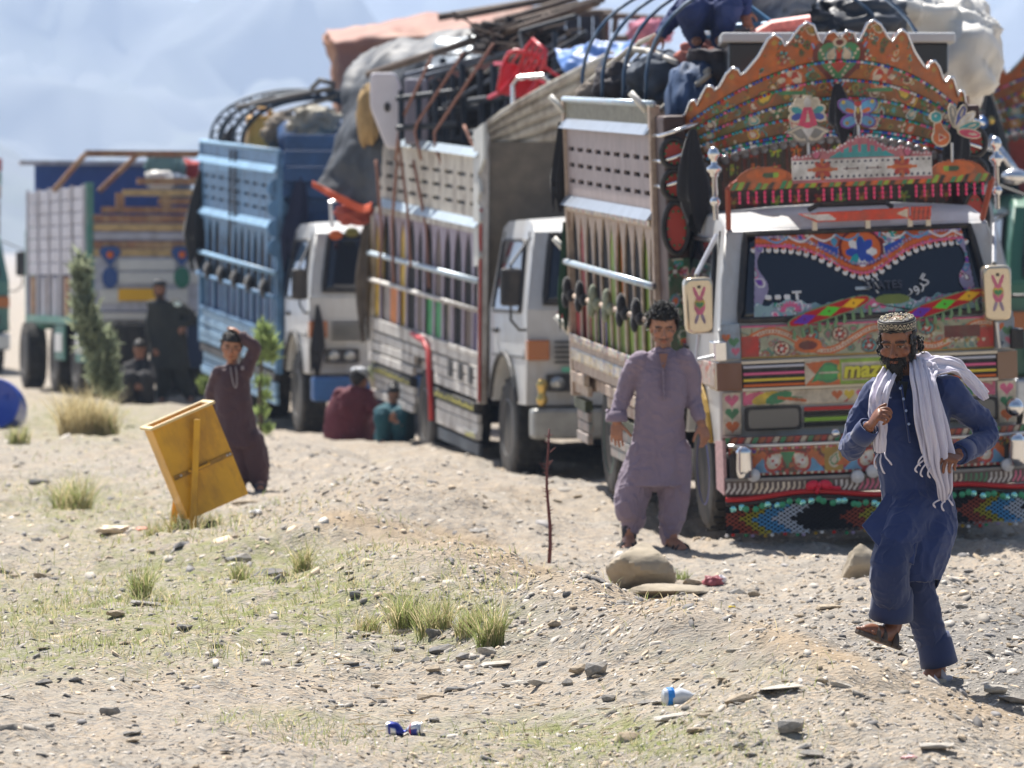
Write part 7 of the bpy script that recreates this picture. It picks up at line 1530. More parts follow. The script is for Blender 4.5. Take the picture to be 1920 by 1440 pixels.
# beaded cap
cv = Canvas(0, 2*PI, 0, 1, 0.02, C['black']); cv.du = cv.du
cv2 = Canvas(0, 0.56, 0, 0.085, 0.0012, srgb(30,24,24))
crm = srgb(226,214,184)
for u in np.linspace(0, 0.56, 15)[:-1]:
    cv2.stroke([(u, 0.014), (u+0.02, 0.06), (u+0.04, 0.014)], 0.0022, crm); cv2.flower(u+0.02, 0.026, 0.0085, 5, [crm], C['black']); cv2.ell(u, 0.05, 0.006, 0.006, crm); cv2.ell(u, 0.05, 0.003, 0.003, srgb(120,60,40)); cv2.ell(u, 0.036, 0.0025, 0.0025, crm)
for v in (0.004, 0.067): cv2.dots([(0, v), (0.56, v)], 0.0014, [crm], 0.006)
def capf(U, V):
    a = U/0.56*2*PI; rr = np.where(V < 0.068, 0.0885+0.004*np.sin(V/0.068*2.2), 0.0885*np.sqrt(np.clip(1-((V-0.068)/0.0205)**2, 0, 1))); x = rr*0.93*np.cos(a); y = -0.008+rr*1.12*np.sin(a)
    zb = 0.062+0.016*np.exp(-((np.arctan2(np.sin(a-PI/2), np.cos(a-PI/2)))/0.35)**2); z = zb*(1-V/0.1)+0.062*V/0.1+np.minimum(V, 0.072)*0.62+np.where(V > 0.068, 0.010*np.sin((V-0.068)/0.017*PI/2), 0)
    q = np.stack([x, y, z], -1) @ np.array(Mh).T+np.array(ho); return q[..., 0], q[..., 1], q[..., 2]
cp = cv2.build('cap', capf, mat_vcol('beaded_cap', 0.6, var=0.1), man, 0.004)
mb = MB(); r_ = random.Random(3)
for k in range(130):
    rad = 0.082*math.sqrt(r_.random()); a = r_.uniform(0, 2*PI); mb.ell(PM(rad*0.93*math.cos(a), -0.008+rad*1.12*math.sin(a), 0.1175+0.006*(1-(rad/0.08)**2)), 0.0032, nu=6, nv=4)
mb.build('bead', mat('cream_bead', crm, 0.3), cp, smooth=True)['kind'] = 'stuff'
# scarf
scf = mat('white_scarf_cotton', srgb(214, 208, 220), 0.85, var=0.05, vscale=8, sheen=0.3, bump=0.15, bscale=600)
def strip(name, rows, nu, nv, folds, amp, parent=man, m=scf, seed=0.0, wr=0.006):
    A = [[R_(*q) for q in r] for r in rows]; B = np.array([spline(r, nu) for r in A]); G = np.array([spline(B[:, i], nv) for i in range(nu)]).transpose(1, 0, 2)
    uu, vv = np.meshgrid(np.linspace(0, 1, nu), np.linspace(0, 1, nv)); du = np.gradient(G, axis=1); dv = np.gradient(G, axis=0); N = np.cross(du, dv); N /= np.linalg.norm(N, axis=-1, keepdims=True)+1e-9
    ph = 1.2*vnoise(vv*3+seed, uu*1.5+seed); md_ = 0.45+0.75*np.clip(0.5+vnoise(uu*4+seed, vv*2.5+seed*2), 0, 1); f = amp*md_*(np.sin(2*PI*folds*uu+ph*3.2+seed)+0.5*np.sin(2*PI*folds*1.7*uu-ph*4+2*seed))+wr*fbm(G[..., 0]*20+seed, G[..., 1]*20, G[..., 2]*8, o=3)
    G = G+N*f[..., None]; i = np.arange(nu*nv).reshape(nv, nu); F = np.stack([i[:-1, :-1], i[:-1, 1:], i[1:, 1:], i[1:, :-1]], -1).reshape(-1, 4)
    o = link(name, np_mesh(name, G.reshape(-1, 3), F, [m], smooth=True), parent); md = o.modifiers.new('thick', 'SOLIDIFY'); md.thickness = 0.005; md.offset = 0; return o
sc1 = strip('scarf', [[(1655,690,-0.02),(1668,697,-0.06),(1680,706,-0.08)], [(1640,712,-0.06),(1658,718,-0.11),(1676,716,-0.12)], [(1630,742,-0.12),(1648,744,-0.155),(1668,738,-0.15)], [(1628,775,-0.15),(1646,778,-0.175),(1662,772,-0.165)], [(1640,808,-0.18),(1650,812,-0.195),(1661,808,-0.18)], [(1644,846,-0.18),(1650,850,-0.19),(1660,846,-0.18)]], 44, 60, 2.6, 0.009, seed=1.0)
sc2 = strip('scarf', [[(1708,684,-0.03),(1722,672,-0.02),(1738,680,0.02)], [(1706,705,-0.10),(1728,700,-0.09),(1750,700,-0.04)], [(1712,740,-0.145),(1735,735,-0.15),(1760,732,-0.10)], [(1716,790,-0.175),(1745,790,-0.19),(1774,790,-0.13)], [(1724,830,-0.19),(1755,840,-0.20),(1786,840,-0.15)], [(1732,860,-0.19),(1758,880,-0.20),(1786,872,-0.16)], [(1754,900,-0.18),(1768,915,-0.19),(1784,905,-0.17)], [(1762,935,-0.16),(1770,940,-0.165),(1782,925,-0.16)]], 90, 90, 4.6, 0.013, seed=2.5)
sc3 = strip('scarf', [[(1712,676,0.0),(1716,692,-0.05),(1722,704,-0.08)], [(1745,668,0.05),(1752,688,0.0),(1756,704,-0.03)], [(1778,668,0.10),(1786,688,0.05),(1790,700,0.03)], [(1810,690,0.16),(1815,705,0.12),(1812,718,0.10)], [(1836,712,0.2),(1836,728,0.17),(1830,738,0.15)], [(1855,735,0.22),(1850,748,0.2),(1838,748,0.18)]], 40, 60, 2.4, 0.010, seed=4.0)
sc4 = strip('scarf', [[(1722,668,0.10),(1712,678,0.02),(1706,692,-0.05)], [(1738,664,0.10),(1735,680,0.02),(1732,698,-0.07)], [(1755,672,0.08),(1758,690,0.0),(1756,712,-0.09)]], 34, 26, 1.8, 0.012, seed=6.0)
for s, e in ((sc1, [(1646,850,-0.19,1640,872),(1652,852,-0.19,1655,882),(1659,848,-0.18,1668,866)]), (sc2, [(1733,862,-0.2,1716,880),(1740,866,-0.2,1726,888),(1748,874,-0.2,1740,890),(1736,850,-0.2,1722,868),(1764,936,-0.17,1750,946),(1772,938,-0.17,1766,952),(1780,928,-0.17,1783,942)])):
    for px, py, dd, qx, qy in e: MB().tube(spline([R_(px, py, dd), R_((px+qx)/2-3, (py+qy)/2, dd-0.015), R_(qx, qy, dd-0.01), R_(qx+4, qy+6, dd)], 10), [0.004, 0.0042, 0.004, 0.004, 0.0038, 0.0042, 0.0044, 0.005, 0.0045, 0.003], 5).build('fringe', scf, s, smooth=True)
brnl = mat('brown_sandal', srgb(72, 62, 58), 0.6, var=0.2, dirt=srgb(120,104,80), dscale=20)
sandal(man, Lheel-Vector((0, 0, 0.012)), Ltoe+Vector((-0.02, 0, -0.01)), (-0.15, -0.4, 0.9), brnl, 0.105, 3); sandal(man, Rheel+Vector((0.02, 0, -0.02)), Rtoe+Vector((-0.02, 0, -0.02)), (-0.3, -0.3, 0.8), mat('pale_sandal', srgb(190,184,190), 0.5), 0.1)
root_shift(man)

# ------------------------------------------------------------------ the young man walking by the painted lorry
RD = 30.4
px0 = R_(1225, 1035); wm = thing('person', 'young man in mauve tunic and baggy trousers walking beside the painted lorry', 'person', (px0.x, RD, gz(px0.x, RD)))
Mh = frame_of((0.04, -0.93, -0.26), (0.0, -0.25, 1)); ho = R_(1243, 613, 0.0); SK = tuple(np.array(srgb(168, 122, 98)))
bm_ = MB(); head(bm_, ho, Mh, 1.0); limb(bm_, [R_(1244, 625, 0.05), R_(1243, 650, 0.05), R_(1242, 672, 0.05)], [0.048, 0.05, 0.05])
loft(bm_, [(R_(1235, 860), 0.11, 0.08, 0), (R_(1238, 760), 0.11, 0.08, 0), (R_(1241, 700, 0.02), 0.12, 0.06, 0), (R_(1242, 672, 0.03), 0.05, 0.04, 0)])
LW, RW = R_(1156, 790, -0.02), R_(1315, 795, -0.05)
limb(bm_, [R_(1190, 680), R_(1168, 735, 0.03), LW], [0.045, 0.037, 0.029]); limb(bm_, [R_(1288, 678), R_(1299, 745, 0.04), RW], [0.045, 0.037, 0.028])
hand(bm_, LW, (0.0, -0.05, -1), (0.3, 0.9, 0), (0.9, -0.4, 0), 0.19, (0.15, 0.2, 0.25, 0.3), 0.15); hand(bm_, RW, (0.3, -0.15, -1), (-0.5, 0.8, -0.1), (-0.6, -0.8, 0), 0.185, (0.35, 0.45, 0.5, 0.6), 0.3)
LA, RA = R_(1180, 1005, -0.05), R_(1258, 1018, -0.02)
limb(bm_, [R_(1215, 850), R_(1195, 920), LA], [0.08, 0.055, 0.038]); limb(bm_, [R_(1262, 850), R_(1262, 930), RA], [0.08, 0.055, 0.038])
foot(bm_, LA, R_(1180, 1018, 0.02), R_(1177, 1032, -0.2), (0, -0.1, 1)); foot(bm_, RA, R_(1253, 1026, 0.03), R_(1284, 1034, -0.16), (0, -0.1, 1))
V, N, F = fuse(bm_, 0.005, 2, 0.4); cl_ = face_cols(V, ho, Mh, 1.0, SK, 0.32); cl_[V[:, 2] < R_(0, 700)[2]] *= np.array([0.9, 0.82, 0.78]); skin_of(V, N, F, 'body', wm, SKIN(), cl_)
hair_cap(wm, ho, Mh, 1.0, 3, thick=0.022, front=0.06, curls=620, cl=0.034, back=-0.02)
mau = mat('mauve_cotton', srgb(132, 116, 132), 0.8, var=0.06, vscale=10, sheen=0.2, bump=0.14, bscale=42)
g = MB(); fl = lambda t, a: 0.05*max(0, t-0.3)*math.sin(6*a+3*t)+0.03*max(0, t-0.3)*math.sin(10*a)
loft(g, [(R_(1243, 654, 0.03), 0.065, 0.06, 0), (R_(1242, 664, 0.03), 0.13, 0.085, 0), (R_(1241, 678, 0.02), 0.175, 0.095, 0), (R_(1240, 730), 0.16, 0.12, 0), (R_(1236, 790), 0.16, 0.125, 0), (R_(1234, 850), 0.178, 0.14, 0), (R_(1228, 885), 0.195, 0.155, 0), (R_(1227, 912, -0.02), 0.192, 0.155, 0)], 36, 50, fl)
limb(g, [R_(1200, 676), R_(1183, 700, 0.02), R_(1168, 742, 0.03), R_(1156, 778, 0.0)], [0.075, 0.064, 0.056, 0.054]); limb(g, [R_(1282, 674), R_(1297, 700, 0.02), R_(1300, 745, 0.03), R_(1311, 782, -0.03)], [0.075, 0.062, 0.055, 0.048])
garment('tunic', g, wm, mau, 0.0075, 0.009, 12.0, smooth=3); 
for k in range(6): MB().ell(R_(1243+0.8*k, 682+12*k, -0.118-0.006*k), (0.007, 0.012, 0.008), nu=8).build('button', mat('mauve_button', srgb(110, 96, 112), 0.4), wm)
MB().prism([(-0.028, 0), (0.028, 0), (0.005, -0.10), (-0.005, -0.10)], R_(1244, 664, -0.075), (1, 0, 0), (0, 0.32, 1), 0.012).build('neck_opening', mat('neck_skin', srgb(150, 104, 82), 0.5), wm); MB().bar(R_(1243, 690, -0.112), R_(1246, 750, -0.142), 0.034, 0.01, (1, 0, 0)).build('placket', mau, wm, bevel=0.003)
MB().lathe([(0.072, 0), (0.062, 0.035), (0.056, 0.035), (0.063, 0)], R_(1243, 664, 0.03), Matrix.Rotation(-0.2, 3, 'X'), 24).build('collar', mau, wm, smooth=True)
MB().lathe([(0.066, 0.02), (0.072, -0.04), (0.068, -0.05), (0.05, -0.05), (0.05, 0.02)], R_(1156, 776, 0.0), None, 20).build('cuff', mau, wm, smooth=True); MB().bar(R_(1149, 775, -0.01), R_(1137, 769, -0.02), 0.05, 0.02).build('cuff_fold', mau, wm, bevel=0.006)
g = MB(); limb(g, [R_(1212, 850), R_(1192, 905, -0.02), R_(1182, 950, -0.04), R_(1186, 975, -0.03), R_(1184, 990, -0.04)], [0.12, 0.118, 0.112, 0.09, 0.06], 20); limb(g, [R_(1262, 850), R_(1264, 920), R_(1260, 970, 0.0), R_(1255, 1000, 0.0), R_(1255, 1010, 0.0)], [0.12, 0.105, 0.09, 0.066, 0.055], 20); g.ell(R_(1232, 885), (0.14, 0.11, 0.13))
garment('trousers', g, wm, mau, 0.0075, 0.012, 15.0, sc=(9, 9, 4), smooth=3)
bsd = mat('black_sandal', (0.02, 0.02, 0.022), 0.5); sandal(wm, R_(1180, 1022, 0.03), R_(1176, 1038, -0.22), (0, -0.1, 1), bsd, 0.1, 3); sandal(wm, R_(1251, 1030, 0.04), R_(1289, 1040, -0.17), (0, -0.1, 1), bsd, 0.1, 3)
MB().lathe([(0.046, -0.02), (0.05, 0.05), (0.044, 0.07), (0.03, 0.07)], R_(1180, 1004, -0.04), None, 16).build('sock', mat('dark_sock', (0.03, 0.032, 0.045), 0.9), wm, smooth=True)
root_shift(wm)

# ------------------------------------------------------------------ the boy by the bin
RD = 36.0
p = R_(455, 920); by = thing('person', 'boy in dark maroon tunic with one hand resting on his head behind the yellow bin', 'person', (p.x, RD, gz(p.x, RD)))
Mh = frame_of((0.03, -0.97, -0.12), (0.10, -0.1, 1)); ho = R_(434, 651); hk = 0.90; SK = tuple(np.array(srgb(176, 126, 98)))
bm_ = MB(); head(bm_, ho, Mh, hk); limb(bm_, [R_(434, 660, 0.04), R_(435, 678, 0.04), R_(436, 690, 0.02)], [0.04, 0.04, 0.05])
loft(bm_, [(R_(450, 840), 0.1, 0.08, 0), (R_(440, 760), 0.1, 0.08, 0), (R_(435, 710), 0.09, 0.05, 0), (R_(436, 692, 0.02), 0.04, 0.035, 0)])
LW, RW = R_(400, 775, 0.16), R_(452, 628, -0.02)
limb(bm_, [R_(408, 702), R_(396, 742, 0.1), LW], [0.036, 0.03, 0.022]); limb(bm_, [R_(460, 700), R_(478, 655, -0.02), RW], [0.036, 0.03, 0.023])
hand(bm_, LW, (0.6, 0.3, -0.6), (0, 1, 0), (0, -0.2, 1), 0.14, (0.4, 0.4, 0.5, 0.5)); hand(bm_, RW, R_(434, 613, 0.0)-RW, (-0.2, 0.1, -1), (0.2, 1, 0), 0.15, (0.3, 0.3, 0.35, 0.4))
LA, RA = R_(452, 905), R_(486, 908)
limb(bm_, [R_(435, 835), R_(443, 870), LA], [0.06, 0.045, 0.03]); limb(bm_, [R_(472, 835), R_(482, 870), RA], [0.06, 0.045, 0.03]); foot(bm_, LA, R_(452, 912, 0.03), R_(450, 922, -0.15), (0, 0, 1), 0.8); foot(bm_, RA, R_(487, 912, 0.03), R_(489, 922, -0.15), (0, 0, 1), 0.8)
V, N, F = fuse(bm_, 0.0055, 2, 0.4); skin_of(V, N, F, 'body', by, SKIN(), face_cols(V, ho, Mh, hk, SK, 0.0))
hair_cap(by, ho, Mh, hk, 9, thick=0.012, front=0.05, curls=260, cl=0.018, back=-0.03)
mar = mat('maroon_cotton', srgb(78, 54, 60), 0.8, var=0.08, sheen=0.2)
g = MB(); loft(g, [(R_(436, 683, 0.02), 0.05, 0.05, 0), (R_(436, 690, 0.02), 0.10, 0.07, 0), (R_(434, 700, 0.01), 0.135, 0.085, 0), (R_(437, 745), 0.14, 0.1, 0), (R_(443, 790), 0.148, 0.11, 0), (R_(450, 838), 0.165, 0.125, 0)], 30, 40, lambda t, a: 0.045*t*math.sin(6*a+2*t))
limb(g, [R_(411, 700), R_(398, 735, 0.06), R_(394, 752, 0.12), R_(400, 768, 0.15)], [0.062, 0.056, 0.052, 0.042]); limb(g, [R_(458, 700), R_(472, 672, 0.0), R_(479, 652, -0.02), R_(466, 640, -0.03), R_(456, 631, -0.03)], [0.068, 0.058, 0.054, 0.05, 0.042])
garment('tunic', g, by, mar, 0.008, 0.009, 21.0)
for u in (-1, 1): MB().tube([R_(437+u*5, 688, -0.08), R_(439+u*5, 705, -0.105), R_(441+u*3, 722, -0.115), R_(442, 728, -0.117)], 0.006, 5).build('neck_embroidery', mat('grey_braid', srgb(150, 140, 140), 0.6), by)
MB().ell(R_(455, 690, -0.085), (0.014, 0.004, 0.018), nu=8).build('badge', mat('grey_badge', srgb(140, 130, 136), 0.5), by)
g = MB(); limb(g, [R_(436, 825), R_(444, 870), R_(450, 905)], [0.105, 0.085, 0.06], 16); limb(g, [R_(470, 825), R_(482, 870), R_(486, 905)], [0.11, 0.095, 0.07], 16); garment('trousers', g, by, mar, 0.009, 0.01, 23.0)
for a, b in (((452, 916), (449, 925)), ((487, 914), (489, 924))): sandal(by, R_(*a, 0.04), R_(*b, -0.16), (0, -0.05, 1), mat('slate_sandal', srgb(70, 76, 92), 0.6), 0.08)
root_shift(by)

# ------------------------------------------------------------------ the men farther back: standing, squatting, sitting
def far_man(label, D, hd, rings, arms, legs, m, skin=(150, 104, 80), cap=None, capm=None, Mf=(0, -1, -0.1), hands=True, hair=True, vox=0.011, beard_=True, hs=1.0, legm=None, group=None):
    global RD
    RD = D; c = R_(*rings[-1][:2]); t = thing('person', label, 'person', (c.x, D, gz(c.x, D)), group=group); M = frame_of(Mf, (0, 0, 1)); o = R_(*hd); SK = tuple(np.array(srgb(*skin)))
    b = MB(); head(b, o, M, hs); top_ = R_(rings[0][0], rings[0][1]); limb(b, [o+Vector((0, 0.03, -0.05)), o*0.5+top_*0.5, top_+Vector((0, 0.02, -0.05))], [0.05, 0.055, 0.07])
    loft(b, [(R_(x, y), rx*0.75, ry*0.75, 0) for x, y, rx, ry in rings])
    for a in arms: limb(b, [R_(*q) for q in a], [0.05, 0.036, 0.026])
    for a in arms:
        w_ = R_(*a[-1]); d = w_-R_(*a[-2]); hand(b, w_, d, (0.2, 0.9, -0.3), (0.7, -0.6, 0.2), 0.18, (0.3, 0.4, 0.5, 0.5))
    for a in legs:
        limb(b, [R_(*q) for q in a], [0.08, 0.055, 0.04]); q = R_(*a[-1]); foot(b, q+Vector((0, 0, 0.03)), q+Vector((0, 0.05, -0.04)), q+Vector((0, -0.18, -0.05)), (0, 0, 1))
    V, N, F = fuse(b, vox*0.7, 2, 0.4); skin_of(V, N, F, 'body', t, SKIN(), face_cols(V, o, M, hs, SK, 0.6 if beard_ else 0.1))
    g = MB(); loft(g, [(R_(x, y), rx, ry, 0) for x, y, rx, ry in rings], 30, 36, lambda q, a: 0.03*q*math.sin(6*a))
    for a in arms: limb(g, [R_(*q) for q in a], [0.095, 0.075, 0.055])
    garment('tunic', g, t, m, vox, 0.014, D)
    g = MB()
    for a in legs: limb(g, [R_(*q) for q in a], [0.13, 0.11, 0.075])
    garment('trousers', g, t, legm or m, vox, 0.014, D+3)
    if beard_: beard(t, o, M, hs, 3, n=60)
    if hair: hair_cap(t, o, M, hs, int(D), 0.014, 0.055, 40)
    if cap: MB().lathe(cap, o+Vector((0, 0.01, 0.05)), M.copy() if False else Matrix.Rotation(0.05, 3, 'Y'), 22).build('cap', capm, t, smooth=True)
    root_shift(t); return t
drk = mat('dark_olive_cloth', srgb(44, 46, 44), 0.85, var=0.15); drk2 = mat('charcoal_cloth', srgb(40, 38, 40), 0.85, var=0.15); mar2 = mat('wine_cloth', srgb(100, 44, 54), 0.85, var=0.1); teal2 = mat('petrol_cloth', srgb(34, 84, 96), 0.85, var=0.1)
caps = [(0.088, -0.01), (0.094, 0.03), (0.092, 0.055), (0.075, 0.08), (0.03, 0.092), (0.002, 0.094)]
dm = far_man('bearded man in dark tunic and cap standing against the tipper lorry', 65.5, (299, 543), [(300, 562, 0.08, 0.07), (303, 568, 0.21, 0.11), (312, 590, 0.24, 0.14), (316, 640, 0.25, 0.16), (318, 692, 0.29, 0.18)], [[(289, 575, 0), (283, 618, 0), (290, 650, -0.1)], [(330, 572, 0), (358, 592, 0), (345, 610, -0.1)]], [[(303, 690, 0), (306, 722, 0), (304, 748, 0)], [(332, 690, 0), (346, 722, 0), (358, 746, 0)]], drk, cap=caps, capm=mat('slate_cap', srgb(70, 74, 80), 0.7), Mf=(0.0, -1, -0.1))
o = MB().ell(W(333, 570, 65.33)-Vector(dm.location), (0.055, 0.01, 0.035), nu=10).build('badge', mat('white_badge', srgb(210, 225, 220), 0.5), dm)
far_man('man in charcoal clothes squatting beside the feathery shrub', 65.0, (262, 655), [(262, 672, 0.08, 0.08), (260, 682, 0.2, 0.13), (256, 705, 0.24, 0.2), (255, 735, 0.25, 0.24), (256, 762, 0.24, 0.24)], [[(240, 690, 0), (236, 712, -0.15), (252, 720, -0.35)], [(278, 690, 0), (284, 712, -0.15), (266, 720, -0.35)]], [[(248, 745, 0), (244, 708, -0.35), (244, 762, -0.3)], [(270, 745, 0), (272, 708, -0.35), (270, 762, -0.3)]], drk2, Mf=(0.2, -1, -0.4), beard_=False)
sk = far_man('man in wine red clothes and pale cap sitting with back turned near the white lorry', 51.5, (674, 712), [(670, 724, 0.08, 0.08), (664, 736, 0.2, 0.13), (654, 765, 0.24, 0.18), (650, 800, 0.25, 0.2), (652, 832, 0.26, 0.22)], [[(640, 742, 0), (636, 780, 0.1), (655, 800, 0.3)], [(688, 745, 0), (704, 770, -0.05), (708, 760, 0.15)]], [[(640, 825, 0), (668, 790, 0.4), (672, 832, 0.45)], [(668, 825, 0), (692, 795, 0.35), (696, 832, 0.4)]], mar2, cap=[(0.09, -0.03), (0.098, 0.02), (0.098, 0.05), (0.085, 0.075), (0.04, 0.09), (0.002, 0.092)], capm=mat('pale_grey_cap', srgb(190, 194, 200), 0.6, var=0.1), Mf=(0.7, 0.6, -0.25), beard_=False)
far_man('person in petrol blue clothes sitting in the shade under the white lorry', 50.2, (742, 742), [(742, 756, 0.08, 0.08), (742, 766, 0.18, 0.12), (742, 790, 0.2, 0.18), (740, 826, 0.22, 0.22)], [[(726, 770, 0), (716, 795, -0.1), (728, 786, -0.3)], [(756, 770, 0), (762, 795, -0.1), (750, 790, -0.3)]], [[(730, 820, 0), (718, 778, -0.3), (718, 828, -0.25)], [(750, 820, 0), (752, 780, -0.3), (752, 830, -0.25)]], teal2, Mf=(-0.4, -1, -0.3), beard_=False)
far_man('person in navy clothes sitting high on the load and reaching down to the blue hoops', 34.0, (1345, -105), [(1340, -82, 0.08, 0.08), (1338, -72, 0.2, 0.12), (1330, -40, 0.2, 0.14), (1330, 0, 0.2, 0.16), (1335, 28, 0.22, 0.18)], [[(1312, -62, 0), (1285, 5, -0.05), (1240, 62, -0.1)], [(1362, -60, 0), (1385, -20, -0.1), (1395, 20, -0.15)]], [[(1330, 25, 0), (1295, 20, -0.3), (1305, 72, -0.1)], [(1350, 25, 0), (1365, 15, -0.3), (1350, 72, -0.1)]], mat('navy_shirt', srgb(40, 56, 104), 0.8, var=0.1), cap=None, Mf=(-0.5, -0.8, -0.5), beard_=False)
RD = 34; 
# ================================================================== LOOSE GROUND: chips, stones, grass, litter
def tri_mesh(name, V, F, m, col, parent=None): return link(name, np_mesh(name, V, F, [m], col=col), parent)
STONEC = lambda: mat_vcol('shale_stone', 0.9, var=0.25, bump=0.5, bscale=70, spec=0.2)
def blob(px, py, cx, cy, rx, ry): return np.exp(-(((px-cx)/rx)**2+((py-cy)/ry)**2))
def scatter(n, dens, seed, ymin=830, ymax=1470):
    r = np.random.default_rng(seed); px = r.uniform(-260, 2180, n*4); py = ymin+(ymax-ymin)*r.random(n*4)**0.8
    k = r.random(n*4) < dens(px, py); px, py = px[k][:n], py[k][:n]
    D = CAMZ*FPX/(py-515.0); x = (px-960)/FPX*D; z = ground_z(x, D); e = 0.02
    nx = -(ground_z(x+e, D)-ground_z(x-e, D))/(2*e); ny = -(ground_z(x, D+e)-ground_z(x, D-e))/(2*e)
    return x, D, z, nx, ny, r
def chips():
    def dens(px, py): return np.clip(0.24+blob(px, py, 1430, 1200, 430, 80)*0.75+blob(px, py, 1050, 1170, 260, 60)*0.55+blob(px, py, 1880, 1180, 220, 120)*0.9+blob(px, py, 900, 1240, 420, 40)*0.4+blob(px, py, 560, 1000, 300, 90)*0.35+blob(px, py, 1500, 1390, 500, 60)*.35-blob(px, py, 250, 1330, 500, 40)*.14, 0.02, 1)
    x, D, z, nx, ny, r = scatter(60000, dens, 5); n = len(x); K = 5
    size = np.exp(r.normal(1.28, 0.55, n))*D/FPX*0.95; size = np.clip(size, 0.003, 0.08)
    yaw = r.normal(0.5, 0.9, n); asp = r.uniform(0.4, 0.9, n); th = size*r.uniform(0.12, 0.4, n)
    tx = nx*0.9+r.normal(0, 0.16, n); ty = ny*0.9+r.normal(0, 0.16, n)
    a = (np.arange(K)*2*PI/K)[None]+r.uniform(-0.35, 0.35, (n, K)); rad = r.uniform(0.65, 1.1, (n, K))
    u = np.cos(a)*rad*size[:, None]; v = np.sin(a)*rad*(size*asp)[:, None]; c, s = np.cos(yaw)[:, None], np.sin(yaw)[:, None]
    X, Y = u*c-v*s, u*s+v*c; Zb = -(X*tx[:, None]+Y*ty[:, None])*-1.0
    Zb = X*(-0)+(-(X*(-tx[:, None])+Y*(-ty[:, None])))*1.0
    Zb = -(X*tx[:, None]+Y*ty[:, None])
    top = np.stack([x[:, None]+X*0.92, D[:, None]+Y*0.92, z[:, None]+Zb+th[:, None]*0.8], -1); bot = np.stack([x[:, None]+X*1.04, D[:, None]+Y*1.04, z[:, None]+Zb-th[:, None]*0.6], -1)
    V = np.concatenate([top, bot], 1).reshape(-1, 3); base = (np.arange(n)*2*K)[:, None]
    T = [(0, i, i+1) for i in range(1, K-1)]+sum([[(i, K+i, K+(i+1) % K), (i, K+(i+1) % K, (i+1) % K)] for i in range(K)], [])
    F = (base[:, :, None]+np.array(T)[None]).reshape(-1, 3)
    t = r.random(n)[:, None]; g = np.array([[0.45, 0.42, 0.38]])*(0.5+0.9*r.random(n)[:, None]); w_ = np.where(t < 0.3, np.array([[1.1, 0.95, 0.76]]), np.where(t < 0.85, np.array([[1, 0.98, 0.95]]), np.array([[0.55, 0.56, 0.6]])))
    col = np.repeat(g*w_, 2*K, 0)
    o = tri_mesh('gravel', V, F, STONEC(), col); o['kind'] = 'stuff'
chips()
# ---- stones one can pick out
def stone_mesh(seed, flat, tone):
    r = random.Random(seed); bm = bmesh.new()
    for k in range(15):
        v = Vector((r.gauss(0, 1), r.gauss(0, 1), r.gauss(0, 1))).normalized(); q = max(abs(v.x), abs(v.y), abs(v.z)); v = v*(0.55+0.45/q)*0.5*r.uniform(0.8, 1.05); bm.verts.new((v.x, v.y*0.75, v.z*flat))
    res = bmesh.ops.convex_hull(bm, input=bm.verts[:]); bmesh.ops.delete(bm, geom=[v for v in bm.verts if not v.link_faces], context='VERTS')
    bmesh.ops.bevel(bm, geom=bm.edges[:], offset=0.015, segments=1, affect='EDGES', clamp_overlap=True)
    me = bpy.data.meshes.new('stone'); bm.to_mesh(me); bm.free(); me.materials.append(mat('stone_'+tone, TONES[tone], 0.9, var=0.3, vscale=5, bump=0.6, bscale=24, dirt=(0.42, 0.35, 0.26), dscale=4, damt=0.5, spec=0.2)); return me
TONES = dict(grey=(0.31, 0.295, 0.275), dark=(0.18, 0.178, 0.178), tan=(0.42, 0.345, 0.255), pale=(0.5, 0.465, 0.41))
SM = {}
LMK = [(364,930,'yellow bin'),(1200,1065,'big tan boulder'),(1690,1240,'running man'),(757,1385,'crushed drink can'),(1270,1300,'plastic bottle'),(830,1190,'tall grass tufts'),(500,1120,'dark peaked stone'),(1030,1050,'thorny stem'),(1620,1065,'half hidden boulder'),(1225,1025,'walking young man'),(455,920,'boy in maroon'),(20,790,'blue barrel'),(203,1347,'lone grey stone'),(1485,1395,'pyramid shaped stone'),(812,1270,'upright brown flake'),(1118,1290,'grey upright block'),(265,1115,'slender grass tuft'),(82,1108,'brown wedge shaped stone'),(1860,1275,'large grey slab'),(985,870,'front wheel of the white lorry'),(1640,980,'net skirt of the painted lorry')]
def stone_label(px, py, w, h, tone):
    c = sorted(LMK, key=lambda q: math.hypot(px-q[0], (py-q[1])*1.6)); c = [q for q in c if abs(px-q[0])+abs(py-q[1]) > 4][0]; dx, dy = px-c[0], py-c[1]
    far = 'well ' if math.hypot(dx, dy*1.6) > 150 else ''
    rel = ('left of' if dx < 0 else 'right of') if abs(dx) > 2.2*abs(dy) else ('in front of' if dy > 0 else 'behind')
    return '%s%s %s stone lying %s%s the %s' % ('broad' if w > 42 else 'middling' if w > 22 else 'small', ' flat' if h/w < 0.3 else ' chunky' if h/w > 0.5 else '', tone if tone != 'dark' else 'dark grey', far, rel, c[2])
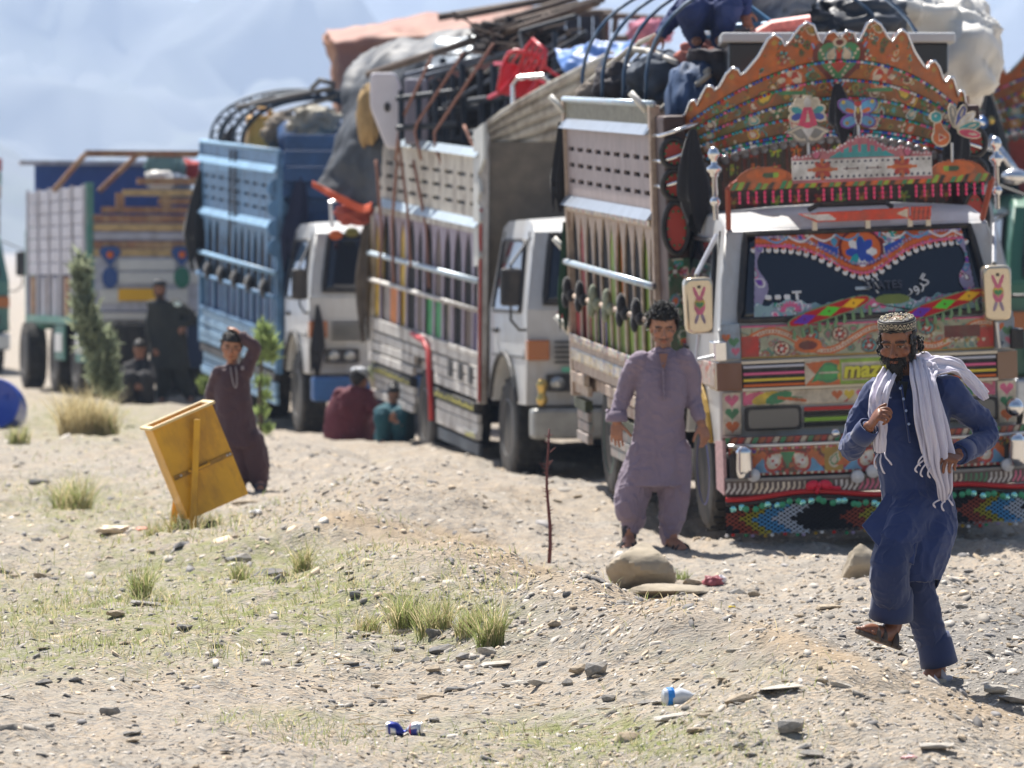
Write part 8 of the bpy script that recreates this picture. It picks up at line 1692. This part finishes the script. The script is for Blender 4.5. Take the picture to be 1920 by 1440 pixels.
def stone(px, py, wpx, hpx, tone, seed, label=None, D=None, group='loose stones on the dry earth', dz=0.0, rz=None, tilt=0.0, yd=0.8):
    D = D or CAMZ*FPX/(py-515.0)
    if label is None or True:
        for _ in range(4):
            x = (px-960)/FPX*D; z = gz(x, D); py2 = proj(np.array(x), np.array(D), np.array(z))[1]
            if D and abs(py2-py) < 1: break
            if label is None: D *= 1+0.5*(float(py2)-py)/(py-515.0)
    x = (px-960)/FPX*D; s = D/FPX; key = (seed % 7, tone)
    if key not in SM: SM[key] = stone_mesh(seed % 7+11, 0.8, tone)
    o = link('stone', SM[key]); r = random.Random(seed); o.scale = (wpx*s*1.15, wpx*s*yd*r.uniform(0.8, 1.4), hpx*s*1.25); o.rotation_euler = (r.uniform(-.15, .15), tilt+r.uniform(-.12, .12), rz if rz is not None else r.uniform(-0.5, 0.5))
    o.location = (x, D, gz(x, D)+hpx*s*0.32+dz); lab = stone_label(px, py, wpx, hpx, tone)
    return tag(o, label or lab, 'stone', None if label else tone+' '+group)
L_ = {(767,1207): 'long brown slab tilted at the foot of the tall grass', (828,1228): 'dark jagged stone beside the long brown slab', (808,1277): 'upright brown flake standing at the edge of the bare patch', (863,1270): 'flat dark slab lying behind the upright brown flake', (1118,1290): 'grey upright block on the flank of the low ridge', (500,1120): 'dark grey peaked stone in the middle of the grass',
 (445,1097): 'rounded grey stone left of the dark peaked stone', (203,1347): 'lone grey stone on the bare earth at lower left', (82,1108): 'brown wedge shaped stone at the left edge of the grass', (1485,1395): 'pyramid shaped grey stone near the lower right corner', (1860,1275): 'large grey slab at the right edge behind the running man', (1805,1275): 'pale flat slab just right of the rear foot of the running man'}
HS = [(767,1207,74,26,'tan'),(815,1212,36,24,'dark'),(828,1228,56,18,'dark'),(808,1277,55,22,'tan'),(812,1259,30,16,'tan'),(870,1248,40,18,'grey'),(913,1234,36,18,'pale'),(863,1270,62,14,'dark'),(933,1250,70,9,'pale'),(1085,1265,40,22,'tan'),(1118,1290,42,34,'grey'),(1063,1285,22,18,'grey'),(977,1281,50,10,'pale'),(1010,1287,42,14,'pale'),(703,1290,18,12,'tan'),(737,1278,26,6,'dark'),(705,1280,24,8,'pale'),(747,1242,26,12,'dark'),(798,1248,24,14,'dark'),(1038,1148,26,16,'tan'),(763,1040,28,18,'pale'),(807,1037,36,10,'grey'),(877,1063,22,12,'grey'),(900,1012,44,12,'grey'),(665,1145,24,16,'dark'),(677,1250,50,8,'grey'),(648,1247,46,8,'dark'),
(82,1108,40,16,'tan'),(215,1080,36,8,'dark'),(10,1077,26,12,'dark'),(445,1097,52,24,'grey'),(487,1097,30,18,'grey'),(500,1120,72,24,'dark'),(524,1106,30,30,'dark'),(535,1092,26,12,'tan'),(295,1130,44,16,'dark'),(272,1140,64,11,'grey'),(215,1162,36,16,'tan'),(345,1182,30,14,'dark'),(80,1283,34,13,'dark'),(140,1281,28,10,'dark'),(112,1280,14,6,'dark'),(250,1280,28,7,'pale'),(203,1347,38,24,'grey'),(100,1349,26,7,'dark'),(247,1381,36,9,'grey'),(125,1377,40,5,'grey'),(565,1245,36,7,'dark'),(465,1402,22,8,'dark'),(422,1395,34,6,'tan'),(407,1369,22,7,'grey'),(302,1406,18,6,'dark'),(425,1412,28,6,'grey'),(835,1380,24,6,'grey'),
(1380,1115,40,24,'grey'),(1415,1130,24,14,'tan'),(1555,1140,46,14,'tan'),(1378,1240,38,10,'pale'),(1412,1235,32,15,'tan'),(1142,1315,28,18,'grey'),(1210,1320,36,9,'grey'),(1540,1280,26,10,'tan'),(1580,1290,44,12,'pale'),(1750,1300,34,8,'pale'),(1805,1275,60,14,'pale'),(1860,1275,55,24,'grey'),(1485,1395,54,34,'grey'),(1520,1417,52,14,'grey'),(1385,1402,26,15,'grey'),(1410,1417,26,8,'dark'),(1305,1375,36,16,'tan'),(1260,1350,80,16,'pale'),(1320,1347,34,14,'tan'),(1760,1405,70,14,'pale'),(1465,1300,90,10,'pale'),(1385,1320,64,22,'tan'),(1805,1142,24,12,'grey'),(1890,1142,30,10,'tan'),(1300,1098,44,18,'tan'),(135,975,30,18,'dark'),(75,910,48,16,'dark'),(690,915,28,16,'pale'),(575,1010,26,8,'grey'),(460,945,50,10,'tan'),(1010,880,30,10,'grey'),(855,895,60,10,'tan'),(1900,1300,60,16,'grey'),(1870,1318,50,20,'pale')]
for k, (px, py, a, b, t_) in enumerate(HS): stone(px, py, a, b, t_, k, L_.get((px, py)))
r_ = random.Random(12)
for k in range(190):
    px = r_.uniform(-100, 2020); py = 860+580*r_.random()**0.8
    if k < 60: px = r_.gauss(1450, 280); py = r_.gauss(1210, 70)
    if k > 160: px = r_.uniform(1800, 2000); py = r_.uniform(1150, 1340)
    py = min(max(py, 850), 1450); a = r_.uniform(11, 26); stone(px, py, a, a*r_.uniform(0.16, 0.4), r_.choice(['grey', 'pale', 'pale', 'tan', 'tan', 'dark']), 100+k)
for q in ((1200, 1062, 132, 74, 'big rounded tan boulder by the feet of the walking young man', 27.0, 5, 77), (1618, 1062, 84, 62, 'tan boulder half hidden behind the running man', 27.4, 3, 31), (1240, 1108, 160, 22, 'long low tan rock ledge in front of the big boulder', 26.2, 9, 45), (735, 868, 70, 18, 'half buried tan rock on the ridge before the white lorry', 40, 2, 55)):
    px, py, a, b, lab, D, sd_, s2 = q; n = 40; A, B = np.meshgrid(np.linspace(0, 2*PI, n, endpoint=False), np.linspace(-PI/2, PI/2, 26)); X = np.cos(B)*np.cos(A); Y = np.cos(B)*np.sin(A); Z = np.sin(B)
    rr = np.random.default_rng(s2); cut = np.ones_like(X)*1.25
    for _ in range(13):
        d = rr.normal(size=3); d /= np.linalg.norm(d); q_ = rr.uniform(0.72, 0.98); t_ = X*d[0]+Y*d[1]+Z*d[2]; cut = np.minimum(cut, np.where(t_ > 0.05, q_/np.maximum(t_, 0.05), 9))
    k_ = np.minimum(cut, 1.15)*(1+0.05*fbm(X*3+s2, Y*3, Z*3, o=4)); s = D/FPX; V = np.stack([X*k_*a*s*0.5, Y*k_*a*s*0.42, Z*k_*b*s*0.62], -1).reshape(-1, 3); i = np.arange(n*26).reshape(26, n)
    F = np.stack([i[:-1], np.roll(i[:-1], -1, 1), np.roll(i[1:], -1, 1), i[1:]], -1).reshape(-1, 4); o = link('boulder', np_mesh('boulder', V, F, [mat('boulder_tan', (0.37, 0.315, 0.235), 0.9, var=0.25, vscale=5, bump=0.7, bscale=18, dirt=(0.24, 0.21, 0.18), dscale=6, damt=0.6, spec=0.2)], smooth=True)); shade(o.data, 28)
    x = (px-960)/FPX*D; p = W(px, py, D); o.location = (x, D, p.z-(0.02 if s2 == 77 else 0)); o.rotation_euler = (PI if s2 == 77 else 0, 0, 0); tag(o, lab, 'boulder')
# ---- grass
def GR():
    if 'grass_blade' in MATS: return MATS['grass_blade']
    m = mat_vcol('grass_blade', 0.6, var=0.2, spec=0.3); t = m.node_tree; b = t.nodes['Principled BSDF']; tr = t.nodes.new('ShaderNodeBsdfTranslucent'); mx = t.nodes.new('ShaderNodeMixShader'); mx.inputs[0].default_value = 0.5
    src = b.inputs['Base Color'].links[0].from_socket; t.links.new(src, tr.inputs['Color']); t.links.new(b.outputs[0], mx.inputs[1]); t.links.new(tr.outputs[0], mx.inputs[2]); t.links.new(mx.outputs[0], t.nodes['Material Output'].inputs['Surface']); return m
def blades(x, y, z, h, lean, wd, colr, r, droop=0.5):
    n = len(x); a = r.uniform(0, 2*PI, n); la = lean*r.random(n)**0.7*h; dx, dy = np.cos(a)*la, np.sin(a)*la; b = r.uniform(0, PI, n); wx, wy = np.cos(b)*wd, np.sin(b)*wd; V = []
    for t, w_ in ((0, 1.0), (0.4, 0.85), (0.75, 0.55)):
        for s in (-1, 1): V.append(np.stack([x+dx*t**1.8+s*wx*w_, y+dy*t**1.8+s*wy*w_, z+h*(t-droop*0.35*t*t*la/(h+1e-6))], -1))
    V.append(np.stack([x+dx, y+dy, z+h*(1-droop*0.35*la/(h+1e-6))], -1)); V = np.stack(V, 1).reshape(-1, 3)
    F = (np.arange(n)*7)[:, None, None]+np.array([(0, 1, 3), (0, 3, 2), (2, 3, 5), (2, 5, 4), (4, 5, 6)])[None]
    return V, F.reshape(-1, 3), np.repeat(colr, 7, 0)
def gcol(n, r, dry): 
    t = (r.random(n) < dry)[:, None]; c = np.where(t, np.array([[0.62, 0.53, 0.31]]), np.array([[0.31, 0.36, 0.13]])); return c*(0.65+0.7*r.random(n)[:, None])
def gdens(px, py):
    return np.clip(blob(px, py, 180, 1165, 420, 60)+blob(px, py, 560, 1140, 240, 55)+blob(px, py, 840, 1180, 150, 32)+blob(px, py, 400, 1030, 200, 42)*0.9+blob(px, py, 140, 955, 130, 45)*0.8+blob(px, py, 1120, 1385, 270, 42)*1.3+blob(px, py, 560, 1345, 130, 14)*0.8+blob(px, py, 150, 800, 180, 30)*0.9+blob(px, py, 1400, 1250, 160, 30)*0.3+blob(px, py, 1300, 1205, 140, 20)*.3+blob(px, py, 1420, 1400, 80, 40)*.3, 0, 1)
x, D, z, nx, ny, r = scatter(26000, gdens, 9, 770, 1470); n = len(x); px_, py_ = proj(x, D, z)
clump = 0.4+0.8*np.clip(fbm(x*2.2, D*2.2, o=3)+0.35, 0, 1); h = r.uniform(0.018, 0.085, n)*clump*np.where(py_ > 1320, 0.85, 1.25)
V, F, c = blades(x, D, z-0.004, h, 1.1, 0.0018*D/20, gcol(n, r, np.where(py_ > 1320, 0.3, 0.5)), r); o = tri_mesh('grass', V, F, GR(), c); o['kind'] = 'stuff'
TUFTS = [(762,1190,92,45,160,.35,'tall green grass tuft above the long brown slab'),(815,1188,70,50,150,.5,'drooping pale grass tuft between two taller ones'),(920,1188,98,36,150,.35,'tall upright grass tuft at the right end of the grassy patch'),(880,1196,50,40,110,.6,'low seeding grass tuft in front of the tall upright one'),(265,1122,74,30,90,.3,'slender green grass tuft in the left half of the grass'),(568,1090,70,26,80,.45,'grass tuft behind the dark peaked stone'),(448,1086,46,26,60,.4,'short grass tuft behind the rounded grey stone'),(135,965,80,55,130,.4,'pale green grass tuft left of the yellow bin'),(345,1020,60,45,110,.45,'grass tuft growing round the posts of the yellow bin'),(395,1015,52,36,90,.5,'grass tuft under the right side of the yellow bin'),(290,1015,38,30,60,.5,'thin grass tuft left of the yellow bin posts'),(150,818,95,60,220,.97,'dry straw yellow grass clump by the feathery shrub'),(195,822,70,40,110,.85,'smaller dry grass clump under the feathery shrub'),(35,815,40,30,70,.4,'low green tuft before the blue barrel'),(1275,1085,24,26,40,.1,'green weed beside the big boulder'),(1745,1268,26,14,26,.3,'tiny grass tuft at the rear foot of the running man'),(690,1180,44,40,80,.6,'low grass tuft left of the tall ones')]
for k, (px, py, hp, wp_, n, dry, lab) in enumerate(TUFTS):
    D = {820: 48, 818: 48, 822: 48, 815: 44}.get(py) or CAMZ*FPX/(py-515.0)
    if px == 1745: D = 21.0
    for _ in range(3):
        c = gpt(px, D); py2 = float(proj(np.array(c.x), np.array(c.y), np.array(c.z))[1])
        if D not in (48, 44, 21.0): D *= 1+0.5*(py2-py)/(py-515.0)
    s = D/FPX; r = np.random.default_rng(100+k); n = int(n*2.2); wp_ *= 1.35; hp *= 1.12; a = r.uniform(0, 2*PI, n); rad = wp_*s*0.5*np.sqrt(r.random(n)); x = rad*np.cos(a); y = rad*np.sin(a)*0.7; z = ground_z(x+c.x, y+c.y)-c.z-0.006
    V, F, cc = blades(x, y, z, hp*s*r.uniform(0.45, 1.08, n), 0.75, 0.0019*D/20, gcol(n, r, dry), r, 0.7); o = tri_mesh('grass_tuft', V, F, GR(), cc); o.location = c; tag(o, lab, 'grass tuft', 'grass tufts')
# ---- shrubs and saplings
def leafy(name, label, cat, px, pyb, D, trunk, clumps, leafc, n, ls, stemm=None):
    c = gpt(px, D); t = thing(name, label, cat, c); r = np.random.default_rng(int(px)); Vs = []; Cs = []
    tm = stemm or mat('twig_bark', (0.12, 0.09, 0.06), 0.9)
    for b in trunk: MB().tube(spline([W(*q)-c for q in b], 10), list(np.linspace(0.03, 0.008, 10)), 6).build('trunk', tm, t, smooth=True)
    for (qx, qy, rx, ry, w_) in clumps:
        m = int(n*w_); p = r.normal(size=(m, 3)); p = p/np.linalg.norm(p, axis=1, keepdims=True)*(r.random((m, 1))**0.45)*(1+0.35*vnoise(p[:, 0]*3+qx, p[:, 1]*3, p[:, 2]*3)[:, None]); o = np.array(W(qx, qy, D)-c); p = p*np.array([rx, (rx+ry)*0.4, ry])*D/FPX+o
        d = r.normal(size=(m, 3))*0.6+np.array([0, 0, 0.9]); d /= np.linalg.norm(d, axis=1, keepdims=True); e = np.cross(d, r.normal(size=(m, 3))); e /= np.linalg.norm(e, axis=1, keepdims=True); L = ls*r.uniform(0.6, 1.3, (m, 1))
        Vs.append(np.stack([p-e*L*0.16, p+e*L*0.16, p+d*L], 1).reshape(-1, 3)); cc = np.array([leafc])*(0.55+0.9*r.random((m, 1))); Cs.append(np.repeat(cc, 3, 0))
    V = np.concatenate(Vs); o = tri_mesh('crown', V, np.arange(len(V)).reshape(-1, 3), GR(), np.concatenate(Cs), t); o['kind'] = 'stuff'
leafy('shrub', 'tall feathery grey green shrub standing before the tipper lorry', 'shrub', 190, 735, 56, [[(196,742,56),(178,640,56),(158,500,56)], [(200,742,56),(196,660,56),(185,600,56)]], [(152,520,17,38,1), (158,590,26,48,1.3), (172,640,24,40,1), (188,690,24,48,1.1), (205,665,16,40,.6), (205,725,22,26,.7)], (0.33, 0.37, 0.24), 430, 0.15)
leafy('sapling', 'young light green tree behind the boy in front of the blue lorry', 'tree', 492, 800, 46, [[(490,808,46),(487,730,46),(494,640,46)]], [(494,634,16,26,.9), (504,655,20,28,1), (484,662,14,22,.6), (492,718,16,10,.2), (497,745,12,8,.15), (490,775,14,12,.2), (500,805,12,9,.2)], (0.36, 0.46, 0.17), 430, 0.085)
leafy('flowering_plant', 'small red flowered plant at the tail of the blue lorry', 'plant', 385, 750, 60, [[(388,755,60),(386,715,60)]], [(384,725,12,18,.6)], (0.22, 0.28, 0.09), 300, 0.09)
c = gpt(1030, 28.2); t = thing('thorny_stem', 'thin bare reddish thorny stem standing alone on the ridge', 'sapling', c); rs = mat('red_bark', srgb(104, 58, 56), 0.8)
pts = [W(1028+3*math.sin(k*1.1)+(4-k)*0.4, 1056-k*36, 28.2)-c for k in range(8)]
MB().tube(pts, list(np.linspace(0.012, 0.005, 8)), 6).build('trunk', rs, t, smooth=True)
mb = MB(); r_ = random.Random(2)
for k in range(54):
    u = r_.uniform(0.06, 1)*6.9; i = int(u); p = pts[i].lerp(pts[min(i+1, 7)], u-i); a = r_.uniform(0, 6.28); mb.tube([p, p+Vector((math.cos(a)*0.028, math.sin(a)*0.02, 0.012))], [0.004, 0.0008], 4)
for px, py, qx, qy in ((1027,885,1012,868),(1031,848,1042,838),(1028,872,1037,862)): mb.tube([W(px, py, 28.2)-c, W(qx, qy, 28.2)-c], [0.004, 0.002], 4)
mb.build('thorn', rs, t)['kind'] = 'stuff'
# ---- yellow bin
bc = W(364, 866, 29.8); c = gpt(355, 29.9); t = thing('litter_bin', 'yellow metal litter bin tipped sideways between two posts', 'litter bin', c, (0, 0, 0)); yl = mat('yellow_enamel', srgb(222, 164, 28), 0.5, var=0.12, vscale=5, dirt=srgb(150,104,36), dscale=5, damt=0.7, coat=0.15); rim = mat('sunlit_rim', srgb(222,196,140), 0.5, var=0.1)  # rim paler than the box: its sunlit look is put into the colour
Rb = Matrix.Rotation(math.radians(18), 3, 'Z') @ Matrix.Rotation(math.radians(-22.5), 3, 'Y'); ox = bc-c+Vector((0, 0.17, 0)); e = link('box', None, t); e.location = ox; e.rotation_euler = Rb.to_euler(); e.empty_display_size = 0.1
w2, d2, h2 = 0.205, 0.115, 0.30
MB().lohi((-w2, -d2, -h2), (w2, -d2+0.008, h2)).build('front_panel', yl, e); MB().lohi((-w2, d2-0.008, -h2), (w2, d2, h2)).build('back_panel', yl, e)
MB().lohi((-w2-0.003, -d2+0.008, -h2), (-w2+0.006, d2-0.008, h2)).build('end_panel', yl, e); MB().lohi((w2-0.006, -d2+0.008, -h2), (w2+0.003, d2-0.008, h2)).build('end_panel', yl, e); MB().lohi((-w2, -d2, -h2-0.008), (w2, d2, -h2)).build('bottom_panel', yl, e)
for a, b in (((-w2-0.02, -d2-0.02), (w2+0.02, -d2+0.012)), ((-w2-0.02, d2-0.012), (w2+0.02, d2+0.02)), ((-w2-0.02, -d2+0.013), (-w2+0.014, d2-0.013)), ((w2-0.014, -d2+0.013), (w2+0.02, d2-0.013))): MB().lohi((*a, h2+0.0), (*b, h2+0.018)).build('rim', rim, e, bevel=0.004)
MB().lohi((-w2+0.01, -d2-0.012, -0.045), (w2-0.005, -d2-0.001, -0.018)).build('seam', mat('worn_yellow', srgb(150,110,40), 0.6, var=0.4, vscale=20), e)
for u in (-0.15, 0.17, 0.19): MB().ell((u, -d2-0.012, -0.03), 0.008, nu=8, nv=5).build('bolt', STEEL(), e)
MB().tube([(-0.09, -d2-0.012, -0.022), (-0.085, -d2-0.03, -0.03), (0.04, -d2-0.03, -0.03), (0.045, -d2-0.012, -0.024)], 0.01, 6).build('handle', yl, e)
for a, b, r0 in ((W(370,786,29.8), W(361,1004,29.8), 1), (W(348,790,30.22), W(322,992,30.22), 1)): MB().bar(a-c, b-c+Vector((0, 0, -0.05)), 0.04, 0.03, (0, 1, 0)).build('post', yl, t, bevel=0.004)
MB().bar(W(370, 870, 29.8)-c, W(345, 870, 30.22)-c, 0.016, 0.016).build('axle', STEEL(), t)
# ---- barrel
c = gpt(-12, 52); t = thing('barrel', 'blue plastic barrel lying on its side at the left edge', 'barrel', c); bp_ = mat('blue_plastic', srgb(30, 66, 170), 0.35, var=0.06, coat=0.2); RX = Matrix.Rotation(-PI/2-0.12, 3, 'X')
MB().lathe([(0.004, -0.01), (0.24, -0.01), (0.25, -0.02), (0.275, -0.02), (0.285, 0.02), (0.28, 0.05), (0.295, 0.2), (0.29, 0.26), (0.298, 0.3), (0.298, 0.6), (0.29, 0.64), (0.28, 0.86), (0.2, 0.9), (0.004, 0.9)], (0, 0, 0.29), RX, 40).build('body', bp_, t, smooth=True, auto=50); MB().lathe([(0.03, -0.02), (0.03, 0.0)], (0.12, -0.0, 0.36), RX, 12).build('bung', bp_, t)
# ---- litter
def crumple(name, px, py, D, a, b, m, label, cat='litter', seed=0, dz=0.0, rot=0.0):
    D = D or CAMZ*FPX/(py-515.0); s = D/FPX; p = gpt(px, D); o = lump(name, px, py, D, a*s*0.5, a*s*0.35, b*s*0.5, m, seed, 0.35, 3.5, 28, rot); o.location = (p.x, D, p.z+b*s*0.35+dz); return tag(o, label, cat)
t = thing('drink_can', 'crushed blue and silver drink can with a red stripe', 'can', gpt(757, 18.75)); s = 18.75/FPX; n = 24; V = []; cc = []; prof = np.linspace(0, 1, 26)
for q in prof:
    x = (q-0.5)*64*s; rad = 0.030*(1-0.62*math.exp(-((q-0.52)/0.13)**2)) if 0.04 < q < 0.96 else 0.027
    for k in range(n):
        a = 2*PI*k/n; V.append((x, rad*math.cos(a)*(1+0.1*math.sin(3*a+q*9)), 0.028+rad*math.sin(a)*0.92-0.012*math.exp(-((q-0.52)/0.15)**2)+abs(q-0.5)*0.012)); f = (q*3+k/n*2) % 1
        cc.append(srgb(206,210,218) if q < 0.05 or q > 0.93 else srgb(190,36,40) if 0.7 < q < 0.76 else srgb(214,216,222) if (0.12 < q < 0.3 and k % 12 < 6) or (q > 0.6 and k % 12 >= 6) else srgb(44,56,140))
i = np.arange(26*n).reshape(26, n); F = np.stack([i[:-1], np.roll(i[:-1], -1, 1), np.roll(i[1:], -1, 1), i[1:]], -1).reshape(-1, 4)
o = link('body', np_mesh('body', V, F, [mat_vcol('can_metal', 0.3, metal=0.5, var=0.05)], col=cc, smooth=True), t); MB().lathe([(0.004, 0), (0.024, 0), (0.027, 0.004), (0.027, 0.006)], (32*s, 0, 0.034), Matrix.Rotation(PI/2, 3, 'Y'), 20).build('lid', mat('can_end', (0.7, 0.7, 0.72), 0.3, 0.9), t); t.rotation_euler = (0, 0, -0.2)
t = thing('plastic_bottle', 'crumpled clear white plastic bottle with blue label on the ridge flank', 'bottle', gpt(1270, 19.4)); bp2 = mat('cloudy_plastic', srgb(226, 232, 240), 0.25, coat=0.4, trans=0.25)
lb = MB().lathe([(0.004, -0.06), (0.03, -0.06), (0.036, -0.05), (0.034, -0.02), (0.038, 0.01), (0.033, 0.03), (0.036, 0.05), (0.014, 0.068), (0.013, 0.078), (0.003, 0.078)], (0, 0, 0.034), Matrix.Rotation(-PI/2, 3, 'Y') @ Matrix.Rotation(0.0, 3, 'X'), 16).build('body', bp2, t, smooth=True)
for v in lb.data.vertices: v.co.z *= 1-0.2*(0.5+0.5*math.sin(v.co.x*90)); v.co.y += 0.006*math.sin(v.co.x*120)
MB().lathe([(0.037, -0.045), (0.039, -0.03), (0.036, -0.018)], (0.0, 0, 0.034), Matrix.Rotation(-PI/2, 3, 'Y'), 16).build('label_band', mat('blue_label', srgb(40, 130, 214), 0.4), t); t.rotation_euler = (0, 0, PI+0.25)
for k, (px, py, a, b, c_, lab) in enumerate(((428, 995, 26, 26, (206,204,220), 'white plastic scrap leaning right of the yellow bin'), (398, 1000, 30, 34, (60,62,44), 'dark olive crumpled bag behind the bin posts'), (215, 1027, 70, 14, (224,204,176), 'cream and orange wrapper strip on the ground left of the bin'), (262, 1018, 44, 12, (206,120,90), 'orange wrapper end beside the cream strip'), (285, 1043, 40, 10, (224,120,140), 'pink wrapper in the grass below the bin'), (357, 1052, 18, 14, (232,232,232), 'white paper scrap below the bin'), (480, 1019, 24, 10, (236,234,230), 'white paper scrap on the bare slope right of the bin'), (1336, 1102, 40, 22, (160,84,92), 'red and white wrapper in the ditch beside the boulder'), (1352, 1095, 22, 16, (226,220,224), 'white scrap touching the red wrapper'), (1372, 1127, 16, 8, (226,196,40), 'tiny yellow wrapper under the grey stone'), (150, 806, 30, 16, (236,236,240), 'white plastic bag at the foot of the dry grass clump'), (1705, 1432, 30, 8, (226,170,170), 'faded pink wrapper at the bottom right'), (1075, 1332, 24, 6, (230,230,234), 'flat white scrap on the ridge flank'), (1780, 1284, 22, 8, (220,216,224), 'pale sandal strap scrap by the ditch'), (745, 1190, 8, 6, (190,70,50), 'tiny red scrap in the grass'))):
    if k == 13: continue
    crumple('litter', px, py, 29.9 if k < 2 else None, a, b, mat('litter_%s' % lab.split()[0]+'abcdefghijklmno'[k], srgb(*c_), 0.6), lab, 'litter', 80+k)
r_ = random.Random(77); mb = MB()
for k in range(60):
    px, py = r_.uniform(600, 1300), r_.uniform(1230, 1340); D = CAMZ*FPX/(py-515.0); p = gpt(px, D)+Vector((0, 0, 0.008)); a = r_.uniform(-0.5, 0.5); L = r_.uniform(0.03, 0.12); mb.tube([p, p+Vector((math.cos(a)*L, math.sin(a)*L, r_.uniform(0, 0.02)))], 0.0018, 4)
tag(mb.build('straw', mat('dry_straw', (0.4, 0.3, 0.17), 0.9)), 'dry straw stems scattered on the bare earth', 'straw', kind='stuff')
bpy.data.scenes.remove(TMP)
